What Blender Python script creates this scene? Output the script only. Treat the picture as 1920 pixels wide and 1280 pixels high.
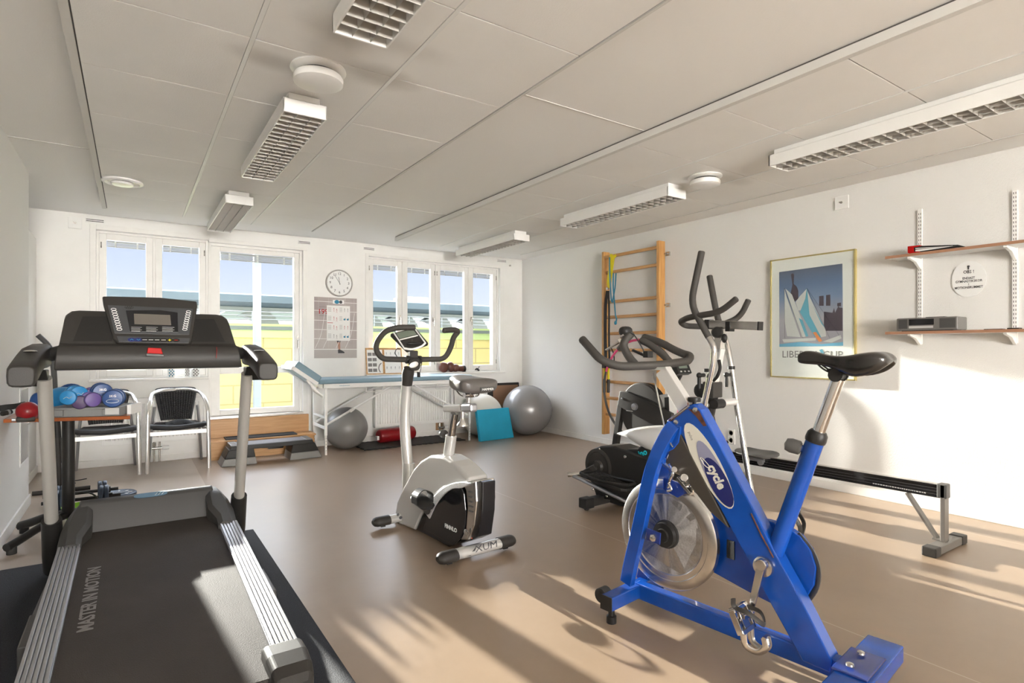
import bpy, math, random
from mathutils import Vector, Matrix
random.seed(7)
V = Vector
pi = math.pi
for o in list(bpy.data.objects): bpy.data.objects.remove(o)
scn = bpy.context.scene
COL = scn.collection

# ------------------------------------------------------------------ camera
TH = math.radians(33.75)
S_, C_ = math.sin(TH), math.cos(TH)
FOC, HZ, CH = 1065.0, 653.0, 1.2            # focal length (px of 1920), horizon row, eye height (m)
cam = bpy.data.cameras.new('camera'); co = bpy.data.objects.new('camera', cam); COL.objects.link(co)
co.location = (0, 0, CH); co.rotation_euler = (pi/2, 0, -TH)
cam.sensor_width = 36; cam.lens = 36*FOC/1920; cam.shift_y = (HZ-640)/1920; cam.clip_start = .05; cam.clip_end = 200
scn.camera = co

# ------------------------------------------------------------------ sky, sun, exposure
w = bpy.data.worlds.new('sky'); scn.world = w; w.use_nodes = True
nt = w.node_tree; nt.nodes.clear()
N = nt.nodes.new; L = nt.links.new
tc = N('ShaderNodeTexCoord'); sp = N('ShaderNodeSeparateXYZ'); L(tc.outputs['Generated'], sp.inputs[0])
hr = N('ShaderNodeValToRGB'); L(sp.outputs['Z'], hr.inputs[0])
e = hr.color_ramp.elements
e[0].position = 0.0; e[0].color = (.80, .83, .90, 1)
e[1].position = .22; e[1].color = (.50, .57, .82, 1)
x = e.new(.05); x.color = (.74, .78, .90, 1)
x = e.new(.13); x.color = (.60, .67, .87, 1)
x = e.new(.34); x.color = (.80, .84, .95, 1)
# sky overhead and behind the camera is brightened, added fill for the room
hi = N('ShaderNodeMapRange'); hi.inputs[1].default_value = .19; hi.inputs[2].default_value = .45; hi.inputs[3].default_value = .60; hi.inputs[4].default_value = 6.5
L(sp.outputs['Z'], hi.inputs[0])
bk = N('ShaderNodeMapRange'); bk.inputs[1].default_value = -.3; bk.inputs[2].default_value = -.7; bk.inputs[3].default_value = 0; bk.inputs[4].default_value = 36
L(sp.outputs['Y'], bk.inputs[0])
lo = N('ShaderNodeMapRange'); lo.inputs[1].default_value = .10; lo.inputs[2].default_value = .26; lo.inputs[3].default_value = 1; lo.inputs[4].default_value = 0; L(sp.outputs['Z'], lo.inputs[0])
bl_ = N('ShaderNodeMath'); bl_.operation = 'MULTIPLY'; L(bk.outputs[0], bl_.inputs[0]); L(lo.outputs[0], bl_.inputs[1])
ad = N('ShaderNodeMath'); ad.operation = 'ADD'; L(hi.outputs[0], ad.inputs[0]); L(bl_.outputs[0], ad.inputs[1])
wm = N('ShaderNodeMix'); wm.data_type = 'RGBA'; L(hr.outputs[0], wm.inputs[6]); wm.inputs[7].default_value = (1, .972, .93, 1)
fk = N('ShaderNodeMapRange'); fk.inputs[1].default_value = .1; fk.inputs[2].default_value = -.4; L(sp.outputs['Y'], fk.inputs[0]); L(fk.outputs[0], wm.inputs[0])
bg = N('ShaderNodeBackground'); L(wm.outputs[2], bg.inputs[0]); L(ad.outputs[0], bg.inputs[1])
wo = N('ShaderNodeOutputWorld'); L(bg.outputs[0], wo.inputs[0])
SUN_AZ, SUN_EL = math.radians(-5.8), math.radians(11.8)      # azimuth from +Y, negative = to the left
sd = V((math.sin(SUN_AZ)*math.cos(SUN_EL), math.cos(SUN_AZ)*math.cos(SUN_EL), math.sin(SUN_EL)))
sl = bpy.data.lights.new('sun', 'SUN'); sl.energy = 12.0; sl.angle = math.radians(.55); sl.color = (1, .95, .87)
so = bpy.data.objects.new('sun', sl); COL.objects.link(so); so.rotation_euler = sd.to_track_quat('Z', 'Y').to_euler(); so.location = (0, 20, 8)
scn.view_settings.view_transform = 'Standard'; scn.view_settings.look = 'None'
scn.view_settings.exposure = 1.1; scn.view_settings.gamma = 1; scn.view_settings.use_curve_mapping = False

# ------------------------------------------------------------------ places in the room from sight lines
def D(px, py):
    cx = (px-960)/FOC; return V((S_+cx*C_, C_-cx*S_, (HZ-py)/FOC))
O = V((0, 0, CH)); HPZ = 2.5
def onZ(px, py, z): d = D(px, py); return O+d*((z-CH)/d.z)
def onX(px, py, X): d = D(px, py); return O+d*(X/d.x)
def onY(px, py, Y): d = D(px, py); return O+d*(Y/d.y)
def atD(px, py, t): return O+D(px, py)*t
class Fr:                                   # upright median plane of a machine
    def __init__(s, a, b):
        s.a = V((a[0], a[1], 0)); b = V((b[0], b[1], 0))
        s.u = (b-s.a).normalized(); s.w = V((-s.u.y, s.u.x, 0))
        if s.w.x < 0: s.w = -s.w
    def px(s, x, y, w=0):
        d = D(x, y); p = s.a+s.w*w; return O+d*((p-O).dot(s.w)/d.dot(s.w))
    def p(s, u, w, z): return s.a+s.u*u+s.w*w+V((0, 0, z))

# ------------------------------------------------------------------ materials
M = {}
def mat(name, col, rough=.5, metal=0, var=0, vscale=8, bump=0, bscale=60, spec=.5, coat=0, emit=None, col2=None, sheen=0, stretch=None):
    m = bpy.data.materials.new(name); m.use_nodes = True; t = m.node_tree; b = t.nodes['Principled BSDF']
    b.inputs['Base Color'].default_value = (*col, 1); b.inputs['Roughness'].default_value = rough; b.inputs['Metallic'].default_value = metal
    b.inputs['Specular IOR Level'].default_value = spec; b.inputs['Coat Weight'].default_value = coat
    if sheen: b.inputs['Sheen Weight'].default_value = sheen
    if emit: b.inputs['Emission Color'].default_value = (*col, 1); b.inputs['Emission Strength'].default_value = emit
    if var or bump or col2:
        tc = t.nodes.new('ShaderNodeTexCoord'); mp = t.nodes.new('ShaderNodeMapping'); t.links.new(tc.outputs['Object'], mp.inputs[0])
        if stretch: mp.inputs['Scale'].default_value = stretch
    if var or col2:
        n = t.nodes.new('ShaderNodeTexNoise'); n.inputs['Scale'].default_value = vscale; n.inputs['Detail'].default_value = 5
        t.links.new(mp.outputs[0], n.inputs[0]); r = t.nodes.new('ShaderNodeValToRGB'); t.links.new(n.outputs[0], r.inputs[0])
        c2 = col2 or tuple(c*(1-var) for c in col)
        r.color_ramp.elements[0].position = .38; r.color_ramp.elements[1].position = .62
        r.color_ramp.elements[0].color = (*c2, 1); r.color_ramp.elements[1].color = (*col, 1)
        t.links.new(r.outputs[0], b.inputs['Base Color'])
    if bump:
        n = t.nodes.new('ShaderNodeTexNoise'); n.inputs['Scale'].default_value = bscale; n.inputs['Detail'].default_value = 3
        t.links.new(mp.outputs[0], n.inputs[0]); bb = t.nodes.new('ShaderNodeBump'); bb.inputs['Strength'].default_value = bump; bb.inputs['Distance'].default_value = .004
        t.links.new(n.outputs[0], bb.inputs['Height']); t.links.new(bb.outputs[0], b.inputs['Normal'])
    M[name] = m; return m
def bsdf(m): return m.node_tree.nodes['Principled BSDF']
mat('white_paint', (.86, .845, .81), .5, var=.04, vscale=3)
mat('ceiling_plaster', (.87, .855, .825), .75, bump=.15, bscale=120)
mat('seam', (.70, .685, .65), .7)
mat('tile', (.87, .855, .825), .8, bump=.2, bscale=160, var=.03, vscale=2)
mat('tile_stained', (.80, .785, .755), .8)
mat('gap_dark', (.10, .095, .09), .8)
mat('enamel', (.86, .85, .82), .28, var=.02)
mat('frame_white', (.84, .82, .78), .4, var=.05, vscale=6)
mat('black_plastic', (.020, .019, .018), .4, bump=.1, bscale=300, spec=.25)
mat('charcoal', (.034, .031, .028), .42, bump=.15, bscale=400, spec=.25)
mat('grey_plastic', (.075, .073, .070), .4, bump=.1, bscale=300, spec=.25)
mat('panel_grey', (.050, .052, .055), .4)
mat('foam_grip', (.040, .036, .031), .62, bump=.35, bscale=500)
mat('rubber', (.018, .018, .018), .7, bump=.3, bscale=200)
mat('belt', (.058, .050, .045), .75, spec=.2, bump=.5, bscale=260, var=.15, vscale=3)
mat('hood', (.060, .058, .056), .42, metal=0, bump=.15, bscale=500, spec=.15)
mat('alu', (.40, .40, .41), .38, metal=.8, bump=.05, bscale=100)
mat('alu_light', (.70, .69, .67), .4, metal=.55)
mat('chrome', (.66, .65, .64), .10, metal=1)
mat('steel', (.70, .68, .65), .26, metal=1, var=.2, vscale=14)
mat('steel_speckled', (.86, .86, .87), .48, metal=.65, var=.18, vscale=140)
mat('grey_metal', (.17, .155, .14), .4, metal=.3)
mat('silver_paint', (.56, .55, .53), .27, metal=.35, coat=.3)
mat('champagne', (.44, .42, .385), .35, metal=.35)
mat('blue_paint', (.004, .068, .38), .25, coat=.25, var=.25, vscale=5, spec=.5)
mat('blue_dark', (.008, .03, .20), .2, coat=.5)
mat('rust', (.11, .035, .016), .75, col2=(.05, .018, .010), vscale=40, bump=.5)
mat('navy', (.015, .02, .12), .3)
mat('lilac_grey', (.26, .26, .36), .3)
mat('cream', (.62, .60, .52), .35)
mat('white', (.82, .82, .80), .4)
mat('paper', (.80, .79, .76), .7)
mat('ink', (.05, .05, .055), .6)
mat('ink_grey', (.25, .25, .26), .7)
mat('red', (.42, .007, .006), .5, spec=.15)
mat('dark_red', (.24, .006, .010), .33, bump=.1)
mat('pink', (.62, .06, .18), .45)
mat('yellow', (.78, .66, .008), .5, bump=.3)
mat('black_web', (.012, .012, .012), .7, bump=.4, bscale=300)
mat('teal_band', (.02, .22, .36), .5)
mat('pine', (.62, .34, .11), .4, col2=(.50, .25, .075), vscale=3, stretch=(14, 14, 1.2), coat=.2)
mat('pine_h', (.60, .34, .13), .4, col2=(.46, .24, .085), vscale=3, stretch=(14, 1.2, 14), coat=.2)
mat('birch', (.56, .31, .125), .38, col2=(.48, .25, .09), vscale=3, stretch=(1.2, 10, 14), coat=.2)
mat('cherry', (.36, .10, .025), .35, col2=(.27, .07, .018), vscale=4, stretch=(1.5, 10, 10))
mat('shelf_edge', (.38, .20, .12), .5)
mat('vinyl_blue', (.20, .31, .38), .42, bump=.25, bscale=180)
mat('ball_grey', (.24, .235, .23), .33, bump=.08, bscale=70)
mat('ball_silver', (.30, .295, .30), .27, metal=.25)
mat('ball_white', (.70, .67, .60), .45)
mat('foam_blue', (.012, .36, .58), .6, bump=.35, bscale=150, var=.05)
mat('neo_light', (.012, .22, .50), .4, bump=.1)
mat('neo_dark', (.010, .055, .20), .4, bump=.1)
mat('neo_purple', (.13, .075, .27), .45)
mat('neo_plum', (.06, .025, .10), .45)
mat('rattan', (.014, .014, .016), .45, bump=.8, bscale=220)
mat('cloth_black', (.008, .008, .009), .9, bump=.8, bscale=60)
mat('turquoise', (.01, .50, .62), .4)
mat('green_plastic', (.28, .60, .03), .4)
mat('plate_blue', (.045, .065, .10), .45, metal=.3)
mat('boxing', (.11, .035, .022), .4, bump=.4, bscale=30)
mat('brass', (.70, .58, .24), .25, metal=.7)
mat('valve', (.55, .53, .50), .25, metal=.9)
mat('screen', (.13, .115, .10), .25)
mat('screen_dark', (.012, .012, .014), .12)
mat('lcd', (.16, .19, .15), .3)
mat('tan', (.45, .26, .13), .6)
mat('brown_card', (.26, .14, .08), .6)
mat('mat_fleck', (.020, .024, .034), .8, var=.4, vscale=160, bump=.7, bscale=220)
mat('louvre', (.52, .50, .46), .5)
mat('blind', (.42, .42, .43), .45)
mat('skin_tone', (.5, .3, .2), .6)
mat('orange', (.75, .25, .08), .5)
mat('alarm_red', (.8, .04, .02), .35)
mat('out_yellow', (.78, .66, .12), .7, var=.12, vscale=1.5)
mat('out_green', (.36, .48, .20), .7)
mat('out_dark', (.10, .13, .12), .6)
mat('out_blue', (.10, .15, .21), .5, var=.1, vscale=1)
mat('out_steel', (.20, .24, .27), .5)
mat('out_ground', (.17, .165, .15), .8, var=.3, vscale=2)
mat('out_pale', (.78, .80, .80), .6)
mat('shade_mass', (.12, .105, .09), .8)
mat('tree_green', (.10, .14, .08), .9, var=.4, vscale=3)
# floor: mottled vinyl with welded seams
m = mat('vinyl_floor', (.345, .275, .215), .33, bump=.03, bscale=30, spec=.6)
t = m.node_tree; n1 = t.nodes.new('ShaderNodeTexNoise'); n1.inputs['Scale'].default_value = 2.2; n1.inputs['Detail'].default_value = 8; n1.inputs['Roughness'].default_value = .65
tc = t.nodes.new('ShaderNodeTexCoord'); t.links.new(tc.outputs['Object'], n1.inputs[0])
cr = t.nodes.new('ShaderNodeValToRGB'); t.links.new(n1.outputs[0], cr.inputs[0])
cr.color_ramp.elements[0].position = .3; cr.color_ramp.elements[0].color = (.285, .207, .143, 1); cr.color_ramp.elements[1].position = .7; cr.color_ramp.elements[1].color = (.340, .252, .178, 1)
sx = t.nodes.new('ShaderNodeSeparateXYZ'); t.links.new(tc.outputs['Object'], sx.inputs[0])
a1 = t.nodes.new('ShaderNodeMath'); a1.operation = 'ADD'; a1.inputs[1].default_value = 1.193; t.links.new(sx.outputs['X'], a1.inputs[0])
a2 = t.nodes.new('ShaderNodeMath'); a2.operation = 'MODULO'; a2.inputs[1].default_value = 2.0; t.links.new(a1.outputs[0], a2.inputs[0])
a3 = t.nodes.new('ShaderNodeMath'); a3.operation = 'LESS_THAN'; a3.inputs[1].default_value = .006; t.links.new(a2.outputs[0], a3.inputs[0])
mx = t.nodes.new('ShaderNodeMix'); mx.data_type = 'RGBA'; t.links.new(a3.outputs[0], mx.inputs[0]); t.links.new(cr.outputs[0], mx.inputs[6]); mx.inputs[7].default_value = (.44, .36, .29, 1)
t.links.new(mx.outputs[2], bsdf(m).inputs['Base Color'])
rr = t.nodes.new('ShaderNodeMapRange'); rr.inputs[3].default_value = .26; rr.inputs[4].default_value = .42; t.links.new(n1.outputs[0], rr.inputs[0]); t.links.new(rr.outputs[0], bsdf(m).inputs['Roughness'])
# woven glass-fibre wallpaper
m = mat('woven_wall', (.79, .775, .745), .6)
t = m.node_tree; tc = t.nodes.new('ShaderNodeTexCoord'); mp = t.nodes.new('ShaderNodeMapping'); mp.inputs['Scale'].default_value = (120, 210, 60); t.links.new(tc.outputs['Object'], mp.inputs[0])
n1 = t.nodes.new('ShaderNodeTexNoise'); n1.inputs['Scale'].default_value = 1; n1.inputs['Detail'].default_value = 2; t.links.new(mp.outputs[0], n1.inputs[0])
mp2 = t.nodes.new('ShaderNodeMapping'); mp2.inputs['Scale'].default_value = (120, 120, 330); t.links.new(tc.outputs['Object'], mp2.inputs[0])
n2 = t.nodes.new('ShaderNodeTexNoise'); n2.inputs['Scale'].default_value = 1; t.links.new(mp2.outputs[0], n2.inputs[0])
am = t.nodes.new('ShaderNodeMath'); am.operation = 'ADD'; t.links.new(n1.outputs[0], am.inputs[0]); t.links.new(n2.outputs[0], am.inputs[1])
bb = t.nodes.new('ShaderNodeBump'); bb.inputs['Strength'].default_value = .5; bb.inputs['Distance'].default_value = .0035; t.links.new(am.outputs[0], bb.inputs['Height']); t.links.new(bb.outputs[0], bsdf(m).inputs['Normal'])
# dust stains on the tiles round the two dome outlets
m = M['tile']; t = m.node_tree; b_ = bsdf(m); src = b_.inputs['Base Color'].links[0].from_socket
tc = t.nodes.new('ShaderNodeTexCoord'); nz = t.nodes.new('ShaderNodeTexNoise'); nz.inputs['Scale'].default_value = 3.5; nz.inputs['Detail'].default_value = 4; t.links.new(tc.outputs['Object'], nz.inputs[0])
acc = None
for cx_, cy_, rx, ry, am_ in ((.97, 2.62, .24, .14, .75), (.50, 2.74, .20, .10, .6), (.72, 2.33, .22, .16, .5), (3.86, 2.70, .24, .12, .35), (.95, 2.30, .30, .12, .4)):
    mp = t.nodes.new('ShaderNodeMapping'); mp.vector_type = 'TEXTURE'; mp.inputs['Location'].default_value = (cx_, cy_, HPZ); mp.inputs['Scale'].default_value = (rx, ry, 1); t.links.new(tc.outputs['Object'], mp.inputs[0])
    ln = t.nodes.new('ShaderNodeVectorMath'); ln.operation = 'LENGTH'; t.links.new(mp.outputs[0], ln.inputs[0])
    ms_ = t.nodes.new('ShaderNodeMath'); ms_.operation = 'ADD'; t.links.new(ln.outputs['Value'], ms_.inputs[0]); t.links.new(nz.outputs[0], ms_.inputs[1])
    mr_ = t.nodes.new('ShaderNodeMapRange'); mr_.interpolation_type = 'SMOOTHSTEP'; mr_.inputs[1].default_value = .55; mr_.inputs[2].default_value = 1.6; mr_.inputs[3].default_value = am_*.55; mr_.inputs[4].default_value = 0; t.links.new(ms_.outputs[0], mr_.inputs[0])
    if acc is None: acc = mr_.outputs[0]
    else: q_ = t.nodes.new('ShaderNodeMath'); q_.operation = 'MAXIMUM'; t.links.new(acc, q_.inputs[0]); t.links.new(mr_.outputs[0], q_.inputs[1]); acc = q_.outputs[0]
mx = t.nodes.new('ShaderNodeMix'); mx.data_type = 'RGBA'; t.links.new(acc, mx.inputs[0]); t.links.new(src, mx.inputs[6]); mx.inputs[7].default_value = (.20, .16, .11, 1); t.links.new(mx.outputs[2], b_.inputs['Base Color'])
# glass
m = bpy.data.materials.new('glass'); m.use_nodes = True; t = m.node_tree; t.nodes.clear()
tr = t.nodes.new('ShaderNodeBsdfTransparent'); gl = t.nodes.new('ShaderNodeBsdfGlossy'); gl.inputs['Roughness'].default_value = .02; ms = t.nodes.new('ShaderNodeMixShader'); ms.inputs[0].default_value = .015
tr.inputs[0].default_value = (.97, .985, .98, 1)
out = t.nodes.new('ShaderNodeOutputMaterial'); t.links.new(tr.outputs[0], ms.inputs[1]); t.links.new(gl.outputs[0], ms.inputs[2]); t.links.new(ms.outputs[0], out.inputs[0]); M['glass'] = m
# yellow block wall outside
m = mat('block_wall', (.72, .60, .12), .7)
t = m.node_tree; br = t.nodes.new('ShaderNodeTexBrick'); br.inputs['Scale'].default_value = 1; br.inputs['Brick Width'].default_value = .9; br.inputs['Row Height'].default_value = .3; br.inputs['Mortar Size'].default_value = .012
br.inputs['Color1'].default_value = (.52, .46, .17, 1); br.inputs['Color2'].default_value = (.50, .44, .19, 1); br.inputs['Mortar'].default_value = (.30, .27, .12, 1)
tc = t.nodes.new('ShaderNodeTexCoord'); mp = t.nodes.new('ShaderNodeMapping'); mp.inputs['Rotation'].default_value = (pi/2, 0, 0); t.links.new(tc.outputs['Object'], mp.inputs[0]); t.links.new(mp.outputs[0], br.inputs[0]); t.links.new(br.outputs[0], bsdf(m).inputs['Base Color'])

# ------------------------------------------------------------------ mesh helpers
Z = V((0, 0, 1)); X1 = V((1, 0, 0)); Y1 = V((0, 1, 0))
def fillet(pts, rad, n=5):
    pts = [V(p) for p in pts]; out = [pts[0]]
    for i in range(1, len(pts)-1):
        a, b, c = pts[i-1], pts[i], pts[i+1]
        r = min(rad, (a-b).length*.49, (c-b).length*.49); p = b+(a-b).normalized()*r; q = b+(c-b).normalized()*r
        for k in range(n+1):
            s = k/n; out.append(p*(1-s)**2+b*2*s*(1-s)+q*s*s)
    out.append(pts[-1]); return out
def crom(pts, n=6):
    pts = [V(p) for p in pts]; P = [2*pts[0]-pts[1]]+pts+[2*pts[-1]-pts[-2]]; out = []
    for i in range(1, len(P)-2):
        for k in range(n):
            s = k/n; a, b, c, d = P[i-1:i+3]
            out.append(.5*((2*b)+(c-a)*s+(2*a-5*b+4*c-d)*s*s+(3*b-a-3*c+d)*s**3))
    out.append(pts[-1]); return out
class MB:
    def __init__(s): s.v = []; s.f = []; s.sm = []
    def add(s, vs, fs, sm=False):
        k = len(s.v); s.v += [V(p) for p in vs]
        for f in fs: s.f.append([i+k for i in f]); s.sm.append(sm)
        return s
    def box(s, c, sz, R=None):
        c = V(c); vs = []
        for dx in (-.5, .5):
            for dy in (-.5, .5):
                for dz in (-.5, .5):
                    p = V((dx*sz[0], dy*sz[1], dz*sz[2])); vs.append(c+(R@p if R else p))
        return s.add(vs, [(0, 1, 3, 2), (4, 6, 7, 5), (0, 4, 5, 1), (2, 3, 7, 6), (0, 2, 6, 4), (1, 5, 7, 3)])
    def bb(s, a, b): a = V(a); b = V(b); return s.box((a+b)/2, (abs(b.x-a.x), abs(b.y-a.y), abs(b.z-a.z)))
    def beam(s, a, b, w, h, up=Z, w2=None, h2=None):
        a = V(a); b = V(b); d = (b-a).normalized(); sd = d.cross(V(up))
        if sd.length < 1e-4: sd = d.cross(X1)
        sd.normalize(); u = sd.cross(d).normalized(); w2 = w2 or w; h2 = h2 or h; vs = []
        for p, ww, hh in ((a, w, h), (b, w2, h2)):
            for i, j in ((-1, -1), (1, -1), (1, 1), (-1, 1)): vs.append(p+sd*ww/2*i+u*hh/2*j)
        return s.add(vs, [(0, 1, 2, 3), (7, 6, 5, 4), (0, 4, 5, 1), (1, 5, 6, 2), (2, 6, 7, 3), (3, 7, 4, 0)])
    def tube(s, pts, r, n=12, rs=None, flat=None, up=None, closed=False):
        pts = [V(p) for p in pts]; m = len(pts); T = []
        for i in range(m):
            a = pts[(i-1) % m] if closed else pts[max(i-1, 0)]; b = pts[(i+1) % m] if closed else pts[min(i+1, m-1)]
            T.append((b-a).normalized())
        nrm = T[0].cross(V(up)) if up else T[0].orthogonal()
        if nrm.length < 1e-5: nrm = T[0].orthogonal()
        nrm.normalize(); vs = []
        for i in range(m):
            nrm = (nrm-T[i]*nrm.dot(T[i])).normalized(); b = T[i].cross(nrm); ri = rs[i] if rs else r
            for k in range(n):
                an = 2*pi*k/n; c_, s_ = math.cos(an), math.sin(an)
                vs.append(pts[i]+nrm*c_*ri+b*s_*ri*(flat or 1))
        fs = []
        for i in range(m if closed else m-1):
            j = (i+1) % m
            for k in range(n): fs.append((i*n+k, i*n+(k+1) % n, j*n+(k+1) % n, j*n+k))
        s.add(vs, fs, True)
        if not closed:
            k0 = len(s.v)-len(vs)
            s.f.append([k0+i for i in range(n)][::-1]); s.sm.append(False); s.f.append([k0+(m-1)*n+i for i in range(n)]); s.sm.append(False)
        return s
    def grip(s, pts, r, n=14, **k):                 # tube with rounded ends
        pts = [V(p) for p in pts]; a = (pts[1]-pts[0]).normalized(); b = (pts[-1]-pts[-2]).normalized()
        P = [pts[0]-a*r*.0, pts[0]+a*r*.12, pts[0]+a*r*.45]+[p for p in pts[1:-1]]+[pts[-1]-b*r*.45, pts[-1]-b*r*.12, pts[-1]]
        rs = [r*.55, r*.85, r]+[r]*(len(pts)-2)+[r, r*.85, r*.55]
        return s.tube(P, r, n, rs=rs, **k)
    def cyl(s, a, b, r, n=20, r2=None):
        a = V(a); b = V(b); return s.tube([a, b], r, n, rs=[r, r if r2 is None else r2])
    def lathe(s, prof, o, ax=Z, n=28):
        o = V(o); ax = V(ax).normalized(); e1 = ax.orthogonal().normalized(); e2 = ax.cross(e1); vs = []
        for r, h in prof:
            for k in range(n):
                an = 2*pi*k/n; vs.append(o+ax*h+(e1*math.cos(an)+e2*math.sin(an))*r)
        fs = [(i*n+k, i*n+(k+1) % n, (i+1)*n+(k+1) % n, (i+1)*n+k) for i in range(len(prof)-1) for k in range(n)]
        s.add(vs, fs, True); k0 = len(s.v)-len(vs)
        if prof[0][0] > 1e-5: s.f.append([k0+i for i in range(n)][::-1]); s.sm.append(False)
        if prof[-1][0] > 1e-5: s.f.append([k0+(len(prof)-1)*n+i for i in range(n)]); s.sm.append(False)
        return s
    def ball(s, c, r, n=20, R=None, e=1.0):
        c = V(c); r = r if hasattr(r, '__len__') else (r, r, r); vs = []; m = n//2
        sg = lambda v: math.copysign(abs(v)**e, v)
        for i in range(m+1):
            ph = -pi/2+pi*i/m
            for k in range(n):
                an = 2*pi*k/n; p = V((r[0]*sg(math.cos(ph))*sg(math.cos(an)), r[1]*sg(math.cos(ph))*sg(math.sin(an)), r[2]*sg(math.sin(ph))))
                vs.append(c+(R@p if R else p))
        return s.add(vs, [(i*n+k, i*n+(k+1) % n, (i+1)*n+(k+1) % n, (i+1)*n+k) for i in range(m) for k in range(n)], True)
    def prism(s, poly, vec, sm=False):
        vec = V(vec); n = len(poly); vs = [V(p) for p in poly]+[V(p)+vec for p in poly]
        return s.add(vs, [list(range(n))[::-1], list(range(n, 2*n))]+[(i, (i+1) % n, n+(i+1) % n, n+i) for i in range(n)])
    def loft(s, rings, caps=True, sm=True, closed=True):
        n = len(rings[0]); vs = [p for r in rings for p in r]; m = len(rings)
        fs = [(i*n+k, i*n+(k+1) % n, (i+1)*n+(k+1) % n, (i+1)*n+k) for i in range(m-1) for k in range(n if closed else n-1)]
        s.add(vs, fs, sm); k0 = len(s.v)-len(vs)
        if caps and closed: s.f.append([k0+i for i in range(n)][::-1]); s.sm.append(sm); s.f.append([k0+(m-1)*n+i for i in range(n)]); s.sm.append(sm)
        return s
    def text(s, body, o, right, up, size, ext=.0006, sx=1, align='CENTER', bold=0, shear=0):
        cu = bpy.data.curves.new('t', 'FONT'); cu.body = body; cu.size = size; cu.extrude = ext; cu.align_x = align; cu.align_y = 'CENTER'; cu.offset = bold; cu.shear = shear; cu.resolution_u = 2
        ob = bpy.data.objects.new('t', cu); COL.objects.link(ob); bpy.context.view_layer.update()
        me = bpy.data.meshes.new_from_object(ob.evaluated_get(bpy.context.evaluated_depsgraph_get()))
        r = V(right).normalized(); u = V(up); u = (u-r*u.dot(r)).normalized(); nn = r.cross(u); o = V(o)
        s.add([o+r*v.co.x*sx+u*v.co.y+nn*v.co.z for v in me.vertices], [list(p.vertices) for p in me.polygons])
        bpy.data.objects.remove(ob); bpy.data.curves.remove(cu); bpy.data.meshes.remove(me); return s

def _marks(s, o, right, up, size, n, w):        # a line of print too small to read: short dashes
    r = V(right).normalized(); u = V(up).normalized(); nn = r.cross(u).normalized(); random.seed(n); x_ = -w/2
    while x_ < w/2: l_ = random.uniform(.3, .9)*size; s.beam(V(o)+r*x_+nn*.0006, V(o)+r*(x_+l_)+nn*.0006, size*.45, .0006, up=nn); x_ += l_+size*.3
    return s
MB.marks = _marks
def tag(o, label=None, cat=None, group=None, kind=None):
    if label: o['label'] = label
    if cat: o['category'] = cat
    if group: o['group'] = group
    if kind: o['kind'] = kind
    return o
def empty(name, loc=(0, 0, 0), label=None, cat=None, group=None, kind=None):
    o = bpy.data.objects.new(name, None); COL.objects.link(o); o.location = loc; o.empty_display_size = .1; return tag(o, label, cat, group, kind)
def build(mb, name, m, parent=None, bevel=0, seg=2, sub=0, label=None, cat=None, group=None, kind=None, solid=0):
    me = bpy.data.meshes.new(name); base = V((0, 0, 0))
    if parent is None and mb.v:
        xs = [p.x for p in mb.v]; ys = [p.y for p in mb.v]; zs = [p.z for p in mb.v]
        base = V(((min(xs)+max(xs))/2, (min(ys)+max(ys))/2, min(zs)))
    me.from_pydata([tuple(p-base) for p in mb.v], [], mb.f); me.validate(verbose=False)
    if len(me.polygons) == len(mb.sm): me.polygons.foreach_set('use_smooth', mb.sm)
    me.materials.append(M[m] if isinstance(m, str) else m)
    import bmesh
    b = bmesh.new(); b.from_mesh(me); bmesh.ops.recalc_face_normals(b, faces=b.faces)
    if not sub:
        for ed_ in b.edges:
            if len(ed_.link_faces) == 2 and ed_.calc_face_angle(0) > .7: ed_.smooth = False
    b.to_mesh(me); b.free()
    o = bpy.data.objects.new(name, me); COL.objects.link(o); o.location = base
    if parent is not None:
        o.parent = parent
        if parent.type == 'EMPTY': o.matrix_parent_inverse = Matrix.Translation(-parent.location)
        elif parent.parent is None: o.matrix_parent_inverse = Matrix.Translation(-parent.location)
    if bevel: md = o.modifiers.new('bevel', 'BEVEL'); md.width = bevel; md.segments = seg; md.limit_method = 'ANGLE'; md.angle_limit = math.radians(35)
    if solid: md = o.modifiers.new('solid', 'SOLIDIFY'); md.thickness = solid; md.offset = 0
    if sub: md = o.modifiers.new('sub', 'SUBSURF'); md.levels = sub; md.render_levels = sub
    return tag(o, label, cat, group, kind)
def clone(root, loc=None, rot=None, label=None, group=None):
    r = root.copy(); COL.objects.link(r)
    def kids(a, b):
        for ch in [c for c in bpy.data.objects if c.parent == a]:
            d = ch.copy(); COL.objects.link(d); d.parent = b; kids(ch, d)
    kids(root, r)
    if loc is not None: r.location = loc
    if rot is not None: r.rotation_euler = rot
    if label: r['label'] = label
    if group: r['group'] = group
    return r

# ================================================================== THE ROOM
XW, YW, XL, YL, HC, HP = 4.94, 7.115, -.664, 5.70, 2.55, 2.50
YB = -6.0                                            # wall behind the camera
st = dict(kind='structure')
build(MB().bb((-1.6, YB-.1, -.1), (XW+.1, YW+.3, 0)), 'floor', 'vinyl_floor', **st)
build(MB().bb((-1.6, YB-.1, HC), (XW+.15, YW+.3, HC+.12)), 'ceiling', 'ceiling_plaster', **st)
build(MB().bb((XW, YB-.1, 0), (XW+.15, YW+.3, HC)), 'wall_right', 'woven_wall', **st)
build(MB().bb((-1.6, YB-.1, 0), (XL, YL, HC)), 'wall_left', 'woven_wall', **st)
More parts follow.
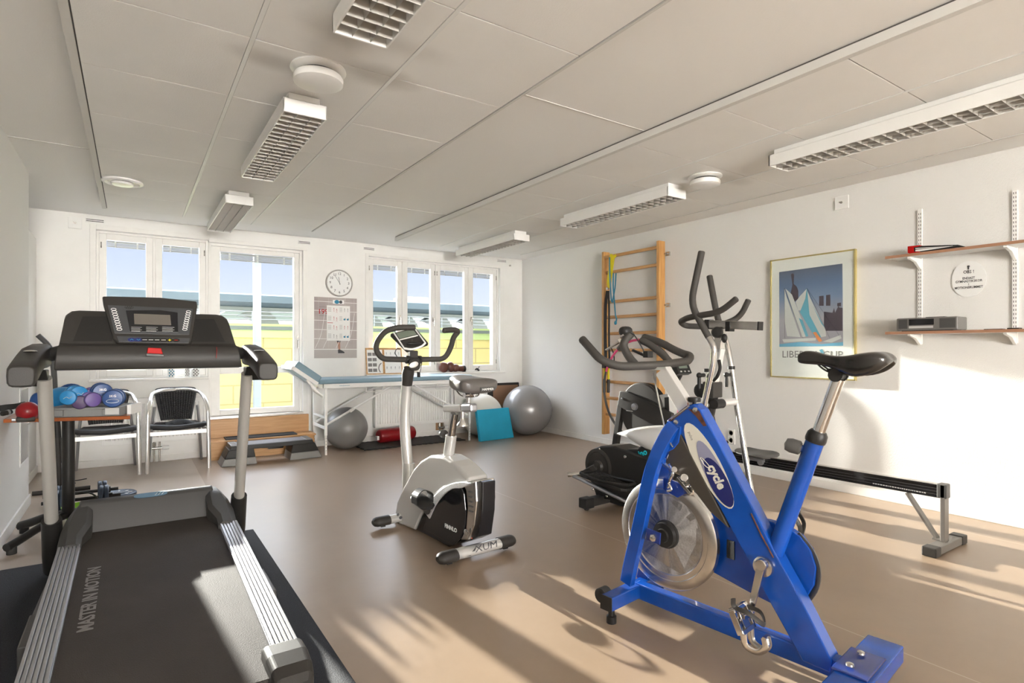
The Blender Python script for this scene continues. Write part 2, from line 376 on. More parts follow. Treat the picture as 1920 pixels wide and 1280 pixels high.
# recess beyond the end of the left wall: boxed-in duct below, wall above
build(MB().bb((-1.5, YL, 0), (-.773, YW, 2.26)), 'trim_1', 'white_paint', bevel=.004, **st)
build(MB().bb((-1.6, YL, 2.26), (-1.45, YW+.3, HC)).bb((-1.6, YL, 0), (-1.5, YW+.3, 2.3)), 'wall_recess', 'white_paint', **st)
# unseen wall behind the camera; its window opening is added for fill light
wb = MB().bb((-1.6, YB-.2, 0), (XW, YB, .75)).bb((-1.6, YB-.2, 2.35), (XW, YB, HC)).bb((-.7, YB-.2, .75), (-.55, YB, 2.35)).bb((2.0, YB-.2, .75), (XW, YB, 2.35))
for xx in (.3, 1.15): wb.bb((xx-.05, YB-.15, .75), (xx+.05, YB-.02, 2.35))
build(wb, 'wall_rear', 'white_paint', **st)
# window wall with openings
YS = YW+.09                                          # plane of the sashes
def xo(px, Y=YW): return onY(px, 653, Y).x
def zo(px, py, Y=YW): return onY(px, py, Y).z
w1a, w1b, w1t, w1s = xo(180), xo(391), zo(180, 430), zo(180, 711)
d1a, d1b, d1t, d1s = xo(391), xo(568), zo(572, 470), zo(575, 772)
w2a, w2b, w2t, w2s = xo(691), xo(938), zo(691, 480), zo(940, 695)
wt = YW+.30
fw = MB()
def wseg(x0, x1, z0, z1): fw.bb((x0, YW, z0), (x1, wt, z1))
wseg(-1.6, w1a, 0, HC); wseg(w1a, w1b, 0, w1s); wseg(w1a, d1b, max(w1t, d1t), HC); wseg(d1a, d1b, 0, d1s)
if w1t > d1t: wseg(d1a, d1b, d1t, max(w1t, d1t))
else: wseg(w1a, w1b, w1t, d1t)
wseg(d1b, w2a, 0, HC); wseg(w2a, w2b, 0, w2s); wseg(w2a, w2b, w2t, HC); wseg(w2b, XW, 0, HC)
build(fw, 'wall_front', 'white_paint', **st)

# baseboards
bh = .07
build(MB().bb((XW-.012, YB, 0), (XW, YW, bh)), 'baseboard_right', 'frame_white', bevel=.003, **st)
build(MB().bb((XL, YB, 0), (XL+.012, YL+.012, bh+.01)), 'baseboard_left', 'frame_white', bevel=.003, **st)
build(MB().bb((-.773, YW-.012, 0), (d1a-.01, YW, bh)).bb((d1b+.06, YW-.012, 0), (XW, YW, bh)).bb((-.773, YL, 0), (-.761, YW, bh)), 'baseboard_front', 'frame_white', bevel=.003, **st)

# unseen mass above and beside the room, added to shade the terrace
build(MB().bb((-14, YB-.2, HC+.12), (22, YW+.3, 16)).bb((-14, YB-.2, -.1), (-1.6, YW+.3, HC+.12)).bb((XW+.15, YB-.2, -.1), (22, YW+.3, HC+.12)), 'wall_shade_mass', 'shade_mass', **st)
# ---- windows
def sash(par, x0, x1, z0, z1, hl, handle=None, blind=True, sw=.062, glassrow=None, n=0):
    """one opening light between x0..x1: frame, pane, blind, handle"""
    yc = YS; m = MB()
    m.bb((x0, yc-.02, z0), (x0+sw, yc+.03, z1)).bb((x1-sw, yc-.02, z0), (x1, yc+.03, z1)).bb((x0+sw, yc-.02, z1-sw), (x1-sw, yc+.03, z1)).bb((x0+sw, yc-.02, z0), (x1-sw, yc+.03, z0+sw*1.1))
    s = build(m, 'sash', 'frame_white', par, bevel=.004)
    build(MB().bb((x0+sw-.004, yc+.01, z0+sw), (x1-sw+.004, yc+.016, z1-sw+.004)), 'pane', 'glass', s)
    if blind:
        b = MB(); zt = z1-sw
        for k in range(7): b.box(((x0+x1)/2, yc+.024+.001*(k % 2), zt-.024-.0052*k), (x1-x0-2*sw-.012, .020, .0018), Matrix.Rotation(.2*(k % 2), 3, 'X'))
        b.bb((x0+sw+.006, yc+.017, zt-.066), (x1-sw-.006, yc+.036, zt-.058)); b.bb((x0+sw+.006, yc+.017, zt-.018), (x1-sw-.006, yc+.04, zt-.004))
        bl = build(b, 'blind', 'blind', s)
        c = MB()
        for f in (.22, .78): xx = x0+sw+(x1-x0-2*sw)*f; c.bb((xx-.008, yc+.0165, zt-.07), (xx+.008, yc+.0175, zt-.005))
        build(c, 'ladder_tape', 'white', bl)
    if handle:
        hx, hz = handle; h = MB(); h.bb((hx-.012, yc-.032, hz-.03), (hx+.012, yc-.02, hz+.035)); h.tube(fillet([(hx, yc-.03, hz+.01), (hx, yc-.055, hz+.01), (hx, yc-.055, hz-.09)], .012), .007, 8)
        build(h, 'window_handle', 'valve', s, label='metal handle')
    hg = MB()
    for zz in (z0+.12, z1-.12): hg.cyl((hl, yc-.028, zz-.03), (hl, yc-.028, zz+.03), .006, 8)
    build(hg, 'hinge', 'valve', s)
    return s
def casing(name, x0, x1, z0, z1, par_kind, sides='LRTB', tw=.05):
    m = MB(); y0, y1 = YS-.035, YS+.06
    if 'L' in sides: m.bb((x0, y0, z0), (x0+.022, y1, z1))
    if 'R' in sides: m.bb((x1-.022, y0, z0), (x1, y1, z1))
    if 'T' in sides: m.bb((x0+.022, y0, z1-.022), (x1-.022, y1, z1))
    if 'B' in sides: m.bb((x0+.022, y0, z0), (x1-.022, y1, z0+.02))
    return m
win1 = build(casing('w', w1a, w1b, w1s, w1t, 0).bb((xo(289, YS)-.012, YS-.03, w1s), (xo(289, YS)+.012, YS+.06, w1t)), 'window_1', 'frame_white', bevel=.003, **st)
zs1 = w1s+.02; zt1 = w1t-.022; xm1 = xo(289, YS)
sash(win1, w1a+.022, xm1-.012, zs1, zt1, w1a+.04)
sash(win1, xm1+.012, w1b-.022, zs1, zt1, w1b-.035)
build(MB().bb((w1a-.05, YW-.015, w1s-.02), (w1a, YW, w1t+.05)).bb((w1a, YW-.015, w1t), (w1b, YW, w1t+.05)), 'architrave', 'frame_white', win1, bevel=.003)
build(MB().bb((w1a-.06, YW-.085, w1s-.025), (w1b-.005, YS-.035, w1s)), 'window_sill', 'frame_white', win1, bevel=.005, label='shallow white painted sill')
win2 = MB(); win2 = casing('w', w2a, w2b, w2s, w2t, 0)
div = [(753.5, 0), (815.5, 0), (877.5, 0)]
dx = [xo(p, YS) for p, _ in div]
for q in dx: win2.bb((q-.008, YS-.03, w2s), (q+.008, YS+.06, w2t))
win2 = build(win2, 'window_2', 'frame_white', bevel=.003, **st)
ed = [w2a+.022]+dx+[w2b-.022]
hz = [zo(748, 595), zo(792, 598), None, zo(879, 598)]
for i in range(4):
    x0, x1 = ed[i]+(.008 if i else 0), ed[i+1]-(.008 if i < 3 else 0)
    hh = (x1-.03, hz[i]) if i in (0, 1) else ((x0+.03, hz[i]) if i == 3 else None)
    sash(win2, x0, x1, w2s+.02, w2t-.022, x0+.01 if i % 2 == 0 else x1-.01, handle=hh, sw=.066)
build(MB().bb((w2a-.045, YW-.012, w2s-.02), (w2a, YW, w2t+.035)).bb((w2a, YW-.012, w2t), (w2b, YW, w2t+.035)), 'architrave', 'frame_white', win2, bevel=.003)
build(MB().bb((w2a-.05, YW-.09, w2s-.028), (w2b+.04, YS-.035, w2s)), 'window_sill', 'frame_white', win2, bevel=.005, label='shallow white painted sill')
# ---- terrace door
gx0, gx1 = xo(412, YS), xo(550, YS); gz1 = zo(412, 471, YS); gzm0, gzm1 = zo(412, 701, YS), zo(412, 689, YS); gz0 = zo(412, 768, YS)
dm = MB().bb((d1a, YS-.045, d1s), (d1a+.03, YS+.06, d1t)).bb((d1b-.03, YS-.045, d1s), (d1b, YS+.06, d1t)).bb((d1a+.03, YS-.045, d1t-.03), (d1b-.03, YS+.06, d1t))
door = build(dm, 'door_1', 'frame_white', bevel=.003, **st)
lf = MB().bb((d1a+.03, YS-.025, d1s+.01), (gx0, YS+.03, d1t-.03)).bb((gx1, YS-.025, d1s+.01), (d1b-.03, YS+.03, d1t-.03)).bb((gx0, YS-.025, gz1), (gx1, YS+.03, d1t-.03)).bb((gx0, YS-.025, gzm0), (gx1, YS+.03, gzm1)).bb((gx0, YS-.025, d1s+.01), (gx1, YS+.03, gz0))
leaf = build(lf, 'door_leaf', 'frame_white', door, bevel=.004)
build(MB().bb((gx0-.004, YS+.008, gz0-.004), (gx1+.004, YS+.014, gzm0+.004)).bb((gx0-.004, YS+.008, gzm1-.004), (gx1+.004, YS+.014, gz1+.004)), 'pane', 'glass', leaf)
b = MB()
for k in range(9): b.box(((gx0+gx1)/2, YS+.024+.002*(k % 2), gz1-.028-.006*k), (gx1-gx0-.02, .022, .002), Matrix.Rotation(.25*(k % 2), 3, 'X'))
b.bb((gx0+.01, YS+.017, gz1-.09), (gx1-.01, YS+.04, gz1-.08)); b.bb((gx0+.006, YS+.017, gz1-.022), (gx1-.006, YS+.045, gz1-.004))
bl = build(b, 'blind', 'blind', leaf)
c = MB()
for f in (.13, .5, .87): xx = gx0+(gx1-gx0)*f; c.bb((xx-.011, YS+.0158, gz1-.095), (xx+.011, YS+.0168, gz1-.01))
build(c, 'ladder_tape', 'white', bl)
hm = MB().bb((d1b-.055, YS-.035, 1.2), (d1b-.035, YS-.025, 1.36)); hm.tube(fillet([(d1b-.045, YS-.03, 1.31), (d1b-.045, YS-.07, 1.31), (d1b-.045, YS-.07, 1.21)], .015), .008, 8)
build(hm, 'door_handle', 'valve', leaf)
build(MB().bb((d1a+.0, YW-.04, d1s-.018), (d1b, YS+.06, d1s+.008)), 'threshold', 'valve', door, bevel=.002, label='worn metal threshold')
build(MB().bb((d1a+.002, YW-.012, d1t), (d1b+.05, YW, d1t+.04)).bb((d1b, YW-.012, d1s), (d1b+.05, YW, d1t)), 'architrave', 'frame_white', door, bevel=.003)

# ---- dropped ceiling fields (two raised rectangles of tiles)
def field(i, x0, x1, seams):
    y1, y0 = 6.50, YB+.3
    ys = [y1-.652*k for k in range(20)]
    ys = [y for y in ys if y > y0]+[y0]
    xs = [x0]+seams+[x1]
    core = build(MB().bb((x0+.004, y0, HP+.006), (x1-.004, y1-.004, HC)), 'trim_%d' % i, 'gap_dark', **st)
    tl = MB()
    for a in range(len(xs)-1):
        for b_ in range(len(ys)-1):
            tl.bb((xs[a]+(.010 if a else .036), ys[b_+1]+.0025, HP+.001), (xs[a+1]-(.010 if a < len(xs)-2 else .016), ys[b_]-(.0025 if b_ else .018), HP+.01))
    build(tl, 'ceiling_tiles', 'tile', core, bevel=.0015, seg=1)
    rl = MB()
    for xx in seams: rl.bb((xx-.009, y0, HP-.001), (xx+.009, y1-.004, HP+.01))
    build(rl, 'seam_rail', 'white', core, label='white metal rail along the tile joint')
    ed = MB()
    ed.bb((x0-.003, y0, HP-.002), (x0+.0, y1, HC-.010)).bb((x0, y0, HP-.002), (x0+.030, y1, HP+.012)).bb((x1, y0, HP-.002), (x1+.003, y1, HC-.010)).bb((x1-.010, y0, HP-.002), (x1, y1, HP+.008))
    build(ed, 'edge_profile', 'seam', core, label='white folded edge profile')
field(2, -.2315, 1.67, [.42, 1.042])
field(3, 2.64, 4.49, [3.262, 3.874])
sm = MB()
for y in (2.48, 5.15, -.2): sm.bb((1.673, y-.008, HC-.002), (2.637, y+.008, HC))
sm.bb((-.66, 4.78, HC-.002), (-.235, 4.795, HC)); build(sm, 'trim_4', 'seam', **st)

# ---- air slots over the windows, blank plates
def slot(a, b, lab):
    x0, x1 = xo(a[0]), xo(b[0]); z = zo(a[0], a[1]); z = (z+zo(b[0], b[1]))/2
    r = build(MB().bb((x0, YW-.01, z-.022), (x1, YW, z+.022)), 'air_slot', 'enamel', bevel=.002, label=lab, cat='vent', group='slotted air vents over the windows')
    m = MB()
    for k in range(2): m.bb((x0+.006, YW-.0115, z-.013+.016*k), (x1-.006, YW-.0098, z-.006+.016*k))
    build(m, 'slot_opening', 'gap_dark', r)
slot((160, 411), (196, 416), 'slotted air vent at the left end above the windows')
slot((559, 453), (582, 456), 'slotted air vent above the right top corner of the glazed door')
slot((681, 465.5), (702, 467), 'slotted air vent above the left end of the four-light window')
slot((932, 488), (949, 490.5), 'slotted air vent above the right end of the four-light window')
def plate(c, n, lab, s=.05, name='blank_plate'):
    c = V(c); n = V(n); sdv = n.cross(Z)
    r = build(MB().beam(c, c+n*.012, 2*s, 2*s), name, 'enamel', bevel=.003, label=lab, cat='wall plate')
    m = MB(); m.cyl(c+n*.012, c+n*.018, .010, 12); m.cyl(c+n*.012+sdv*.012+Z*.004, c+n*.02+sdv*.012+Z*.004, .006, 8); build(m, 'cable_stub', 'valve', r)
plate(onY(141, 418, YW), (0, -1, 0), 'square white cover plate beside the leftmost air slot', .055)
plate(onX(1579, 380, XW), (-1, 0, 0), 'square white cover plate high on the right wall above the framed poster', .055)
hk = MB().cyl(onY(955.5, 498, YW), onY(955.5, 498, YW)-Y1*.02, .012, 10); build(hk, 'hook', 'valve', label='small metal hook on the window wall beside the right end vent', cat='hook')

# ---- lamps
mat('liner_shade_grey', (.30, .29, .265), .5)
def luminaire():
    r = empty('ceiling_light', (0, 0, 0), 'x', 'ceiling light', 'louvred ceiling lights in two rows')
    Lh, Wh, z0, z1 = .67, .108, -.11, -.038
    m = MB().bb((-Wh, -Lh, z0), (-Wh+.008, Lh, z1)).bb((Wh-.008, -Lh, z0), (Wh, Lh, z1)).bb((-Wh, -Lh, z0), (Wh, -Lh+.012, z1)).bb((-Wh, Lh-.012, z0), (Wh, Lh, z1)).bb((-Wh, -Lh, z1-.006), (Wh, Lh, z1))
    build(m, 'housing', 'enamel', r, bevel=.003)
    build(MB().bb((-Wh+.009, -Lh+.013, z1-.010), (Wh-.009, Lh-.013, z1-.007)), 'reflector', 'liner_shade_grey', r)  # white liner coloured grey, the shade between the louvre blades put into it
    build(MB().bb((-Wh+.03, -Lh+.02, z1), (Wh-.03, Lh-.02, 0)), 'mounting_box', 'enamel', r, bevel=.004)
    g = MB(); n = 20
    for k in range(1, n):
        y = -Lh+.012+(2*Lh-.024)*k/n; g.prism([(-Wh+.008, y-.004, z0+.042), (-Wh+.008, y, z0+.002), (-Wh+.008, y+.004, z0+.042)], (2*Wh-.016, 0, 0))
    for k in (1, 2):
        x_ = -Wh+2*Wh*k/3; g.prism([(x_-.004, -Lh+.012, z0+.042), (x_, -Lh+.012, z0+.001), (x_+.004, -Lh+.012, z0+.042)], (0, 2*Lh-.024, 0))
    build(g, 'louvre', 'louvre', r)
    t_ = MB()
    for k in (-1, 0, 1): t_.cyl((k*.068, -Lh+.03, z0+.053), (k*.068, Lh-.03, z0+.053), .012, 10)
    build(t_, 'lamp_tube', 'white', r)
    return r
lu = luminaire()
lab = {(0, 0): 'louvred ceiling light cut off by the top edge of the photo, near left row', (0, 1): 'louvred ceiling light next to the round white air outlet, middle of the left row', (0, 2): 'louvred ceiling light nearest the windows, far end of the left row',
       (1, 0): 'long louvred ceiling light running out of the photo at right, above the shelves', (1, 1): 'louvred ceiling light in the right row, end touching the round air outlet', (1, 2): 'louvred ceiling light nearest the four-light window, far end of the right row'}
first = True
for i, x_ in enumerate((.735, 3.57)):
    for j, y_ in enumerate((1.49, 3.67, 5.82)):
        if first: lu.location = (x_, y_, HP); lu['label'] = lab[i, j]; first = False
        else: clone(lu, (x_, y_, HP), label=lab[i, j])
for (x_, y_, lb) in ((.72, 2.70, 'round white dome air outlet beside the middle light of the left row'), (3.60, 2.76, 'round white dome air outlet at the end of the middle light in the right row')):
    r = empty('air_outlet', (x_, y_, HP), lb, 'air outlet', 'dome air outlets')
    build(MB().lathe([(.002, 0), (.122, 0), (.125, -.008), (.105, -.018), (.085, -.02), (.085, -.012), (.002, -.012)], (x_, y_, HP), n=40), 'collar', 'enamel', r)
    build(MB().lathe([(.078, -.014), (.078, -.036)], (x_, y_, HP), n=40), 'throat', 'gap_dark', r)
    build(MB().lathe([(.075, -.03), (.106, -.034), (.112, -.045), (.110, -.066), (.09, -.074), (.001, -.077)], (x_, y_, HP), n=40), 'dome', 'enamel', r)
r = empty('air_outlet', (-.065, 5.36, HP), 'round ceiling air outlet with a raised rim near the left wall end', 'air outlet')
build(MB().lathe([(.10, 0), (.135, 0), (.138, -.012), (.115, -.020), (.10, -.006)], (-.065, 5.36, HP), n=40), 'rim', 'enamel', r)
build(MB().lathe([(.10, -.002), (.098, -.001), (.001, -.001)], (-.065, 5.36, HP), n=30), 'throat', 'grey_plastic', r)
build(MB().lathe([(.06, -.004), (.078, -.014), (.07, -.03), (.001, -.034)], (-.065, 5.36, HP), n=30), 'cone', 'enamel', r)

# ================================================================== OUTSIDE
def xo2(px, Y): return onY(px, 653, Y).x
build(MB().bb((-14, YW+.3, -.35), (30, 60, -.15)), 'terrace', 'out_ground', **st)
bld = empty('building', (3, 10.1, -.15), 'low yellow block building with pale green eaves seen through the windows', 'building')
YO = 10.1
zt_ = onY(800, 636, YO).z; zg = onY(800, 614, YO).z
build(MB().bb((-4, YO, -.15), (16, YO+2.2, zt_)), 'wall', 'block_wall', bld)
build(MB().bb((-4, YO-.06, zt_), (16, YO+2.2, zg-.10)), 'eaves_board', 'out_green', bld)
build(MB().bb((-4, YO-.1, zg-.10), (16, YO+2.2, zg-.04)), 'gutter', 'out_dark', bld)
build(MB().bb((-4, YO-.05, zg-.04), (16, YO+2.2, zg)), 'roof_edge', 'out_green', bld)
can = empty('roof_canopy', (5, 18, -.15), 'blue-grey tubular canopy on curved steel arches behind the yellow building', 'canopy')
YC = 17.0; zb0 = onY(800, 588, YC).z; zb1 = onY(800, 568, YC).z
cm = MB(); prof = [(0, zb0), (-.16, zb0+.05), (-.3, zb0+.12), (-.3, zb1-.04), (-.24, zb1), (1.2, zb1-.1), (1.6, zb0)]
cm.prism([(-5, YC+a, b) for a, b in prof], (27, 0, 0)); build(cm, 'roof', 'out_blue', can)
build(MB().bb((-5, YC-.05, zb0-.09), (22, YC+.9, zb0)), 'edge_beam', 'out_steel', can)
for px in (705, 772, 838, 905, 505):
    xx = xo2(px, YC); m = MB()
    pts = [V((xx+.9-.9*math.cos(a), YC+.2, -.15+0)) for a in (0,)]
    arc = [(xx-.35+.72*math.sin(a), zb0-.80*(1-math.cos(a))) for a in [k*pi/2/8 for k in range(9)]]
    poly = [(a, YC+.1, b) for a, b in arc]+[(arc[-1][0]-.42, YC+.1, arc[-1][1])]+[(a-.42, YC+.1, b-.22) for a, b in arc[::-1][1:]]
    m.prism(poly, (0, .5, 0)); m.bb((arc[-1][0]-.4, YC+.15, -.15), (arc[-1][0]-.02, YC+.55, arc[-1][1]))
    build(m, 'arch', 'out_steel', can)
for k in range(3): build(MB().cyl((-5, YC-.9, onY(800, 595+6*k, YC-.9).z), (22, YC-.9, onY(800, 595+6*k, YC-.9).z), .014, 8), 'railing_bar', 'out_steel', can)
m = MB()
for k in range(24): m.cyl((-4+1.1*k, YC-.9, zg-.6), (-4+1.1*k, YC-.9, onY(800, 594, YC-.9).z), .014, 8)
build(m, 'railing_post', 'out_steel', can)
hall = build(MB().bb((xo2(757, 40), 40, 0), (xo2(803, 40), 42, onY(790, 557, 40).z)), 'roof_plant_room', 'out_dark', label='small dark box building on the skyline, seen in the second light of the window', cat='building')
build(MB().bb((-10, 34, -.15), (45, 35, onY(800, 600, 34).z)), 'hall', 'out_pale', label='long pale hall far behind the canopy', cat='building')
g = empty('gabled_roof', (xo2(480, 24), 24, 0), 'dark green hipped roof seen through the glazed door', 'roof')
xa, xb = xo2(395, 24), xo2(600, 24); za, zb = onY(470, 598, 24).z, onY(520, 560, 24).z
build(MB().prism([(xa, 24, za), (xb+3, 24, za), (xb+3, 24, zb), (xo2(470, 24), 24, zb-.1)], (0, 3, 0)), 'roof', 'out_dark', g)
build(MB().bb((xa+.2, 24.3, -.15), (xb+2.8, 26.8, za)), 'wall', 'out_pale', g)
# post of the terrace screen just outside the door
pp = xo2(482, YW+1.3); build(MB().bb((pp-.045, YW+1.25, -.15), (pp+.045, YW+1.35, 2.9)), 'terrace_post', 'out_steel', bevel=.005, label='pale square post standing outside the glazed door', cat='post')

# ================================================================== WALL THINGS
# radiators
def radiator(x0, x1, z0, z1, lab, valve_x):
    r = empty('radiator', ((x0+x1)/2, YW-.06, z0), lab, 'radiator', 'panel radiators on the window wall')
    m = MB(); n = int((x1-x0)/.035); y = YW-.095
    m.bb((x0, YW-.085, z0), (x1, YW-.035, z1))
    for k in range(n):
        xx = x0+.02+(x1-x0-.04)*(k+.5)/n; m.prism([(xx-.012, y+.012, z0+.045), (xx-.006, y, z0+.045), (xx+.006, y, z0+.045), (xx+.012, y+.012, z0+.045)], (0, 0, z1-z0-.09))
    build(m, 'panel', 'enamel', r, bevel=.002)
    build(MB().bb((x0-.004, YW-.105, z1), (x1+.004, YW-.02, z1+.012)).bb((x0-.006, YW-.1, z0), (x0, YW-.02, z1)).bb((x1, YW-.1, z0), (x1+.006, YW-.02, z1)), 'casing', 'enamel', r, bevel=.002)
    v = MB(); vx = valve_x
    v.cyl((vx, YW-.06, 0), (vx, YW-.06, z0+.03), .009, 10); v.cyl((vx+.05, YW-.06, 0), (vx+.05, YW-.06, z0), .009, 10); v.cyl((vx-.02, YW-.06, z0-.07), (vx+.07, YW-.06, z0-.07), .014, 10); v.cyl((vx, YW-.06, z0-.05), (vx, YW-.06, z0-.01), .018, 8)
    vv = build(v, 'valve', 'valve', r)
    build(MB().lathe([(.018, 0), (.024, .01), (.024, .05), (.018, .065)], (vx+.07, YW-.06, z0-.07), X1, 14), 'thermostat_head', 'white', vv)
    for xx in (x0+.15, x1-.15): build(MB().bb((xx-.015, YW-.035, z0+.05), (xx+.015, YW-.001, z1-.03)), 'bracket', 'enamel', r)
p0 = onY(704, 802, YW-.09); p1 = onY(842, 735, YW-.09); q = onY(704, 732, YW-.09)
radiator(p0.x, onY(843, 700, YW-.09).x, p0.z, q.z-.0, 'ribbed white radiator under the four-light window behind the treatment table', onY(827, 700, YW-.06).x-.02)
a = onY(192, 836, YW-.09); b2 = onY(381, 740, YW-.09)
radiator(a.x, b2.x, a.z, onY(375, 744, YW-.09).z, 'ribbed white radiator behind the two rattan chairs', onY(289, 700, YW-.06).x)
# narrow radiator end piece right of the big one
p0 = onY(912, 730, YW-.09); p1 = onY(937, 714, YW-.09)
build(MB().bb((onY(845, 720, YW).x+.03, YW-.07, .42), (4.28, YW-.02, p1.z-.02)), 'convector', 'enamel', bevel=.004, label='plain flat convector between radiator and corner, behind the white ball', cat='radiator')
# plate behind valve
build(MB().bb((onY(817, 800, YW).x, YW-.006, .06), (onY(832, 800, YW).x, YW, .22)), 'pipe_cover', 'tan', label='small bare wooden board at the pipe entry under the radiator', cat='board')
# wooden step at the door
sx0, sx1 = d1a-.02, onY(577, 800, YW).x-.0
zr = onY(577, 772, YW-.03).z
st_ = empty('door_step', ((sx0+sx1)/2, YW-.15, 0), 'varnished two-level wooden step below the glazed door', 'step')
build(MB().bb((sx0, YW-.05, 0), (sx1, YW-.001, d1s-.02)), 'back_panel', 'birch', st_, bevel=.003)
zt2 = .205
build(MB().bb((sx0, YW-.30, zt2-.02), (sx1+.02, YW-.05, zt2)), 'tread', 'birch', st_, bevel=.003)
build(MB().bb((sx0+.01, YW-.285, 0), (sx1+.005, YW-.05, zt2-.02)), 'riser', 'birch', st_)
# hatch in left wall
c0 = onX(39, 845, XL+.004); c1 = onX(51, 800, XL+.004)
h_ = empty('access_hatch', (XL, c0.y, .6), 'flat white metal hatch low in the left wall', 'hatch')
ya, yb_ = 5.28, 5.62
build(MB().bb((XL, ya-.02, .36), (XL+.004, yb_+.02, .92)), 'hatch_frame', 'enamel', h_, bevel=.001)
build(MB().bb((XL+.003, ya, .38), (XL+.007, yb_, .90)), 'hatch_door', 'silver_paint', h_, bevel=.001)
build(MB().cyl((XL+.006, yb_-.03, .64), (XL+.02, yb_-.03, .64), .012, 12), 'knob', 'valve', h_)
# socket
so_ = onX(1372, 818, XW); r = build(MB().bb((XW-.012, so_.y-.04, so_.z-.075), (XW, so_.y+.04, so_.z+.075)), 'power_socket', 'white', bevel=.004, label='double white power socket low on the right wall', cat='socket')
m = MB()
for dz in (.036, -.036): m.lathe([(.028, 0), (.028, .004), (.022, .004), (.022, -.006), (.001, -.006)], (XW-.012, so_.y, so_.z+dz), -X1, 20)
build(m, 'socket_insert', 'cream', r)

# clock
c = onY(635, 531, YW); R_ = .168
ck = empty('wall_clock', (c.x, YW, c.z-R_), 'round metal-rimmed wall clock showing five to twelve', 'clock')
cy = V((c.x, YW, c.z)); ax = V((0, -1, 0))
build(MB().lathe([(R_-.005, 0), (R_, .01), (R_, .035), (R_-.008, .045), (R_-.014, .045), (R_-.016, .028), (.001, .028)], cy, ax, 48), 'rim', 'champagne', ck)
build(MB().lathe([(R_-.016, .033), (R_-.0165, .034), (.001, .034)], cy, ax, 48), 'dial', 'white', ck)
m = MB(); m2 = MB()
for k in range(1, 13):
    an = pi/2-k*pi/6; m.text(str(k), cy+V((math.cos(an)*.115, -.0345, math.sin(an)*.115)), X1, Z, .045)
    m2.beam(cy+V((math.cos(an)*.140, -.0350, math.sin(an)*.140)), cy+V((math.cos(an)*.148, -.0350, math.sin(an)*.148)), .001, .004, up=ax)
build(m, 'numerals', 'ink', ck); build(m2, 'minute_marks', 'ink', ck)
for nm, mins, ln, wd in (('hour_hand', 58.5*1.0, .075, .010), ('minute_hand', 54.5, .115, .007)):
    an = pi/2-mins/60*2*pi; d = V((math.cos(an), 0, math.sin(an))); build(MB().beam(cy-d*.02+ax*.038, cy+d*ln+ax*.038, .0015, wd, up=ax), nm, 'ink', ck)

# big calendar poster with sheet pinned on it
def wallrect(px0, py0, px1, py1, Y=YW): return onY(px0, py0, Y), onY(px1, py1, Y)
A = onY(589, 557, YW); B = onY(669, 672, YW); x0, x1 = A.x, B.x; z1 = onY(630, 558, YW).z; z0 = onY(630, 671, YW).z
ps = empty('wall_poster', ((x0+x1)/2, YW, z0), 'large greyish mauve sport poster on the wall below the clock', 'poster')
build(MB().bb((x0, YW-.0015, z0), (x1, YW, z1)), 'sheet', mat('poster_mauve', (.36, .30, .29), .6, col2=(.50, .45, .42), vscale=1.6), ps)
W_, H_ = x1-x0, z1-z0
def pp_(u, v, d=.002): return V((x0+u*W_, YW-d, z0+v*H_))
m = MB()
for v in (.93, .78, .62, .47, .32): m.beam(pp_(0, v), pp_(1, v-.01), .0004, .006)
for u in (.10, .33, .72, .93): m.beam(pp_(u, .15), pp_(u, 1), .0004, .006, up=Y1)
for u in (.02, .2, .5, .72): m.tube(crom([pp_(u, .16, .0024), pp_(u+.14, .4, .0024), pp_(u+.22, .75, .0024)], 4), .003, 4)
m.beam(pp_(0, .145), pp_(1, .145), .0004, .010)
build(m, 'court_lines', 'paper', ps)
build(MB().bb(pp_(0, 0, .0016)-Y1*.0, pp_(1, .14, .0022)), 'floor_band', 'cream' if False else mat('poster_floor', (.47, .43, .40), .6), ps)
build(MB().text('199', pp_(.20, .76, .0026), X1, Z, .085, bold=.0006), 'price_lettering', 'red', ps)
m = MB().marks(pp_(.21, .84, .0024), X1, Z, .016, 3, .10); m.marks(pp_(.21, .695, .0024), X1, Z, .014, 4, .10); build(m, 'caption', 'ink_grey', ps)
m = MB(); m.beam(pp_(.56, .27), pp_(.56, .21), .002, .07, up=Y1); build(m, 'leg_print', 'skin_tone', ps) if False else None
build(MB().prism([pp_(.52, .29), pp_(.60, .29), pp_(.60, .14), pp_(.56, .14)], (0, -.0006, 0)), 'leg_print', mat('shin', (.42, .22, .15), .6), ps)
build(MB().prism([pp_(.545, .14), pp_(.60, .14), pp_(.70, .10), pp_(.70, .08), pp_(.55, .08)], (0, -.0006, 0)).prism([pp_(.50, .33), pp_(.62, .33), pp_(.60, .26), pp_(.53, .26)], (0, -.0008, 0)), 'shoe_print', 'ink', ps)
a0 = onY(612.5, 572, YW); a1 = onY(656, 638, YW)
xs0, xs1, zs0, zs1_ = a0.x, a1.x, onY(634, 638.5, YW).z, onY(634, 573, YW).z
sh = empty('exercise_sheet', ((xs0+xs1)/2, YW-.003, zs0), 'white exercise sheet of small red and blue figures pinned on the mauve poster', 'sheet')
build(MB().bb((xs0, YW-.0055, zs0), (xs1, YW-.0035, zs1_)), 'sheet', 'paper', sh)
def fig(mb, c, s, Yy, lie=False):
    mb.ball(c+V((0, 0, .42*s)), (.09*s, .0006, .1*s), 8); mb.beam(c+V((0, 0, .32*s)), c, .0008, .16*s, up=Y1)
    for sg in (-1, 1): mb.beam(c+V((0, 0, .28*s)), c+V((sg*.22*s, 0, (.45 if lie else .05)*s)), .0008, .05*s, up=Y1); mb.beam(c, c+V((sg*.14*s, 0, -.42*s)), .0008, .08*s, up=Y1)
mr, mbk, mt = MB(), MB(), MB()
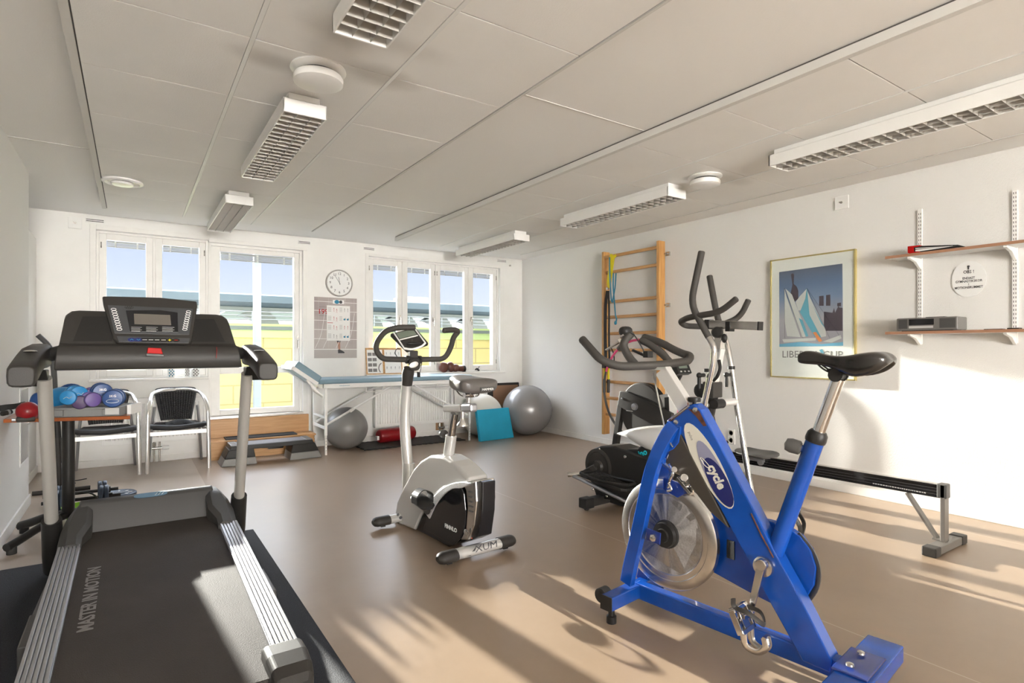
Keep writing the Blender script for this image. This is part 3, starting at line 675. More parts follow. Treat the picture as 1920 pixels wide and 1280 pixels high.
for r_ in range(4):
    zc = zs1_-(zs1_-zs0)*(.13+.25*r_)
    for u in (.30, .42): fig(mr if r_ < 3 else mbk, V((xs0+(xs1-xs0)*u, YW-.0062, zc-.01*(u > .35))), .055, 0)
    for u in (.76, .90):
        if r_ in (1, 3): mt.ball(V((xs0+(xs1-xs0)*u, YW-.006, zc-.004)), (.014, .0008, .012), 10); fig(mbk, V((xs0+(xs1-xs0)*u+.01, YW-.0062, zc)), .035, 0)
        else: fig(mbk if r_ == 0 else mr, V((xs0+(xs1-xs0)*u, YW-.0062, zc)), .05, 0)
    for k in range(5): mbk.bb((xs0+(xs1-xs0)*.05, YW-.0060, zc+.03-.012*k), (xs0+(xs1-xs0)*.19, YW-.0056, zc+.0325-.012*k)); mbk.bb((xs0+(xs1-xs0)*.54, YW-.0060, zc+.03-.012*k), (xs0+(xs1-xs0)*.66, YW-.0056, zc+.0325-.012*k))
mr.bb((xs0+(xs1-xs0)*.02, YW-.006, zs0+(zs1_-zs0)*.50), (xs0+(xs1-xs0)*.26, YW-.0056, zs0+(zs1_-zs0)*.515))
build(mr, 'red_figures', mat('fig_red', (.5, .05, .07), .6), sh); build(mbk, 'grey_figures', 'ink_grey', sh); build(mt, 'ball_figures', 'teal_band', sh)
tp = onY(624, 562, YW); tq = onY(645, 570, YW)
r = build(MB().bb((tp.x, YW-.004, tq.z), (tq.x, YW-.0018, tp.z)), 'picture_card', 'white', label='small card with a blue ball picture at the top of the mauve poster', cat='card')
build(MB().ball(((tp.x*.65+tq.x*.35), YW-.0042, (tp.z+tq.z)/2), (.03, .001, .024), 14), 'ball_print', 'teal_band', r)
build(MB().ball(((tp.x*.3+tq.x*.7), YW-.0042, (tp.z+tq.z)/2), (.02, .001, .02), 14), 'figure_print', 'ink', r)
# exercise charts on the sill left end
for (xa_, xb_, ya_, yb2, lb, nm) in ((689, 722, 652, 703, 'exercise chart of grey photos in a wooden frame, left on the window sill', 0), (722, 757, 652, 703, 'exercise chart with small black figures in a wooden frame, right of the photo chart', 1)):
    A = onY(xa_, ya_, YW-.11); B = onY(xb_, yb2, YW-.11); yy = YW-.11
    zlo = w2s-.001; r = empty('exercise_chart', ((A.x+B.x)/2, yy, zlo), lb, 'chart', 'framed exercise charts')
    R0 = V((A.x, yy+.035, zlo)); up = V((0, .0, 1))
    def q_(u, v, d=0): return V((A.x+(B.x-A.x)*u, YW-.02-d-.05*(1-v), zlo+(A.z-zlo)*v))
    build(MB().prism([q_(0, 0), q_(1, 0), q_(1, 1), q_(0, 1)], (0, -.012, 0)), 'board', 'pine_h', r, bevel=.002)
    build(MB().prism([q_(.06, .04, .0125), q_(.94, .04, .0125), q_(.94, .93, .0125), q_(.06, .93, .0125)], (0, -.001, 0)), 'print', 'paper', r)
    m = MB()
    if nm == 0:
        for i_ in range(2):
            for j_ in range(4): m.prism([q_(.1+.27*i_, .1+.2*j_, .014), q_(.33+.27*i_, .1+.2*j_, .014), q_(.33+.27*i_, .22+.2*j_, .014), q_(.1+.27*i_, .22+.2*j_, .014)], (0, -.0005, 0))
        m.tube(crom([q_(.78, .08, .0145), q_(.70, .2, .0145), q_(.74, .34, .0145), q_(.86, .42, .0145)], 4), .006, 5)
    else:
        for i_ in range(4):
            for j_ in (.18, .45, .72): fig(m, q_(.16+.22*i_, j_+.05, .0145), .04, 0)
    build(m, 'chart_pictures', 'ink_grey' if nm == 0 else 'ink', r)

# framed sailing poster on the right wall
y0_, y1_, z0_, z1_ = 2.30, 3.045, .935, 2.015
fr = empty('framed_poster', (XW, (y0_+y1_)/2, z0_), 'framed poster of racing sailboats before a skyline, in a thin brass frame', 'picture')
f_ = .012; xf = XW-.032
m = MB()
for a, b in (((y0_, z0_), (y1_, z0_+f_)), ((y0_, z1_-f_), (y1_, z1_)), ((y0_, z0_), (y0_+f_, z1_)), ((y1_-f_, z0_), (y1_, z1_))): m.bb((xf, a[0], a[1]), (XW-.001, b[0], b[1]))
build(m, 'frame', 'brass', fr, bevel=.002)
build(MB().bb((xf+.008, y0_+f_, z0_+f_), (XW-.002, y1_-f_, z1_-f_)), 'mount', 'paper', fr)
xp = xf+.008
def f2(u, v, d=.0006): # u from left (large y) to right
    return V((xp-d, y1_-(y1_-y0_)*u, z0_+(z1_-z0_)*v))
def fp(px, py, d=.0006): p = onX(px, py, xp); p.x = xp-d; return p
def quad(cs, d, t=.0004): return MB().prism([fp(a, b, d) for a, b in cs], (-t, 0, 0))
m = mat('poster_sky', (.16, .22, .36), .4); t = m.node_tree
g_ = t.nodes.new('ShaderNodeTexCoord'); s3 = t.nodes.new('ShaderNodeSeparateXYZ'); cr = t.nodes.new('ShaderNodeValToRGB'); t.links.new(g_.outputs['Generated'], s3.inputs[0]); t.links.new(s3.outputs['Z'], cr.inputs[0]); t.links.new(cr.outputs[0], bsdf(m).inputs['Base Color'])
el = cr.color_ramp.elements; el[0].position = 0; el[0].color = (.36, .33, .37, 1); el[1].position = 1; el[1].color = (.12, .14, .20, 1)
for p_, c_ in ((.35, (.42, .40, .45, 1)), (.62, (.20, .27, .42, 1)), (.80, (.13, .19, .32, 1))): q = el.new(p_); q.color = c_
build(quad([(1461.5, 650), (1581, 648), (1579.5, 494), (1461, 510)], .0004), 'printed_sky', 'poster_sky', fr)
pm = mat('print_mauve', (.085, .065, .085), .5)
m = quad([(1539, 580), (1544, 580), (1544, 553), (1536, 552), (1536, 572)], .001)
m2 = MB()
for cs in ([(1536, 573), (1544.5, 573), (1544.5, 554), (1536, 555)], [(1549, 573), (1557, 573), (1557, 552), (1549, 553)], [(1545, 620), (1580, 620), (1580, 577), (1573, 576), (1573, 570), (1571, 576), (1566, 586), (1564, 577), (1561, 586), (1545, 584)], [(1570, 574), (1577, 574), (1577, 567), (1570, 568)]): m2.prism([fp(a, b, .001) for a, b in cs], (-.0004, 0, 0))
build(m2, 'printed_skyline', pm, fr)
build(quad([(1490, 565), (1497, 560), (1497, 545), (1494, 537), (1488, 532), (1489, 515), (1487, 512), (1483, 514), (1486, 533), (1483, 548), (1482, 555)], .001), 'printed_statue', pm, fr)
build(quad([(1462, 612), (1471, 612), (1490, 560), (1505, 575), (1530, 610), (1581, 640), (1581, 600)], .0007) if False else quad([(1461.5, 650), (1581, 648), (1581, 641), (1540, 645), (1500, 641), (1461.5, 645)], .0012), 'printed_sea', mat('print_sea', (.16, .42, .60), .4), fr)
cw = mat('print_sail_white', (.62, .62, .60), .5); cb = mat('print_sail_blue', (.14, .42, .55), .5)
build(MB().prism([fp(a, b, .0014) for a, b in [(1471, 540), (1475, 556), (1501, 632), (1476, 630), (1471, 600)]], (-.0004, 0, 0)).prism([fp(a, b, .0017) for a, b in [(1473, 541), (1485, 552), (1516, 630), (1504, 632)]], (-.0004, 0, 0)).prism([fp(a, b, .0013) for a, b in [(1513, 541), (1500, 555), (1492, 566), (1497, 582), (1513, 580)]], (-.0004, 0, 0)).prism([fp(a, b, .0019) for a, b in [(1514, 545), (1520, 560), (1548, 618), (1549, 630), (1540, 632), (1518, 590)]], (-.0004, 0, 0)).prism([fp(a, b, .0020) for a, b in [(1467, 636), (1530, 633), (1530, 638), (1470, 642)]], (-.0004, 0, 0)).prism([fp(a, b, .0020) for a, b in [(1543, 640), (1576, 628), (1578, 634), (1560, 642)]], (-.0004, 0, 0)), 'printed_white_sails', cw, fr)
build(MB().prism([fp(a, b, .0016) for a, b in [(1513, 541), (1519, 560), (1533, 600), (1540, 632), (1528, 632), (1500, 585), (1510, 560)]], (-.0004, 0, 0)).prism([fp(a, b, .0021) for a, b in [(1524, 572), (1538, 598), (1548, 616), (1540, 606)]], (-.0004, 0, 0)).prism([fp(a, b, .0021) for a, b in [(1505, 600), (1516, 630), (1511, 631), (1498, 596)]], (-.0004, 0, 0)), 'printed_blue_sails', cb, fr)
build(quad([(1524, 623), (1530, 622), (1542, 639), (1536, 641)], .0023), 'printed_orange_flash', 'orange', fr)
m = MB()
for a, b in (((1471, 540), (1472, 634)), ((1471, 540), (1506, 634)), ((1513, 540), (1556, 634)), ((1513, 540), (1576, 632)), ((1550, 620), (1556, 610))): m.beam(fp(*a, .0024), fp(*b, .0024), .0004, .002, up=X1)
build(m, 'printed_rigging', 'ink', fr)
ct = fp(1521, 665, .0007); build(MB().text('LIBERTY  CUP', ct, -Y1, Z, .088, ext=.0004, sx=1.0), 'lettering', 'ink_grey', fr)
build(MB().prism([fp(a, b, .001) for a, b in [(1536, 656), (1542, 654), (1546, 664), (1540, 662)]], (-.0004, 0, 0)), 'printed_emblem', cb, fr)
build(MB().bb((xp-.0045, y0_+f_, z0_+f_), (xp-.0035, y1_-f_, z1_-f_)), 'pane', 'glass', fr)

# round door sign
c = onX(1817, 523, XW); r = empty('notice_plate', (XW, c.y, c.z-.125), 'oval white notice plate between the two wall shelves', 'sign')
build(MB().prism([V((XW-.001, c.y+.101*math.cos(2*pi*k/48), c.z+.127*math.sin(2*pi*k/48))) for k in range(48)], (-.007, 0, 0)), 'disc', 'white', r)
m = MB()
for s, dz, sz in (('OBS !', .050, .034), ('ENDAST', .006, .025), ('GYMNASTIKSKOR', -.016, .025), ('I', -.038, .022), ('MOTIONSRUMMET', -.060, .025)): m.text(s, (XW-.0085, c.y, c.z+dz-.0), -Y1, Z, sz*.92, ext=.0003, sx=.84, bold=.0004)
build(m, 'lettering', 'ink', r)
build(MB().lathe([(.001, 0), (.007, 0), (.006, .006), (.001, .007)], (XW-.008, c.y-.0, c.z+.09), -X1, 12).box((XW-.011, c.y, c.z+.08), (.004, .006, .02)), 'nail', 'ink', r)

# shelves on slotted rails
for i, (y, zt, zb, lb) in enumerate(((1.85, 2.249, 1.232, 'white slotted shelf rail at the left ends of the wall shelves'), (1.296, 2.262, 1.236, 'white slotted shelf rail near the right edge of the photo'))):
    r = build(MB().bb((XW-.013, y-.0145, zb), (XW, y+.0145, zt)), 'shelf_rail', 'enamel', bevel=.001, label=lb, cat='shelf rail', group='slotted shelf rails')
    m = MB(); z = zb+.02
    while z < zt-.02:
        for dy in (-.006, .006): m.bb((XW-.0136, y+dy-.0018, z), (XW-.0128, y+dy+.0018, z+.014))
        z += .028
    build(m, 'slot', 'gap_dark', r, kind='stuff')
for zt, lb, nm in ((1.893, 'upper wall shelf with a reddish wood edge, carrying the red-ended folder', 'u'), (1.325, 'lower wall shelf with a reddish wood edge, carrying the radio', 'l')):
    r = empty('wall_shelf', (XW, 1.2, zt-.02), lb, 'shelf', 'wall shelves on slotted rails')
    build(MB().bb((4.722, .3, zt-.019), (XW-.016, 1.997, zt)), 'board', 'white', r)
    build(MB().bb((4.72, .3, zt-.0195), (4.7225, 1.999, zt+.0003)).bb((4.722, 1.997, zt-.0195), (XW-.016, 1.999, zt+.0003)), 'edge_band', 'shelf_edge', r)
    for y in (1.85, 1.296):
        pr = [(XW-.013, y, zt-.10), (XW-.013, y, zt-.02), (4.74, y, zt-.02), (4.74, y, zt-.032), (4.84, y, zt-.05)]
        build(MB().prism([V(p)-Y1*.010 for p in pr], (0, .020, 0)), 'bracket', 'enamel', r, bevel=.002)
# radio on the lower shelf
zz = 1.325; ya = onX(1679, 600, 4.735).y; yb3 = onX(1794, 600, 4.735).y
r = empty('radio', (4.82, (ya+yb3)/2, zz), 'flat grey tabletop radio on the lower wall shelf', 'radio')
build(MB().bb((4.75, yb3, zz+.006), (4.92, ya, zz+.098)), 'case', mat('radio_case', (.16, .15, .14), .4), r, bevel=.008, seg=3)
build(MB().bb((4.76, yb3+.03, zz), (4.91, ya-.03, zz+.008)), 'foot', 'black_plastic', r)
wdt = ya-yb3
build(MB().bb((4.7475, ya-.63*wdt, zz+.045), (4.7505, ya-.22*wdt, zz+.088)), 'display', 'screen_dark', r)
build(MB().bb((4.745, ya-.62*wdt, zz+.022), (4.7505, ya-.22*wdt, zz+.038)), 'disc_slot', 'alu_light', r)
for u0, u1 in ((.04, .19), (.72, .97)):
    m = MB().bb((4.748, ya-u1*wdt, zz+.02), (4.7505, ya-u0*wdt, zz+.088))
    for k in range(8): m.bb((4.7468, ya-u1*wdt+.003, zz+.024+.008*k), (4.7485, ya-u0*wdt-.003, zz+.027+.008*k))
    build(m, 'speaker_grille', 'grey_plastic', r)
build(MB().bb((4.80, ya-.75*wdt, zz+.098), (4.88, ya-.45*wdt, zz+.103)), 'top_panel', 'black_plastic', r)
# folder with red back on the upper shelf
zz = 1.893; y_a = onX(1702, 463, 4.76).y; y_b = onX(1796, 458, 4.76).y
r = empty('document_folder', (4.83, (y_a+y_b)/2, zz), 'black folder of papers with a bright red spine lying on the upper wall shelf', 'folder')
build(MB().prism([(4.76, y_a-.03, zz+.004), (4.76, y_b, zz+.022), (4.76, y_b, zz+.026), (4.76, y_a-.03, zz+.058)], (.15, 0, 0)), 'cover', 'black_plastic', r)
build(MB().prism([(4.757, y_a-.05, zz+.012), (4.757, y_b+.03, zz+.020), (4.757, y_b+.03, zz+.022), (4.757, y_a-.05, zz+.028)], (.14, 0, 0)).prism([(4.757, y_a-.05, zz+.034), (4.757, y_b+.05, zz+.022), (4.757, y_b+.05, zz+.023), (4.757, y_a-.05, zz+.040)], (.14, 0, 0)), 'papers', 'paper', r)
build(MB().prism([(4.754, y_a, zz+.012), (4.754, y_a-.02, zz), (4.754, y_a-.08, zz+.004), (4.754, y_a-.08, zz+.012), (4.754, y_a-.04, zz+.016), (4.754, y_a-.04, zz+.046), (4.754, y_a-.085, zz+.050), (4.754, y_a-.08, zz+.058), (4.754, y_a, zz+.060)], (.16, 0, 0)), 'spine', 'red', r, bevel=.003, label='bright red spine')
p = onX(1893, 611, 4.85); build(MB().bb((4.78, 1.32, 1.325), (4.84, 1.42, 1.331)).bb((4.79, 1.24, 1.325), (4.86, 1.30, 1.335)), 'card_case', 'black_plastic', bevel=.002, label='small flat black items at the right end of the lower wall shelf', cat='case')

# ================================================================== WALL BARS
wb_ = empty('wall_bars', (4.86, 4.75, .145), 'pine wall bars with ten rungs mounted on the right wall', 'wall bars')
XB = 4.86
for y in (5.19, 4.311): build(MB().bb((XB-.05, y-.019, .145), (XB+.05, y+.019, 2.387)), 'upright', 'pine', wb_, bevel=.004)
for l, rr_ in ((480, 462), (509, 497), (565, 558.5), (594, 592), (625, 624.5), (656, 656), (688, 689), (716, 720), (747, 756), (778, 790)):
    zl = onX(1150, l, XB-.02).z; xb_ = XB-.035 if l == 480 else XB-.005
    m = MB(); m.beam((xb_, 5.175, zl), (xb_, 4.326, zl), .028, .036); build(m, 'rung', 'pine_h', wb_, bevel=.009, seg=3)
for pz in ((1251, 476), (1250, 572)):
    p = onX(pz[0], pz[1], XW-.01)
    m = MB().bb((XW-.02, 4.245, p.z-.022), (XW, 4.292, p.z+.022)).cyl((XW-.03, 4.262, p.z), (XW-.015, 4.262, p.z), .009, 8).bb((XW-.02, 4.27, p.z-.01), (XB+.03, 4.295, p.z+.01)); build(m, 'wall_bolt', 'valve', wb_)
# suspension trainer straps
F0 = XB-.062
def fx(px, py, d=0): return onX(px, py, F0-d)
tx = empty('suspension_trainer', fx(1140, 722), 'yellow and black suspension training straps hanging on the left of the wall bars', 'training straps')
def strap(pts, wpx, d=0, th=.004):
    P = crom([fx(a, b, d) for a, b in pts], 4); m = MB(); rings = []
    for i, p in enumerate(P):
        t_ = (P[min(i+1, len(P)-1)]-P[max(i-1, 0)]).normalized(); sd_ = t_.cross(X1).normalized(); w_ = wpx*.0066/2
        rings.append([p+sd_*w_+X1*th/2, p-sd_*w_+X1*th/2, p-sd_*w_-X1*th/2, p+sd_*w_-X1*th/2])
    return m.loft(rings, sm=False)
build(strap([(1151, 478), (1149, 490), (1146, 510), (1143, 530), (1142, 540)], 7, .004), 'yellow_strap', 'yellow', tx)
b = strap([(1146, 476), (1144, 500), (1140, 530), (1144, 538)], 6, .01); b2_ = strap([(1155, 478), (1150, 484)], 5, .01)
build(b, 'yellow_strap', 'yellow', tx); build(b2_, 'yellow_loop', 'yellow', tx)
build(strap([(1139, 545), (1136, 570), (1135, 620), (1136, 680)], 7, .004), 'black_strap', 'black_web', tx)
build(strap([(1141, 545), (1142, 580), (1142, 640), (1143, 680)], 4.5, .010), 'black_strap', 'black_web', tx)
build(MB().box(fx(1139, 541, .008), (.02, .03, .03)), 'carabiner', 'valve', tx)
for k, (xa, ln) in enumerate(((1133.5, 0), (1141, 0))):
    build(MB().bb(fx(xa-3.6, 683, .012)-X1*.012, fx(xa+3.6, 690, .0)), 'buckle', 'charcoal', tx)
    build(MB().tube([fx(xa, 690, .01), fx(xa, 711, .01)], .020, 10, flat=.7), 'foot_cradle', 'yellow', tx)
    build(MB().grip([fx(xa, 710, .01), fx(xa-.4, 736, .01)], .019), 'handle', 'foam_grip', tx)
build(MB().tube(crom([fx(1145, 650, .02), fx(1151, 665, .02), fx(1151, 685, .02), fx(1146, 690, .02)], 4), .007, 8), 'handle_loop', 'black_web', tx)
bd = empty('resistance_band', fx(1153, 600), 'thin teal elastic band tied round the upper rungs of the wall bars', 'elastic band')
m = strap([(1143, 482), (1143, 505), (1146, 560), (1150, 566)], 3, .016, .002)
build(m, 'band_strand', 'teal_band', bd)
build(strap([(1155, 512), (1153, 540), (1148, 566)], 3, .02, .002), 'band_strand', 'teal_band', bd)
build(strap([(1150, 512), (1150, 540), (1152, 566), (1154, 590), (1156, 598), (1154, 607)], 3.2, .024, .002), 'band_tail', 'teal_band', bd)
build(MB().ball(fx(1154, 605, .02), (.01, .022, .025), 10), 'knot', 'teal_band', bd)
# pilates ring behind bars: arcs of pink and grey
hr_ = empty('exercise_hoop', (XB-.08, 4.75, .33), 'large pink and grey exercise hoop leaning on the wall bars', 'hoop')
hc = onX(1205, 735, XB-.075); 
def hoop(a0, a1): return [V((XB-.100, hc.y+.57*math.cos(a), hc.z+.57*math.sin(a))) for a in [math.radians(a0+(a1-a0)*k/24) for k in range(25)]]
hc.z = onX(1190, 637, XB-.075).z-.57; hc.y = onX(1201, 638, XB-.075).y
build(MB().tube(hoop(20, 120), .014, 8), 'pink_section', 'pink', hr_); build(MB().tube(hoop(120, 195), .014, 8), 'grey_section', 'grey_plastic', hr_)
build(MB().tube(hoop(195, 212), .014, 8), 'pink_section', 'pink', hr_); build(MB().tube(hoop(212, 380), .014, 8), 'grey_section', 'grey_plastic', hr_)

# ================================================================== TREADMILL
build(MB().bb((-.62, .4, 0), (.664, 4.075, .006)), 'floor_mat', 'mat_fleck', bevel=.002, label='dark speckled rubber mat under the treadmill', cat='mat')
tm = empty('treadmill', (.092, 2.9, .006), 'black and silver treadmill with a wide console, seen from behind at left', 'treadmill')
XA, XBt = -.298, .482; XM = .092
def dz(y): return .25+.047*(y-3.43)                  # height of the inclined side rails
Y0t, Y1t = 2.02, 3.46
def slab(x0, x1, ya, yb, za, zb, m=None):            # block following the incline, za/zb relative to dz
    m = m or MB()
    return m.add([(x0, ya, dz(ya)+za), (x1, ya, dz(ya)+za), (x1, ya, dz(ya)+zb), (x0, ya, dz(ya)+zb), (x0, yb, dz(yb)+za), (x1, yb, dz(yb)+za), (x1, yb, dz(yb)+zb), (x0, yb, dz(yb)+zb)], [(0, 1, 2, 3), (7, 6, 5, 4), (0, 4, 5, 1), (1, 5, 6, 2), (2, 6, 7, 3), (3, 7, 4, 0)])
xbl, xbr = XA+.088, XBt-.088
build(slab(xbl-.004, xbr+.004, 1.93, 3.70, -.040, -.028), 'running_belt', 'belt', tm)
build(slab(XA+.01, XBt-.01, 1.98, 3.75, -.11, -.042), 'deck', 'black_plastic', tm, bevel=.006)
for x0, x1, nm in ((XA, xbl, 'left'), (xbr, XBt, 'right')):
    m = slab(x0, x1, Y0t-.02, Y1t, -.075, -.010)
    n = 6
    for k in range(n):
        a = x0+(x1-x0)*(k+.12)/n; b = x0+(x1-x0)*(k+.88)/n; slab(a, b, Y0t-.02, Y1t, -.011, 0, m)
    build(m, 'foot_rail', 'alu', tm, bevel=.0015, label='ribbed silver foot rail')
    # rear end caps, rounded
    s = -1 if nm == 'left' else 1; xo_ = x0-.012 if s < 0 else x1+.012; xi = xbl+.03 if s < 0 else xbr-.035
    a, b = sorted((xo_, xi)); yb_ = 1.86
    m = MB(); rings = []
    for yy, top, bot, ins in ((2.06, .010, -.10, .0), (1.98, .016, -.115, 0), (1.91, .010, -.12, .003), (1.875, -.008, -.12, .008), (1.86, -.03, -.115, .016)):
        rings.append([V((a+ins, yy, dz(yy)+bot)), V((b-ins, yy, dz(yy)+bot)), V((b-ins, yy, dz(yy)+top-.014)), V((b-ins-.014, yy, dz(yy)+top)), V((a+ins+.014, yy, dz(yy)+top)), V((a+ins, yy, dz(yy)+top-.014))])
    m.loft(rings, sm=False); build(m, 'rear_cap', 'charcoal', tm, bevel=.008, seg=3)
build(MB().cyl((xbl, 1.955, dz(1.955)-.066), (xbr, 1.955, dz(1.955)-.066), .036, 20), 'rear_roller', 'belt', tm)
# words along the left of the belt
m = MB(); oo = V((-.140, 2.87, dz(2.87)-.0265)); rt = V((0, 1, .047)); m.text('MASTER IN MOTION', oo, rt, V((-1, 0, 0)), .068, ext=.0004, sx=1.0, bold=.0015)
build(m, 'belt_lettering', 'ink_grey', tm)
M['ink_grey'].node_tree.nodes['Principled BSDF'].inputs['Base Color'].default_value = (.20, .19, .18, 1)
# motor hood: cross ridge and two arms coming back along the rails
rings = []
def hood_ring(x, arm):
    # profile in Y/Z: from back bottom, over ridge, down the front
    f = arm
    pr = [(4.15, .04), (4.12, .16), (3.98, .30), (3.86, .372), (3.80, .388), (3.765, .378), (3.70-.00*f, .22+.0*f), (3.70, .19), (3.72, .04)]
    return [V((x, y, z+.012*(x+.25)*0)) for y, z in pr]
m = MB(); m.loft([hood_ring(x, 0) for x in (-.235, -.20, .35, .395)], sm=True)
hood = build(m, 'motor_hood', 'hood', tm, bevel=.012, seg=3)
for s, xi, xo_ in ((-1, -.195, XA-.014), (1, .375, XBt+.014)):
    m = MB(); rings = []
    for y, zt, fi in ((3.44, dz(3.44)+.010, 0), (3.52, dz(3.52)+.028, 0), (3.62, .315, .0), (3.72, .352, .01), (3.81, .378, .025), (3.90, .355, .03), (4.02, .27, .05), (4.12, .14, .07)):
        xi2 = xi+s*.0-(s*.02 if y > 3.6 else -s*.012)
        xo2_ = xo_-s*fi*1.6
        rings.append([V((xi2, y, .05)), V((xi2, y, zt-.02)), V((xi2+s*.022, y, zt)), V((xo2_-s*.045, y, zt-.004)), V((xo2_-s*.012, y, zt-.04)), V((xo2_, y, zt-.10)), V((xo2_, y, .05))])
    m.loft(rings, sm=True); build(m, 'hood_arm', 'hood', tm, bevel=.004)
# oval badge on ridge
bc = V((.085, 3.766, .380)); bn = V((0, -.75, .66)).normalized(); up = V((0, .66, .75))
m = MB(); n = 28; vs = [bc+X1*.080*math.copysign(abs(math.cos(2*pi*k/n))**.7, math.cos(2*pi*k/n))+up*.014*math.sin(2*pi*k/n) for k in range(n)]
bad = build(m.prism(vs, bn*.006), 'badge', mat('badge_blue', (.16, .26, .36), .25, metal=.4), tm, label='long oval blue-grey badge')
m = MB()
for k in range(3): m.beam(bc+bn*.0065+X1*(.02+.016*k)-up*.007, bc+bn*.0065+X1*(.032+.016*k)+up*.008, .001, .006, up=bn)
build(m, 'badge_mark', 'white', bad)
# uprights
def post(y, x): return None
for s, xx in ((-1, -.345), (1, .530)):
    a = V((xx, 3.737, .30)); b = V((xx, 3.45, 1.06))
    P = [a+(b-a)*k/6 for k in range(7)]
    build(MB().tube(P, .040, 18, flat=.72, up=X1), 'upright', 'champagne', tm, label='beige-silver metal upright')
    build(MB().tube([V((xx, 3.86, .03)), V((xx, 3.81, .12)), a+(b-a)*.03], .05, 14, flat=.9, up=X1, rs=[.052, .052, .048]), 'upright_socket', 'black_plastic', tm)
    # warning sticker facing the user
    c = a+(b-a)*.735; d = (b-a).normalized(); nn = V((0, -d.z, d.y)).normalized()
    if nn.y > 0: nn = -nn
    r = build(MB().beam(c-d*.055+nn*.0290, c+d*.055+nn*.0290, .030, .0012, up=nn), 'warning_sticker', 'paper', tm, label='small white sticker with a red warning triangle')
    m = MB().prism([c+d*.022+nn*.0300-X1*.011, c+d*.022+nn*.0300+X1*.011, c+d*.045+nn*.0300], nn*.0004); build(m, 'warning_triangle', 'red', r)
    m = MB()
    for k in range(6): m.beam(c+d*(.012-.010*k)+nn*.0298-X1*.011, c+d*(.012-.010*k)+nn*.0298+X1*.010, .0025, .0006, up=nn)
    build(m, 'sticker_text', 'ink_grey', r)
# side frame under the deck
for xx in (XA-.02, XBt+.02):
    build(MB().beam((xx, 2.9, .115), (xx, 3.85, .06), .03, .06).bb((xx-.02, 2.62, .008), (xx+.02, 2.92, .15)), 'base_frame', 'grey_plastic', tm, bevel=.006)
# console
def cons(u, v, d=0):   # u 0..1 left-right, v 0..1 bottom-top ; d towards the user
    y = 3.36+.14*v**1.3; xl = -.302+.035*v; xr = .492-.06*v
    n_ = V((0, -1, .25)).normalized()
    return V((xl+(xr-xl)*u, y, 1.10+.29*v))+n_*d
def ringc(u):
    e = min(u, 1-u); k = 1-max(0, (.05-e)/.05)**2*.10
    top = k*1.0; dd = .0
    vv = [(0, .0), (.10, .022), (.26, .034), (.36, .028), (.42, .0), (.70, -.004), (.93*top, 0), (1.0*top, -.012)]
    fr_ = [cons(u, v, d) for v, d in vv]; back = [V((p.x, p.y+.075+.02*(1-i/7), p.z-.006)) for i, p in enumerate(fr_)][::-1]
    return fr_+back
m = MB(); m.loft([ringc(u) for u in (0, .012, .03, .07, .15, .3, .5, .7, .85, .93, .97, .988, 1)], sm=True)
con = build(m, 'console', 'charcoal', tm, bevel=.004)
# recessed cup trays either side
for u0, u1 in ((.065, .27), (.72, .935)):
    m = MB().prism([cons(u0+(.03 if u0 < .5 else 0), .885, .0012), cons(u1-(.03 if u0 > .5 else 0), .90, .0012), cons(u1, .46, .0012), cons(u0, .46, .0012)], V((0, -.0012, .0003)))
    build(m, 'cup_tray', 'black_plastic', con, bevel=.004)
# centre display unit
def cn(px, py, d): # point seen at px,py on the console face raised by d
    p0 = V((0, 3.36, 1.10)); n_ = V((0, -.29, .14)).normalized(); dd = D(px, py); p = p0+n_*d; return O+dd*((p-O).dot(n_)/dd.dot(n_))
nC = V((0, -.29, .14)).normalized()
def pc(pts, d0, d1): return MB().prism([cn(a, b, d0) for a, b in pts], nC*(d1-d0))
hs = build(pc([(192, 562), (240, 562.5), (300, 564), (368, 571), (369, 580), (359, 645), (352, 651), (222, 649), (214, 642), (194, 575)], -.01, .030), 'display_unit', 'charcoal', con, bevel=.008, seg=3)
fc = build(pc([(202, 572), (362, 579), (355, 628), (215, 625)], .030, .0325), 'display_face', 'panel_grey', hs, bevel=.002)
build(pc([(236, 582), (300, 581.5), (333, 586), (334, 623), (244, 622)], .0325, .035), 'display_window', 'screen_dark', fc, bevel=.003)
build(pc([(251, 588), (319, 590.5), (321, 609.5), (252, 607.5)], .035, .0358), 'screen', 'screen', fc)
m = MB()
for c0_, c1_, n in ((246, 266, 4), (274, 296, 4), (304, 327, 4)):
    for k in range(n): y = 613+2.4*k; m.beam(cn(c0_, y, .0353), cn(c1_-3*(k % 2), y+.5, .0353), .0016, .0006, up=nC)
build(m, 'printed_text', 'alu_light', fc)
for lx, x2, yb0 in ((213, 224, 579.5), (353.5, 346.5, 584)):
    for k in range(9):
        t_ = k/8; c = cn(lx+(x2-lx)*t_, yb0+(617-yb0)*t_+.3, .0325)
        r = build(MB().tube([c+X1*.0105*math.cos(a)+V((0, .14, .29)).normalized()*.0062*math.sin(a)+nC*.001 for a in [2*pi*j/16 for j in range(16)]], .0014, 5, closed=True), 'program_button', 'white', fc)
build(pc([(219, 630), (356, 634), (354, 643), (223, 641)], .030, .032), 'key_strip', 'panel_grey', hs, bevel=.002)
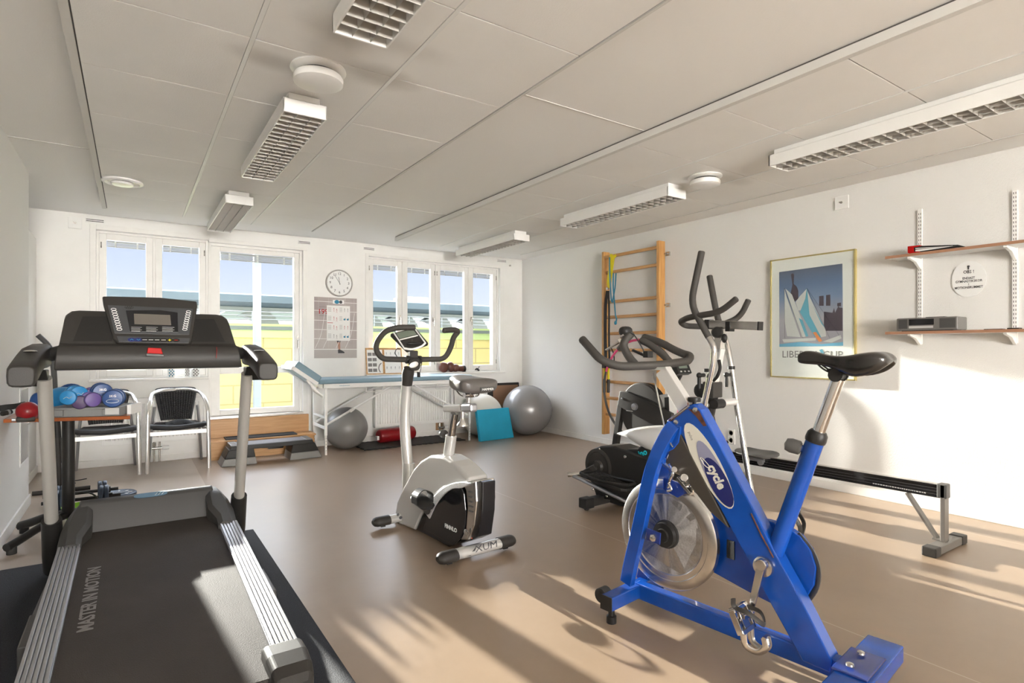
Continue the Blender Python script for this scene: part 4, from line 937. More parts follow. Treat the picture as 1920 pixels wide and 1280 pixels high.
for k, (px, cl) in enumerate(((247, 'navy'), (259.5, 'navy'), (271.5, 'black_plastic'), (283, 'black_plastic'), (294.5, 'black_plastic'), (306.5, 'black_plastic'), (318, 'black_plastic'), (330, 'black_plastic'))):
    c = cn(px, 636.8+(px-247)*.012, .032); upv = V((0, .14, .29)).normalized()
    m = MB(); w_ = .016 if cl != 'x' else .02; n = 16; e_ = .4 if 2 <= k <= 5 else 1
    vs = [c+X1*.017*math.copysign(abs(math.cos(2*pi*j/n))**e_, math.cos(2*pi*j/n))+upv*.0105*math.copysign(abs(math.sin(2*pi*j/n))**e_, math.sin(2*pi*j/n)) for j in range(n)]
    kb = build(m.prism(vs, nC*.002), 'key', cl, hs)
    m = MB(); cc_ = c+nC*.0022
    if k == 6: m.beam(cc_-X1*.007, cc_+X1*.007, .003, .0006, up=nC); m.beam(cc_-upv*.006, cc_+upv*.006, .004, .0006, up=nC)
    elif k == 7: m.beam(cc_-X1*.008, cc_+X1*.008, .003, .0006, up=nC)
    elif k < 2: s = 1 if k == 0 else -1; m.beam(cc_-X1*.007-upv*.003*s, cc_+upv*.003*s, .003, .0006, up=nC); m.beam(cc_+X1*.007-upv*.003*s, cc_+upv*.003*s, .003, .0006, up=nC)
    else: m.beam(cc_-X1*.010, cc_+X1*.010, .0035, .0006, up=nC)
    build(m, 'key_mark', ('teal_band', 'teal_band', 'alu_light', 'alu_light', 'alu_light', 'alu_light', 'yellow', 'red')[k], kb)
# three-stroke oval logo at top left of face
c = cn(242, 576, .0325); upv = V((0, .14, .29)).normalized()
m = MB().tube([c+X1*.018*math.cos(a)+upv*.0075*math.sin(a) for a in [2*pi*j/20 for j in range(20)]], .0012, 5, closed=True)
for k in (-1, 0, 1): m.beam(c+X1*(.008*k-.003)-upv*.005, c+X1*(.008*k+.003)+upv*.005, .003, .001, up=nC)
build(m, 'oval_mark', 'black_plastic', fc)
# stop key and clip
q = [(277, 651.5), (302, 652.5), (305, 663.5), (275.5, 662)]
def cl_(px, py, Y): return onY(px, py, Y)
build(MB().prism([cl_(a, b, 3.335) for a, b in q], (0, -.018, .0)), 'stop_key', 'red', con, bevel=.003, label='red safety stop key')
build(MB().prism([cl_(a, b, 3.333) for a, b in [(274, 662), (307, 664), (308, 669), (274, 667)]], (0, -.012, 0)), 'key_holder', 'grey_plastic', con, bevel=.002)
build(MB().tube(crom([cl_(406, 650, 3.32), cl_(406.5, 658, 3.318), cl_(405.5, 671, 3.325)], 4), .0011, 5), 'safety_cord', 'red', con, label='thin red cord')
# handles at both sides
for s, xx in ((-1, -.375), (1, .560)):
    rings = []
    for y, zc_, hh, ww in ((3.53, 1.16, .05, .035), (3.46, 1.165, .058, .045), (3.36, 1.155, .052, .048), (3.22, 1.132, .048, .048), (3.10, 1.105, .047, .049), (3.03, 1.088, .047, .048), (3.012, 1.086, .040, .042)):
        ring = []
        for k in range(16):
            a = 2*pi*k/16; ring.append(V((xx-s*.012*(y > 3.4)+ww*math.copysign(abs(math.cos(a))**.5, math.cos(a)), y, zc_+hh*math.copysign(abs(math.sin(a))**.5, math.sin(a)))))
        rings.append(ring)
    h = build(MB().loft(rings), 'side_handle', 'charcoal', tm, bevel=.003)
    build(MB().ball((xx, 3.27, 1.187), (.026, .045, .006), 16), 'pulse_plate', 'steel', h, label='oval steel sensor plate')
    build(MB().prism([V((xx-.045*s, 3.47, 1.10)), V((xx-.045*s, 3.36, 1.10)), V((xx-.045*s, 3.47, 1.02))], (.09*s, 0, 0)), 'handle_gusset', 'black_plastic', tm, bevel=.004)
    build(MB().cyl((xx-s*.05, 3.45, 1.17), (xx-s*.115, 3.43, 1.19), .032, 14), 'console_joint', 'black_plastic', tm)

# ================================================================== UPRIGHT EXERCISE BIKE
F = Fr((1.65, 2.825), (1.585, 3.65))
eb = empty('exercise_bike', F.p(.4, 0, 0), 'silver upright exercise bike with black side covers in the middle of the floor', 'exercise bike')
def bar_ends(Fq, u, half, z, r, col, ccol, parent, flat=.75, lab=None):
    a, b = Fq.p(u, -half, z), Fq.p(u, half, z)
    m = MB().tube([a+(b-a)*k/6 for k in range(7)], r, 18, flat=flat, up=Z)
    o = build(m, 'stabiliser', col, parent, label=lab)
    for e_, s in ((a, -1), (b, 1)):
        P = [e_-Fq.w*s*.075, e_+Fq.w*s*.01, e_+Fq.w*s*.03, e_+Fq.w*s*.042]
        build(MB().tube(P, r, 18, rs=[r*1.10, r*1.10, r*.9, r*.45], flat=flat*1.02, up=Z).box(e_-Fq.w*s*.03-Z*(r*.8), (.03, .03, .014)), 'end_cap', ccol, o)
    return o
nb = bar_ends(F, 0, .225, .048, .040, 'silver_paint', 'charcoal', eb, lab='silver floor bar with printed letters')
c = F.p(0, 0, .048); tx0 = F.p(-.0375, .06, .062); m = MB(); m.text('XUM', F.p(-.0345, .035, .062), F.w, V((0, .5, 1)), .050, ext=.0012, sx=1.45, shear=.15); m.prism([F.p(-.036, -.10, .038), F.p(-.036, -.055, .062), F.p(-.036, -.03, .085), F.p(-.036, -.045, .055), F.p(-.036, -.075, .035)], (0, -.002, 0))
build(m, 'bar_lettering', 'ink', nb)
fb = bar_ends(F, .83, .225, .048, .038, 'silver_paint', 'charcoal', eb)
m = MB().ball(F.p(.795, -.10, .08), (.010, .0005, .010), 10).ball(F.p(.785, -.085, .06), (.012, .002, .011), 10); build(m, 'weight_marks', 'ink', fb)
# shell
def shell(poly, thick, name, col, par, cen=0, belly=.02, bev=.012, lab=None):
    m = MB(); P0 = [F.px(a, b, 0) for a, b in poly]; c = sum(P0, V((0, 0, 0)))/len(P0); rings = []
    for w_, k in ((-1, .955), (-.82, 1), (.82, 1), (1, .955)): rings.append([c+(p-c)*k+F.w*(w_*thick+cen) for p in P0])
    m.loft(rings, sm=False); return build(m, name, col, par, bevel=bev, seg=3, label=lab)
shell([(755, 972), (760, 940), (773, 911), (792.5, 877), (806, 862), (824, 851), (850, 853), (866, 862), (878, 872), (897, 892), (899, 900), (880, 903), (852, 908), (825, 930), (805, 965), (794, 990), (764, 979)], .072, 'body_shell', 'silver_paint', eb, lab='silver plastic body shell')
shell([(765, 979), (775, 930), (800, 900), (830, 885), (868, 880), (893, 902), (897, 915), (897, 985), (889, 1008), (880, 1014), (854, 1022), (800, 994)], .055, 'inner_housing', 'screen_dark', eb, bev=.008)
# dark glossy side covers with chrome arches
def lens(w_, name):
    P = crom([F.px(a, b, w_) for a, b in ((797, 990), (806, 962), (822, 938), (844, 915), (866, 909))], 4)+[F.px(873, 925, w_), F.px(876, 955, w_), F.px(874, 985, w_), F.px(866, 1008, w_), F.px(853, 1022, w_)]
    return P
for s in (-1, 1): build(MB().prism(lens(s*.064, 0), F.w*s*.012), 'side_cover', 'screen_dark', eb, bevel=.003, label='glossy dark brown side cover')
arch = [F.px(a, b, -.070) for a, b in ((800, 960), (812, 935), (832, 915), (852, 905), (872, 902))]
arch2 = [F.px(a, b, -.070) for a, b in ((886, 905), (868, 914), (850, 916), (834, 928), (820, 946), (808, 972))]
build(MB().prism(crom(arch, 4)+crom(arch2, 4), F.w*-.014), 'chrome_arch', 'steel_speckled', eb, bevel=.004)
build(MB().prism([F.px(a, b, -.068) for a, b in ((866, 905), (891, 901), (893, 940), (888, 985), (878, 1012), (862, 1012), (873, 990), (876, 950), (873, 920))], F.w*.136), 'rear_chrome_band', 'steel', eb, bevel=.008)
build(MB().prism([F.px(a, b, -.045) for a, b in ((890, 900), (905, 904), (904, 960), (898, 1006), (880, 1014), (890, 980), (893, 940))], F.w*.09), 'rear_cover', 'screen_dark', eb, bevel=.006)
m = MB()
for k in range(5): p = F.px(882, 922+9*k, -.0705); m.beam(p-F.u*.02+F.u*.0, p+F.u*.018, .004, .006)
build(m, 'vent_slots', 'gap_dark', eb)
p = F.px(896, 998, 0); build(MB().box(p-F.w*.03-F.u*.0, (.035, .02, .05)), 'reflector', 'orange' if False else mat('reflector', (.85, .10, .04), .3), eb, bevel=.002, label='small orange-red reflector')
build(MB().lathe([(.018, 0), (.020, .006), (.012, .009), (.001, .008)], F.px(875, 998, -.082), -F.w, 16), 'cover_screw', 'valve', eb)
m = MB().text('FINNLO', F.px(845, 990, -.0775), -F.u, Z+F.u*.0, .034, ext=.0006, sx=1.1, bold=.0008); m2 = build(m, 'brand_lettering', 'white', eb)
# crank and pedals
bbp = F.px(822, 945, 0)
build(MB().cyl(bbp-F.w*.11, bbp+F.w*.11, .02, 16).cyl(bbp-F.w*.088, bbp-F.w*.075, .05, 20), 'crank_axle', 'charcoal', eb)
ar = F.px(800, 948, -.10); 
def ped(root, c, s, pw=.09, pl=.11):
    a = bbp+F.w*s*.10; m = MB().beam(a, c-F.w*s*.055, .018, .032); ca = build(m, 'crank_arm', 'charcoal', root, bevel=.004)
    rings = []
    for u, hw, hz in ((-.085, .025, .012), (-.065, .048, .022), (0, .056, .026), (.06, .050, .024), (.085, .02, .014)):
        rings.append([c+F.u*u+F.w*hw*math.cos(a)+Z*(hz*math.sin(a)+.015*u/.06) for a in [2*pi*k/16 for k in range(16)]])
    pd = build(MB().loft(rings), 'pedal', 'black_plastic', root)
    P = crom([c+F.w*.052+Z*-.005, c+F.w*.050+Z*.045, c+Z*.070+F.u*.01, c-F.w*.050+Z*.045, c-F.w*.052-Z*.005], 5)
    m = MB(); m.loft([[p+F.u*.035, p+F.u*.035+(p-c).normalized()*.004, p-F.u*.035+(p-c).normalized()*.004, p-F.u*.035] for p in P], sm=False)
    build(m, 'pedal_strap', 'black_plastic', pd, bevel=.001)
ped(eb, F.px(792, 940, -.175), -1); bb2 = bbp*2-F.px(792, 940, -.175); ped(eb, bb2, 1)
# seat post, slider, saddle
a, b = F.px(841, 853, 0), F.px(852, 775, 0)
mid = a+(b-a)*.48
build(MB().tube([a-(b-a)*.1, mid], .034, 18), 'post_sleeve', 'silver_paint', eb, bevel=.002)
build(MB().cyl(mid, b, .024, 18), 'seat_post', 'chrome', eb)
kb = mid-(b-a)*.10; build(MB().cyl(kb, kb+F.u*.06+Z*.015, .010, 10).ball(kb+F.u*.085+Z*.025, (.03, .032, .026), 14), 'height_knob', 'grey_plastic', eb)
s0, s1 = F.px(836, 765, 0), F.px(889, 764, 0)
def ebox(a, b, w, h): return MB().beam(a, b, w, h)
build(MB().beam(s0, s0+(s1-s0)*.62, .05, .045), 'seat_slider', 'silver_paint', eb, bevel=.010, seg=3)
build(MB().beam(s0+(s1-s0)*.66, s1+F.u*.0, .052, .050), 'slider_cap', 'alu', eb, bevel=.012, seg=2)
kk = s0+(s1-s0)*.60; build(MB().cyl(kk-Z*.02, kk-Z*.06, .012, 12).lathe([(.012, 0), (.016, -.02), (.034, -.045), (.034, -.052), (.001, -.054)], kk-Z*.055, Z, 16), 'slider_knob', 'steel', eb)
def saddle(root, Fq, nose, rear, wn, wr, drop, hn, hr, col, name='saddle', power=.75):
    L_ = rear-nose; L_len = L_.length; d = L_.normalized(); side = Fq.w; upv = side.cross(d); upv = upv if upv.z > 0 else -upv
    rings = []
    for t_, wk, zk in ((0, .35, -.35), (.02, .75, -.12), (.08, 1, 0), (.25, 1.05, -.03), (.42, 1.35, -.12), (.60, None, -.06), (.78, None, .05), (.90, None, .06), (.97, None, -.05), (1, None, -.35)):
        if wk is None: f = {.60: .62, .78: .92, .90: 1, .97: .85, 1: .5}[t_]; hw = wr*f
        else: hw = wn*wk
        hh = hn+(hr-hn)*t_; c = nose+L_*t_+upv*(zk*hr)
        ring = []
        for k in range(20):
            a = 2*pi*k/20; x_ = math.copysign(abs(math.cos(a))**.8, math.cos(a)); y_ = math.sin(a)
            if y_ > 0: z_ = hh*(y_**.8)*.55
            else: z_ = -hh*abs(y_)**.6*(drop if abs(x_) > .3 else drop*.6)
            ring.append(c+side*x_*hw+upv*z_)
        rings.append(ring)
    return build(MB().loft(rings), name, col, root, sub=1)
sd_n, sd_r = F.px(842, 712, 0), F.px(922, 713, 0)
sc_ = F.px(878, 716, 0)
rings = []
for u, hw, zt2_, zb2_ in ((.155, .025, .0, -.02), (.15, .045, .03, -.045), (.09, .06, .045, -.055), (.02, .085, .035, -.06), (-.05, .12, .028, -.062), (-.10, .13, .028, -.062), (-.135, .12, .018, -.058), (-.15, .09, .0, -.04)):
    rings.append([sc_+F.u*u+F.w*hw*math.copysign(abs(math.cos(a))**.7, math.cos(a))+Z*((zt2_ if math.sin(a) > 0 else -zb2_)*math.copysign(abs(math.sin(a))**.55, math.sin(a))) for a in [2*pi*k/24 for k in range(24)]])
sdl = build(MB().loft(rings), 'saddle', mat('saddle_vinyl', (.10, .09, .082), .38, bump=.1, bscale=200), eb, sub=1, label='wide padded dark grey saddle')
build(MB().box(sc_-F.u*.151-Z*.035+F.w*.03, (.10, .008, .022), Matrix.Rotation(math.atan2(F.w.y, F.w.x), 3, 'Z')), 'maker_plate', 'grey_plastic', sdl, bevel=.002)
build(MB().text('HAMMER', sc_-F.u*.157-Z*.035+F.w*.03, F.w, Z, .018, ext=.0004, sx=1.1), 'saddle_lettering', 'white', sdl)
m = MB()
for s in (-1, 1): m.tube(crom([sc_-Z*.045+F.w*s*.03-F.u*.08, sc_-Z*.08+F.w*s*.03-F.u*.05, sc_-Z*.08+F.w*s*.025+F.u*.04, sc_-Z*.04+F.w*s*.02+F.u*.12], 4), .004, 6)
m.cyl(sc_-Z*.075-F.w*.035-F.u*.01, sc_-Z*.075+F.w*.035-F.u*.01, .016, 10); m.cyl(sc_-Z*.12-F.u*.0, sc_-Z*.06, .013, 10)
for s in (-.03, .03): 
    for k in range(3): m.tube([sc_+F.w*s-F.u*.05+V((.012*math.cos(a), .012*math.sin(a), -.055-.006*k)) for a in [2*pi*j/10 for j in range(10)]], .002, 5, closed=True)
build(m, 'saddle_clamp', 'chrome', eb)
# handlebar mast
P = crom([F.px(a, b, 0) for a, b in ((768, 930), (766, 885), (762, 840), (759, 790), (761, 745), (764, 705))], 5)
build(MB().tube(P, .034, 18, flat=1.1), 'mast', 'silver_paint', eb, label='curved silver handlebar mast')
build(MB().tube([F.px(769, 935, 0), F.px(767, 902, 0), F.px(766, 868, 0)], .043, 18, rs=[.045, .044, .038], flat=1.1), 'mast_sleeve', 'silver_paint', eb)
build(MB().tube([F.px(763, 722, 0), F.px(765, 700, 0), F.px(767, 690, 0)], .04, 16, rs=[.036, .042, .038]), 'mast_collar', 'charcoal', eb, bevel=.002)
Yh = F.px(766, 674, 0).y
def hb(px, py, dy=0): return onY(px, py, Yh+dy)
P = fillet([hb(768, 674), hb(716, 673, 0), hb(704, 655, -.01), hb(707, 640, -.03), hb(722, 620, -.08), hb(745, 613.5, -.12), hb(779, 614, -.15)], .07, 6)
build(MB().grip(P, .019, 14), 'handlebar', 'foam_grip', eb)
P = fillet([hb(768, 674), hb(834, 673, 0), hb(846, 650, -.01), hb(850, 632, -.04), hb(860, 621, -.06), hb(853, 617.5, -.075), hb(831, 619.5, -.12)], .05, 6)
build(MB().grip(P, .019, 14), 'handlebar', 'foam_grip', eb)
build(MB().cyl(hb(760, 674), hb(790, 674), .028, 14).box(hb(774, 664), (.06, .05, .05)), 'handlebar_clamp', 'charcoal', eb, bevel=.006)
build(MB().lathe([(.001, 0), (.040, .004), (.044, .015), (.036, .022), (.001, .022)], hb(776, 684, -.06), V((0, -1, .25)), 24), 'clamp_knob', 'charcoal', eb)
build(MB().ball(hb(776, 683.5, -.087), (.034, .003, .020), 18, Matrix.Rotation(-.3, 3, 'Y')), 'knob_badge', 'alu_light', eb)
build(MB().tube(crom([hb(786, 668, -.02), hb(791, 676, -.06), hb(789, 690, -.06), hb(787, 698, -.06)], 4), .003, 6).box(hb(785, 702, -.06), (.015, .02, .035)), 'sensor_clip', 'black_plastic', eb)
# computer
q = [hb(737, 624, -.02), hb(779, 614, -.02), hb(799.5, 650, -.14), hb(757, 654, -.14)]
nq = (q[1]-q[0]).cross(q[3]-q[0]).normalized(); nq = nq if nq.z > 0 else -nq
def qp(u, v, d=0): return q[0]+(q[1]-q[0])*u+(q[3]-q[0])*v*(1)+nq*d
build(MB().prism([qp(-.12, -.02, -.03), qp(1.02, -.02, -.03), qp(1.10, 1.02, -.03), qp(.1, 1.10, -.03)], nq*.03), 'computer', 'charcoal', eb, bevel=.008)
build(MB().tube([qp(.02, 0, .004), qp(.02, 1.0, .004)], .005, 8).tube([qp(.93, 0, .004), qp(.95, 1, .004)], .005, 8).tube(crom([qp(.02, 1, .004), qp(.3, 1.14, .002), qp(.7, 1.12, .002), qp(.95, 1.0, .004)], 4), .007, 8), 'computer_trim', 'white', eb)
build(MB().prism([qp(.1, .06, .0), qp(.86, .06, .0), qp(.86, .40, .0), qp(.1, .40, .0)], nq*.002), 'computer_screen', 'lcd', eb)
build(MB().prism([qp(.08, .44, .0), qp(.88, .44, .0), qp(.88, .50, .0), qp(.08, .50, .0)], nq*.002), 'screen_divider', 'white', eb)
build(MB().ball(qp(.52, .86, .0), (.055, .02, .012), 14), 'turn_knob', 'black_plastic', eb)
build(MB().tube(crom([qp(-.1, .9, -.01), qp(-.2, .8, -.02), hb(741, 662, .0), hb(746, 671, 0)], 5), .003, 6), 'sensor_cable', 'black_plastic', eb)

# ================================================================== SPINNING BIKE
G = Fr((1.933, 1.854), (2.057, .988))
sb = empty('spinning_bike', G.p(.5, 0, 0), 'blue indoor cycling bike with a chrome flywheel in the right foreground', 'exercise bike')
g = G.px
# front and rear floor bars
fbm = G.px(1195, 1104, 0); uf = (fbm-G.a).dot(G.u)
a, b = G.p(uf, -.225, .095), G.p(uf, .225, .095)
fl = build(MB().beam(a, b, .06, .06), 'front_crossbar', 'blue_paint', sb, bevel=.005)
build(MB().beam(a-G.w*.004, a+G.w*.001, .062, .062).beam(b-G.w*.001, b+G.w*.004, .062, .062), 'end_plug', 'black_plastic', fl)
for p in (a+G.w*.035, b-G.w*.035): build(MB().lathe([(.022, 0), (.022, .03), (.014, .034), (.014, .07)], V((p.x, p.y, 0)), Z, 16), 'foot', 'black_plastic', fl)
build(MB().cyl(a+G.w*.02-G.u*.05+Z*.01, a+G.w*.065-G.u*.05+Z*.01, .032, 18), 'transport_wheel', 'rubber', fl)
re_ = G.px(1580, 1262, 0); ur = (re_-G.a).dot(G.u)+.06
a, b = G.p(ur, -.26, .09), G.p(ur, .26, .09)
rl_ = build(MB().beam(a, b, .115, .062), 'rear_crossbar', 'blue_paint', sb, bevel=.005)
for s in (-1, 1):
    for w_ in (.045, ): build(MB().lathe([(.013, 0), (.012, .006), (.001, .008)], G.p(ur-.02, s*.055, .135), Z, 14), 'bolt', 'valve', rl_)
    p = G.p(ur, s*.21, 0); build(MB().lathe([(.024, 0), (.024, .02), (.012, .024), (.012, .062)], p, Z, 16), 'foot', 'black_plastic', rl_)
build(MB().beam(G.p(ur-.01, -.10, .124), G.p(ur-.01, .10, .124), .11, .008), 'mounting_plate', 'blue_dark', rl_, bevel=.003)
# base tube
build(MB().beam(G.p(uf, 0, .095), G.p(ur-.02, 0, .085), .05, .07), 'base_tube', 'blue_paint', sb, bevel=.006)
# main beam
hw = .035
main = [(1288, 760), (1300, 757), (1313, 768), (1345, 826), (1416, 961), (1455, 1040), (1510, 1140), (1560, 1240), (1556, 1262), (1505, 1240), (1427, 1100), (1402, 1050), (1335, 925), (1278, 816), (1252, 806), (1250, 788)]
mb_ = build(MB().prism([g(a, b, -hw) for a, b in main], G.w*2*hw), 'main_beam', 'blue_paint', sb, bevel=.005)
rs = MB(); 
rs.prism([g(a, b, -hw-.0008) for a, b in ((1290, 766), (1311, 770), (1325, 798), (1319, 799), (1305, 780))], -G.w*.0006)
build(rs, 'rust_patch', 'rust', mb_)
rs = MB().beam(g(1290, 757, -.035), g(1290, 757, .035), .005, .012); rs.prism([g(1252, 788, -hw-.0008), g(1288, 760, -hw-.0008), g(1290, 765, -hw-.0008), g(1256, 792, -hw-.0008)], -G.w*.0006); build(rs, 'rust_edge', 'rust', mb_)
build(MB().beam(g(1258, 786, -.036), g(1293, 760, -.036), .004, .006), 'rim_edge', 'steel', mb_)
# weld seam beam: gusset edge, side bolt
build(MB().tube([g(1408, 962, -hw-.001), g(1425, 998, -hw-.001), g(1450, 1045, -hw-.001)], .003, 6), 'weld_seam', 'rust', mb_)
for a, b in ((1268, 791), (1304, 768)): build(MB().lathe([(.011, 0), (.010, .006), (.001, .008)], g(a, b, -hw), -G.w, 14), 'bolt', 'valve', mb_)
# oval label
def oval(pts, d, t=.0005): return MB().prism([g(a, b, -hw-d) for a, b in pts], -G.w*t)
def ovpts(c0, c1, wid, n=28, pw=.9):
    pts = []; dx, dy = c1[0]-c0[0], c1[1]-c0[1]; L_ = math.hypot(dx, dy); ux, uy = dx/L_, dy/L_; nx, ny = -uy, ux
    for k in range(n):
        a = 2*pi*k/n; t = (1-math.cos(a))/2; w_ = wid*math.sin(a); pts.append((c0[0]+dx*t+nx*w_, c0[1]+dy*t+ny*w_))
    return pts
build(oval(ovpts((1287, 793), (1372, 953), 22), .0010), 'label_cream', 'cream', mb_, label='cream oval label')
build(oval(ovpts((1309, 826), (1371, 951), 16), .0018), 'label_grey', 'lilac_grey', mb_)
build(oval(ovpts((1324, 858), (1371.5, 950), 16.5), .0026), 'label_navy', 'navy', mb_, label='dark blue oval')
d0 = (g(1358, 930, -hw)-g(1318, 850, -hw)).normalized(); upv = G.w.cross(d0); upv = upv if upv.x*0+upv.z > 0 else -upv
oc = g(1343, 893, -hw-.0034)
m = MB().text('cycle', oc, d0, upv, .055, ext=.0004, sx=.9, bold=.0022, shear=.1); m.tube(crom([g(1316, 864, -hw-.0034), g(1313, 858, -hw-.0034), g(1318, 860, -hw-.0034), g(1330, 874, -hw-.0034), g(1326, 876, -hw-.0034), g(1318, 868, -hw-.0034), g(1316, 862, -hw-.0034)], 3), .0016, 5)
build(m, 'label_lettering', 'cream', mb_)
build(MB().text('pulse', g(1295, 817, -hw-.002), (g(1300, 830, -hw)-g(1290, 805, -hw)).normalized(), upv, .018, ext=.0004), 'small_lettering', 'ink_grey', mb_)
# head: stem tube, slider, knob
st0, st1 = g(1294, 775, 0), g(1243, 694, 0)
build(MB().beam(st0, st1, .045, .062), 'handlebar_stem', 'alu_light', sb, bevel=.003, label='square brushed metal stem')
build(MB().beam(st0+(st1-st0)*.06, st0+(st1-st0)*.11, .055, .072), 'stem_collar', 'black_plastic', sb, bevel=.004)
kp = g(1290, 750, 0)+G.u*.03; build(MB().cyl(kp-Z*.02, kp, .008, 10).lathe([(.026, 0), (.028, .008), (.026, .018), (.001, .02)], kp-Z*.004, Z, 18), 'stem_knob', 'black_plastic', sb)
zb = g(1215, 692, 0).z
build(MB().beam(g(1165, 689.5, 0), g(1254, 691, 0), .045, .014), 'handlebar_slider', 'alu_light', sb, bevel=.002)
# handlebars
hz_ = g(1215, 680, 0).z
def hu(px, py, w_): return g(px, py, w_)
uc = (g(1228, 690, 0)-G.a).dot(G.u)
Lc, Rc = G.p(uc, -.20, hz_), G.p(uc, .20, hz_)
tipL = g(1090, 634, -.215); tipR = g(1205, 632, .235); midL = g(1120, 668, -.215)
P = fillet([tipL, g(1126, 675, -.215), g(1160, 687, -.17), g(1228, 684, 0)+G.u*.02, g(1290, 677, .22)+G.u*.0, g(1296, 667, .245), g(1283, 664, .245), g(1262, 655, .24), g(1240, 642, .24), tipR], .035, 5)
build(MB().grip(P, .0185, 16), 'handlebar', 'foam_grip', sb)
P = fillet([g(1192, 684, -.03), g(1178, 668, -.03), g(1168, 647, -.03), g(1174, 634, -.02), g(1183, 627, .0)], .03, 5)
build(MB().grip(P, .0185, 16), 'aero_bar', 'foam_grip', sb)
P = fillet([g(1262, 684, .10), g(1240, 662, .10), g(1218, 645, .09), g(1200, 637, .08)], .03, 5)
build(MB().grip(P, .0165, 16), 'aero_bar', 'foam_grip', sb)
build(MB().tube(fillet([g(1160, 655, .03), g(1172, 640, .03), g(1186, 626, .02)], .02), .013, 10), 'cross_grip', 'foam_grip', sb)
kn = g(1173, 621, 0); build(MB().ball(kn, (.032, .028, .024), 16, e=.8), 'brake_knob', 'black_plastic', sb)
build(MB().beam(g(1136, 656, -.02), g(1170, 636, 0), .018, .008).cyl(g(1165, 633, -.02), g(1172, 628, -.02), .012, 10).beam(g(1160, 640, -.02), g(1176, 630, 0), .022, .02), 'brake_lever', 'steel', sb, bevel=.002)
build(MB().tube(crom([g(1180, 624, 0), g(1189, 628, 0), g(1199, 643, 0), g(1209, 661, .02)], 5), .003, 6), 'brake_cable', 'rubber', sb)
build(MB().beam(g(1186, 656, .02), g(1212, 668, .02), .016, .010).box(g(1215, 664, .02), (.035, .03, .03)), 'bottle_bracket', 'black_plastic', sb, bevel=.002)
build(MB().tube([g(1224, 695, .0), g(1236, 755, -.045), g(1250, 820, -.06), g(1262, 838, -.06)], .0035, 6), 'brake_rod', 'steel', sb)
# fork: two legs
def leg(w_, pts, nm='fork_leg'):
    P = crom([g(a, b, w_*k) for a, b, k in pts], 5); m = MB(); rings = []
    for i, p in enumerate(P):
        t_ = (P[min(i+1, len(P)-1)]-P[max(i-1, 0)]).normalized(); nrm = t_.cross(G.w).normalized()
        rings.append([p+nrm*.029-G.w*.017, p+nrm*.029+G.w*.017, p-nrm*.029+G.w*.017, p-nrm*.029-G.w*.017])
    return build(m.loft(rings, sm=False), nm, 'blue_paint', sb, bevel=.003)
leg(-.075, ((1266, 795, .45), (1250, 818, .75), (1232, 855, 1), (1218, 900, 1), (1200, 985, 1), (1184, 1052, 1), (1176, 1092, .95)))
leg(.075, ((1272, 795, .45), (1262, 830, .75), (1250, 868, 1), (1240, 915, 1), (1226, 985, 1), (1216, 1040, 1), (1206, 1086, .95)))
build(MB().prism([g(a, b, -.04) for a, b in ((1247, 866), (1254, 848), (1274, 812), (1300, 862), (1352, 962), (1366, 990), (1330, 958), (1290, 905))], G.w*.06), 'front_guard', mat('guard_brown', (.045, .038, .030), .45), sb, bevel=.003, label='dark brown metal guard plate')
build(MB().prism([g(a, b, -.045) for a, b in ((1250, 792), (1276, 800), (1272, 830), (1262, 842), (1246, 850), (1240, 838))], G.w*.09), 'head_gusset', 'blue_paint', sb, bevel=.003)
# flywheel
fc_ = g(1252, 1000, 0); Rf = .238
wh = build(MB().lathe([(.172, -.009), (.176, -.013), (.196, -.013), (.199, -.017), (.232, -.017), (Rf, -.012), (Rf, .012), (.232, .017), (.199, .017), (.176, .013), (.172, .009)], fc_, G.w, 72), 'flywheel_rim', 'steel', sb, label='polished steel flywheel rim')
build(MB().lathe([(.001, -.009), (.175, -.009), (.175, .009), (.001, .009)], fc_, G.w, 72), 'flywheel_disc', 'steel_speckled', sb, label='brushed steel flywheel disc')
build(MB().lathe([(.001, -.050), (.028, -.050), (.030, -.040), (.052, -.038), (.055, -.020), (.060, -.018), (.062, -.009), (.062, .03), (.001, .03)], fc_, G.w, 40), 'hub', 'black_plastic', sb)
p0, p1 = g(1212, 1000, -.085), g(1248, 1008, -.085)
br_ = build(MB().beam(p0-G.u*.0, fc_-G.w*.085+G.u*.02, .006, .052), 'axle_bracket', 'blue_dark', sb, bevel=.004)
build(MB().lathe([(.017, 0), (.016, .012), (.009, .014), (.009, .022), (.001, .023)], fc_-G.w*.088-G.u*.01, -G.w, 6), 'axle_nut', 'steel', br_)
# brake caliper over the wheel
cb_ = g(1262, 878, -.01)
build(MB().prism([g(a, b, -.05) for a, b in ((1243, 895), (1280, 908), (1283, 926), (1270, 933), (1243, 917))], G.w*.012), 'brake_plate', 'blue_dark', sb, bevel=.002)
m = MB().tube(crom([g(1256, 870, -.04), g(1262, 885, -.06), g(1256, 900, -.06), g(1253, 915, -.06)], 4), .008, 8).tube(crom([g(1268, 880, -.03), g(1285, 895, -.03), g(1292, 905, -.03), g(1287, 915, -.03)], 4), .009, 8)
m.cyl(g(1264, 880, -.07), g(1276, 886, .02), .013, 12).cyl(g(1283, 895, -.05), g(1290, 900, .03), .016, 12).beam(g(1270, 895, -.045), g(1296, 925, -.045), .02, .014).box(g(1288, 918, -.02), (.03, .05, .035)).tube(crom([g(1253, 905, -.07), g(1259, 917, -.07), g(1251, 920, -.07)], 3), .006, 6)
build(m, 'brake_caliper', 'chrome', sb, bevel=.0015, label='chrome brake caliper')
build(MB().beam(g(1240, 862, -.07), g(1262, 880, .07), .02, .03), 'caliper_bridge', 'blue_paint', sb, bevel=.003)
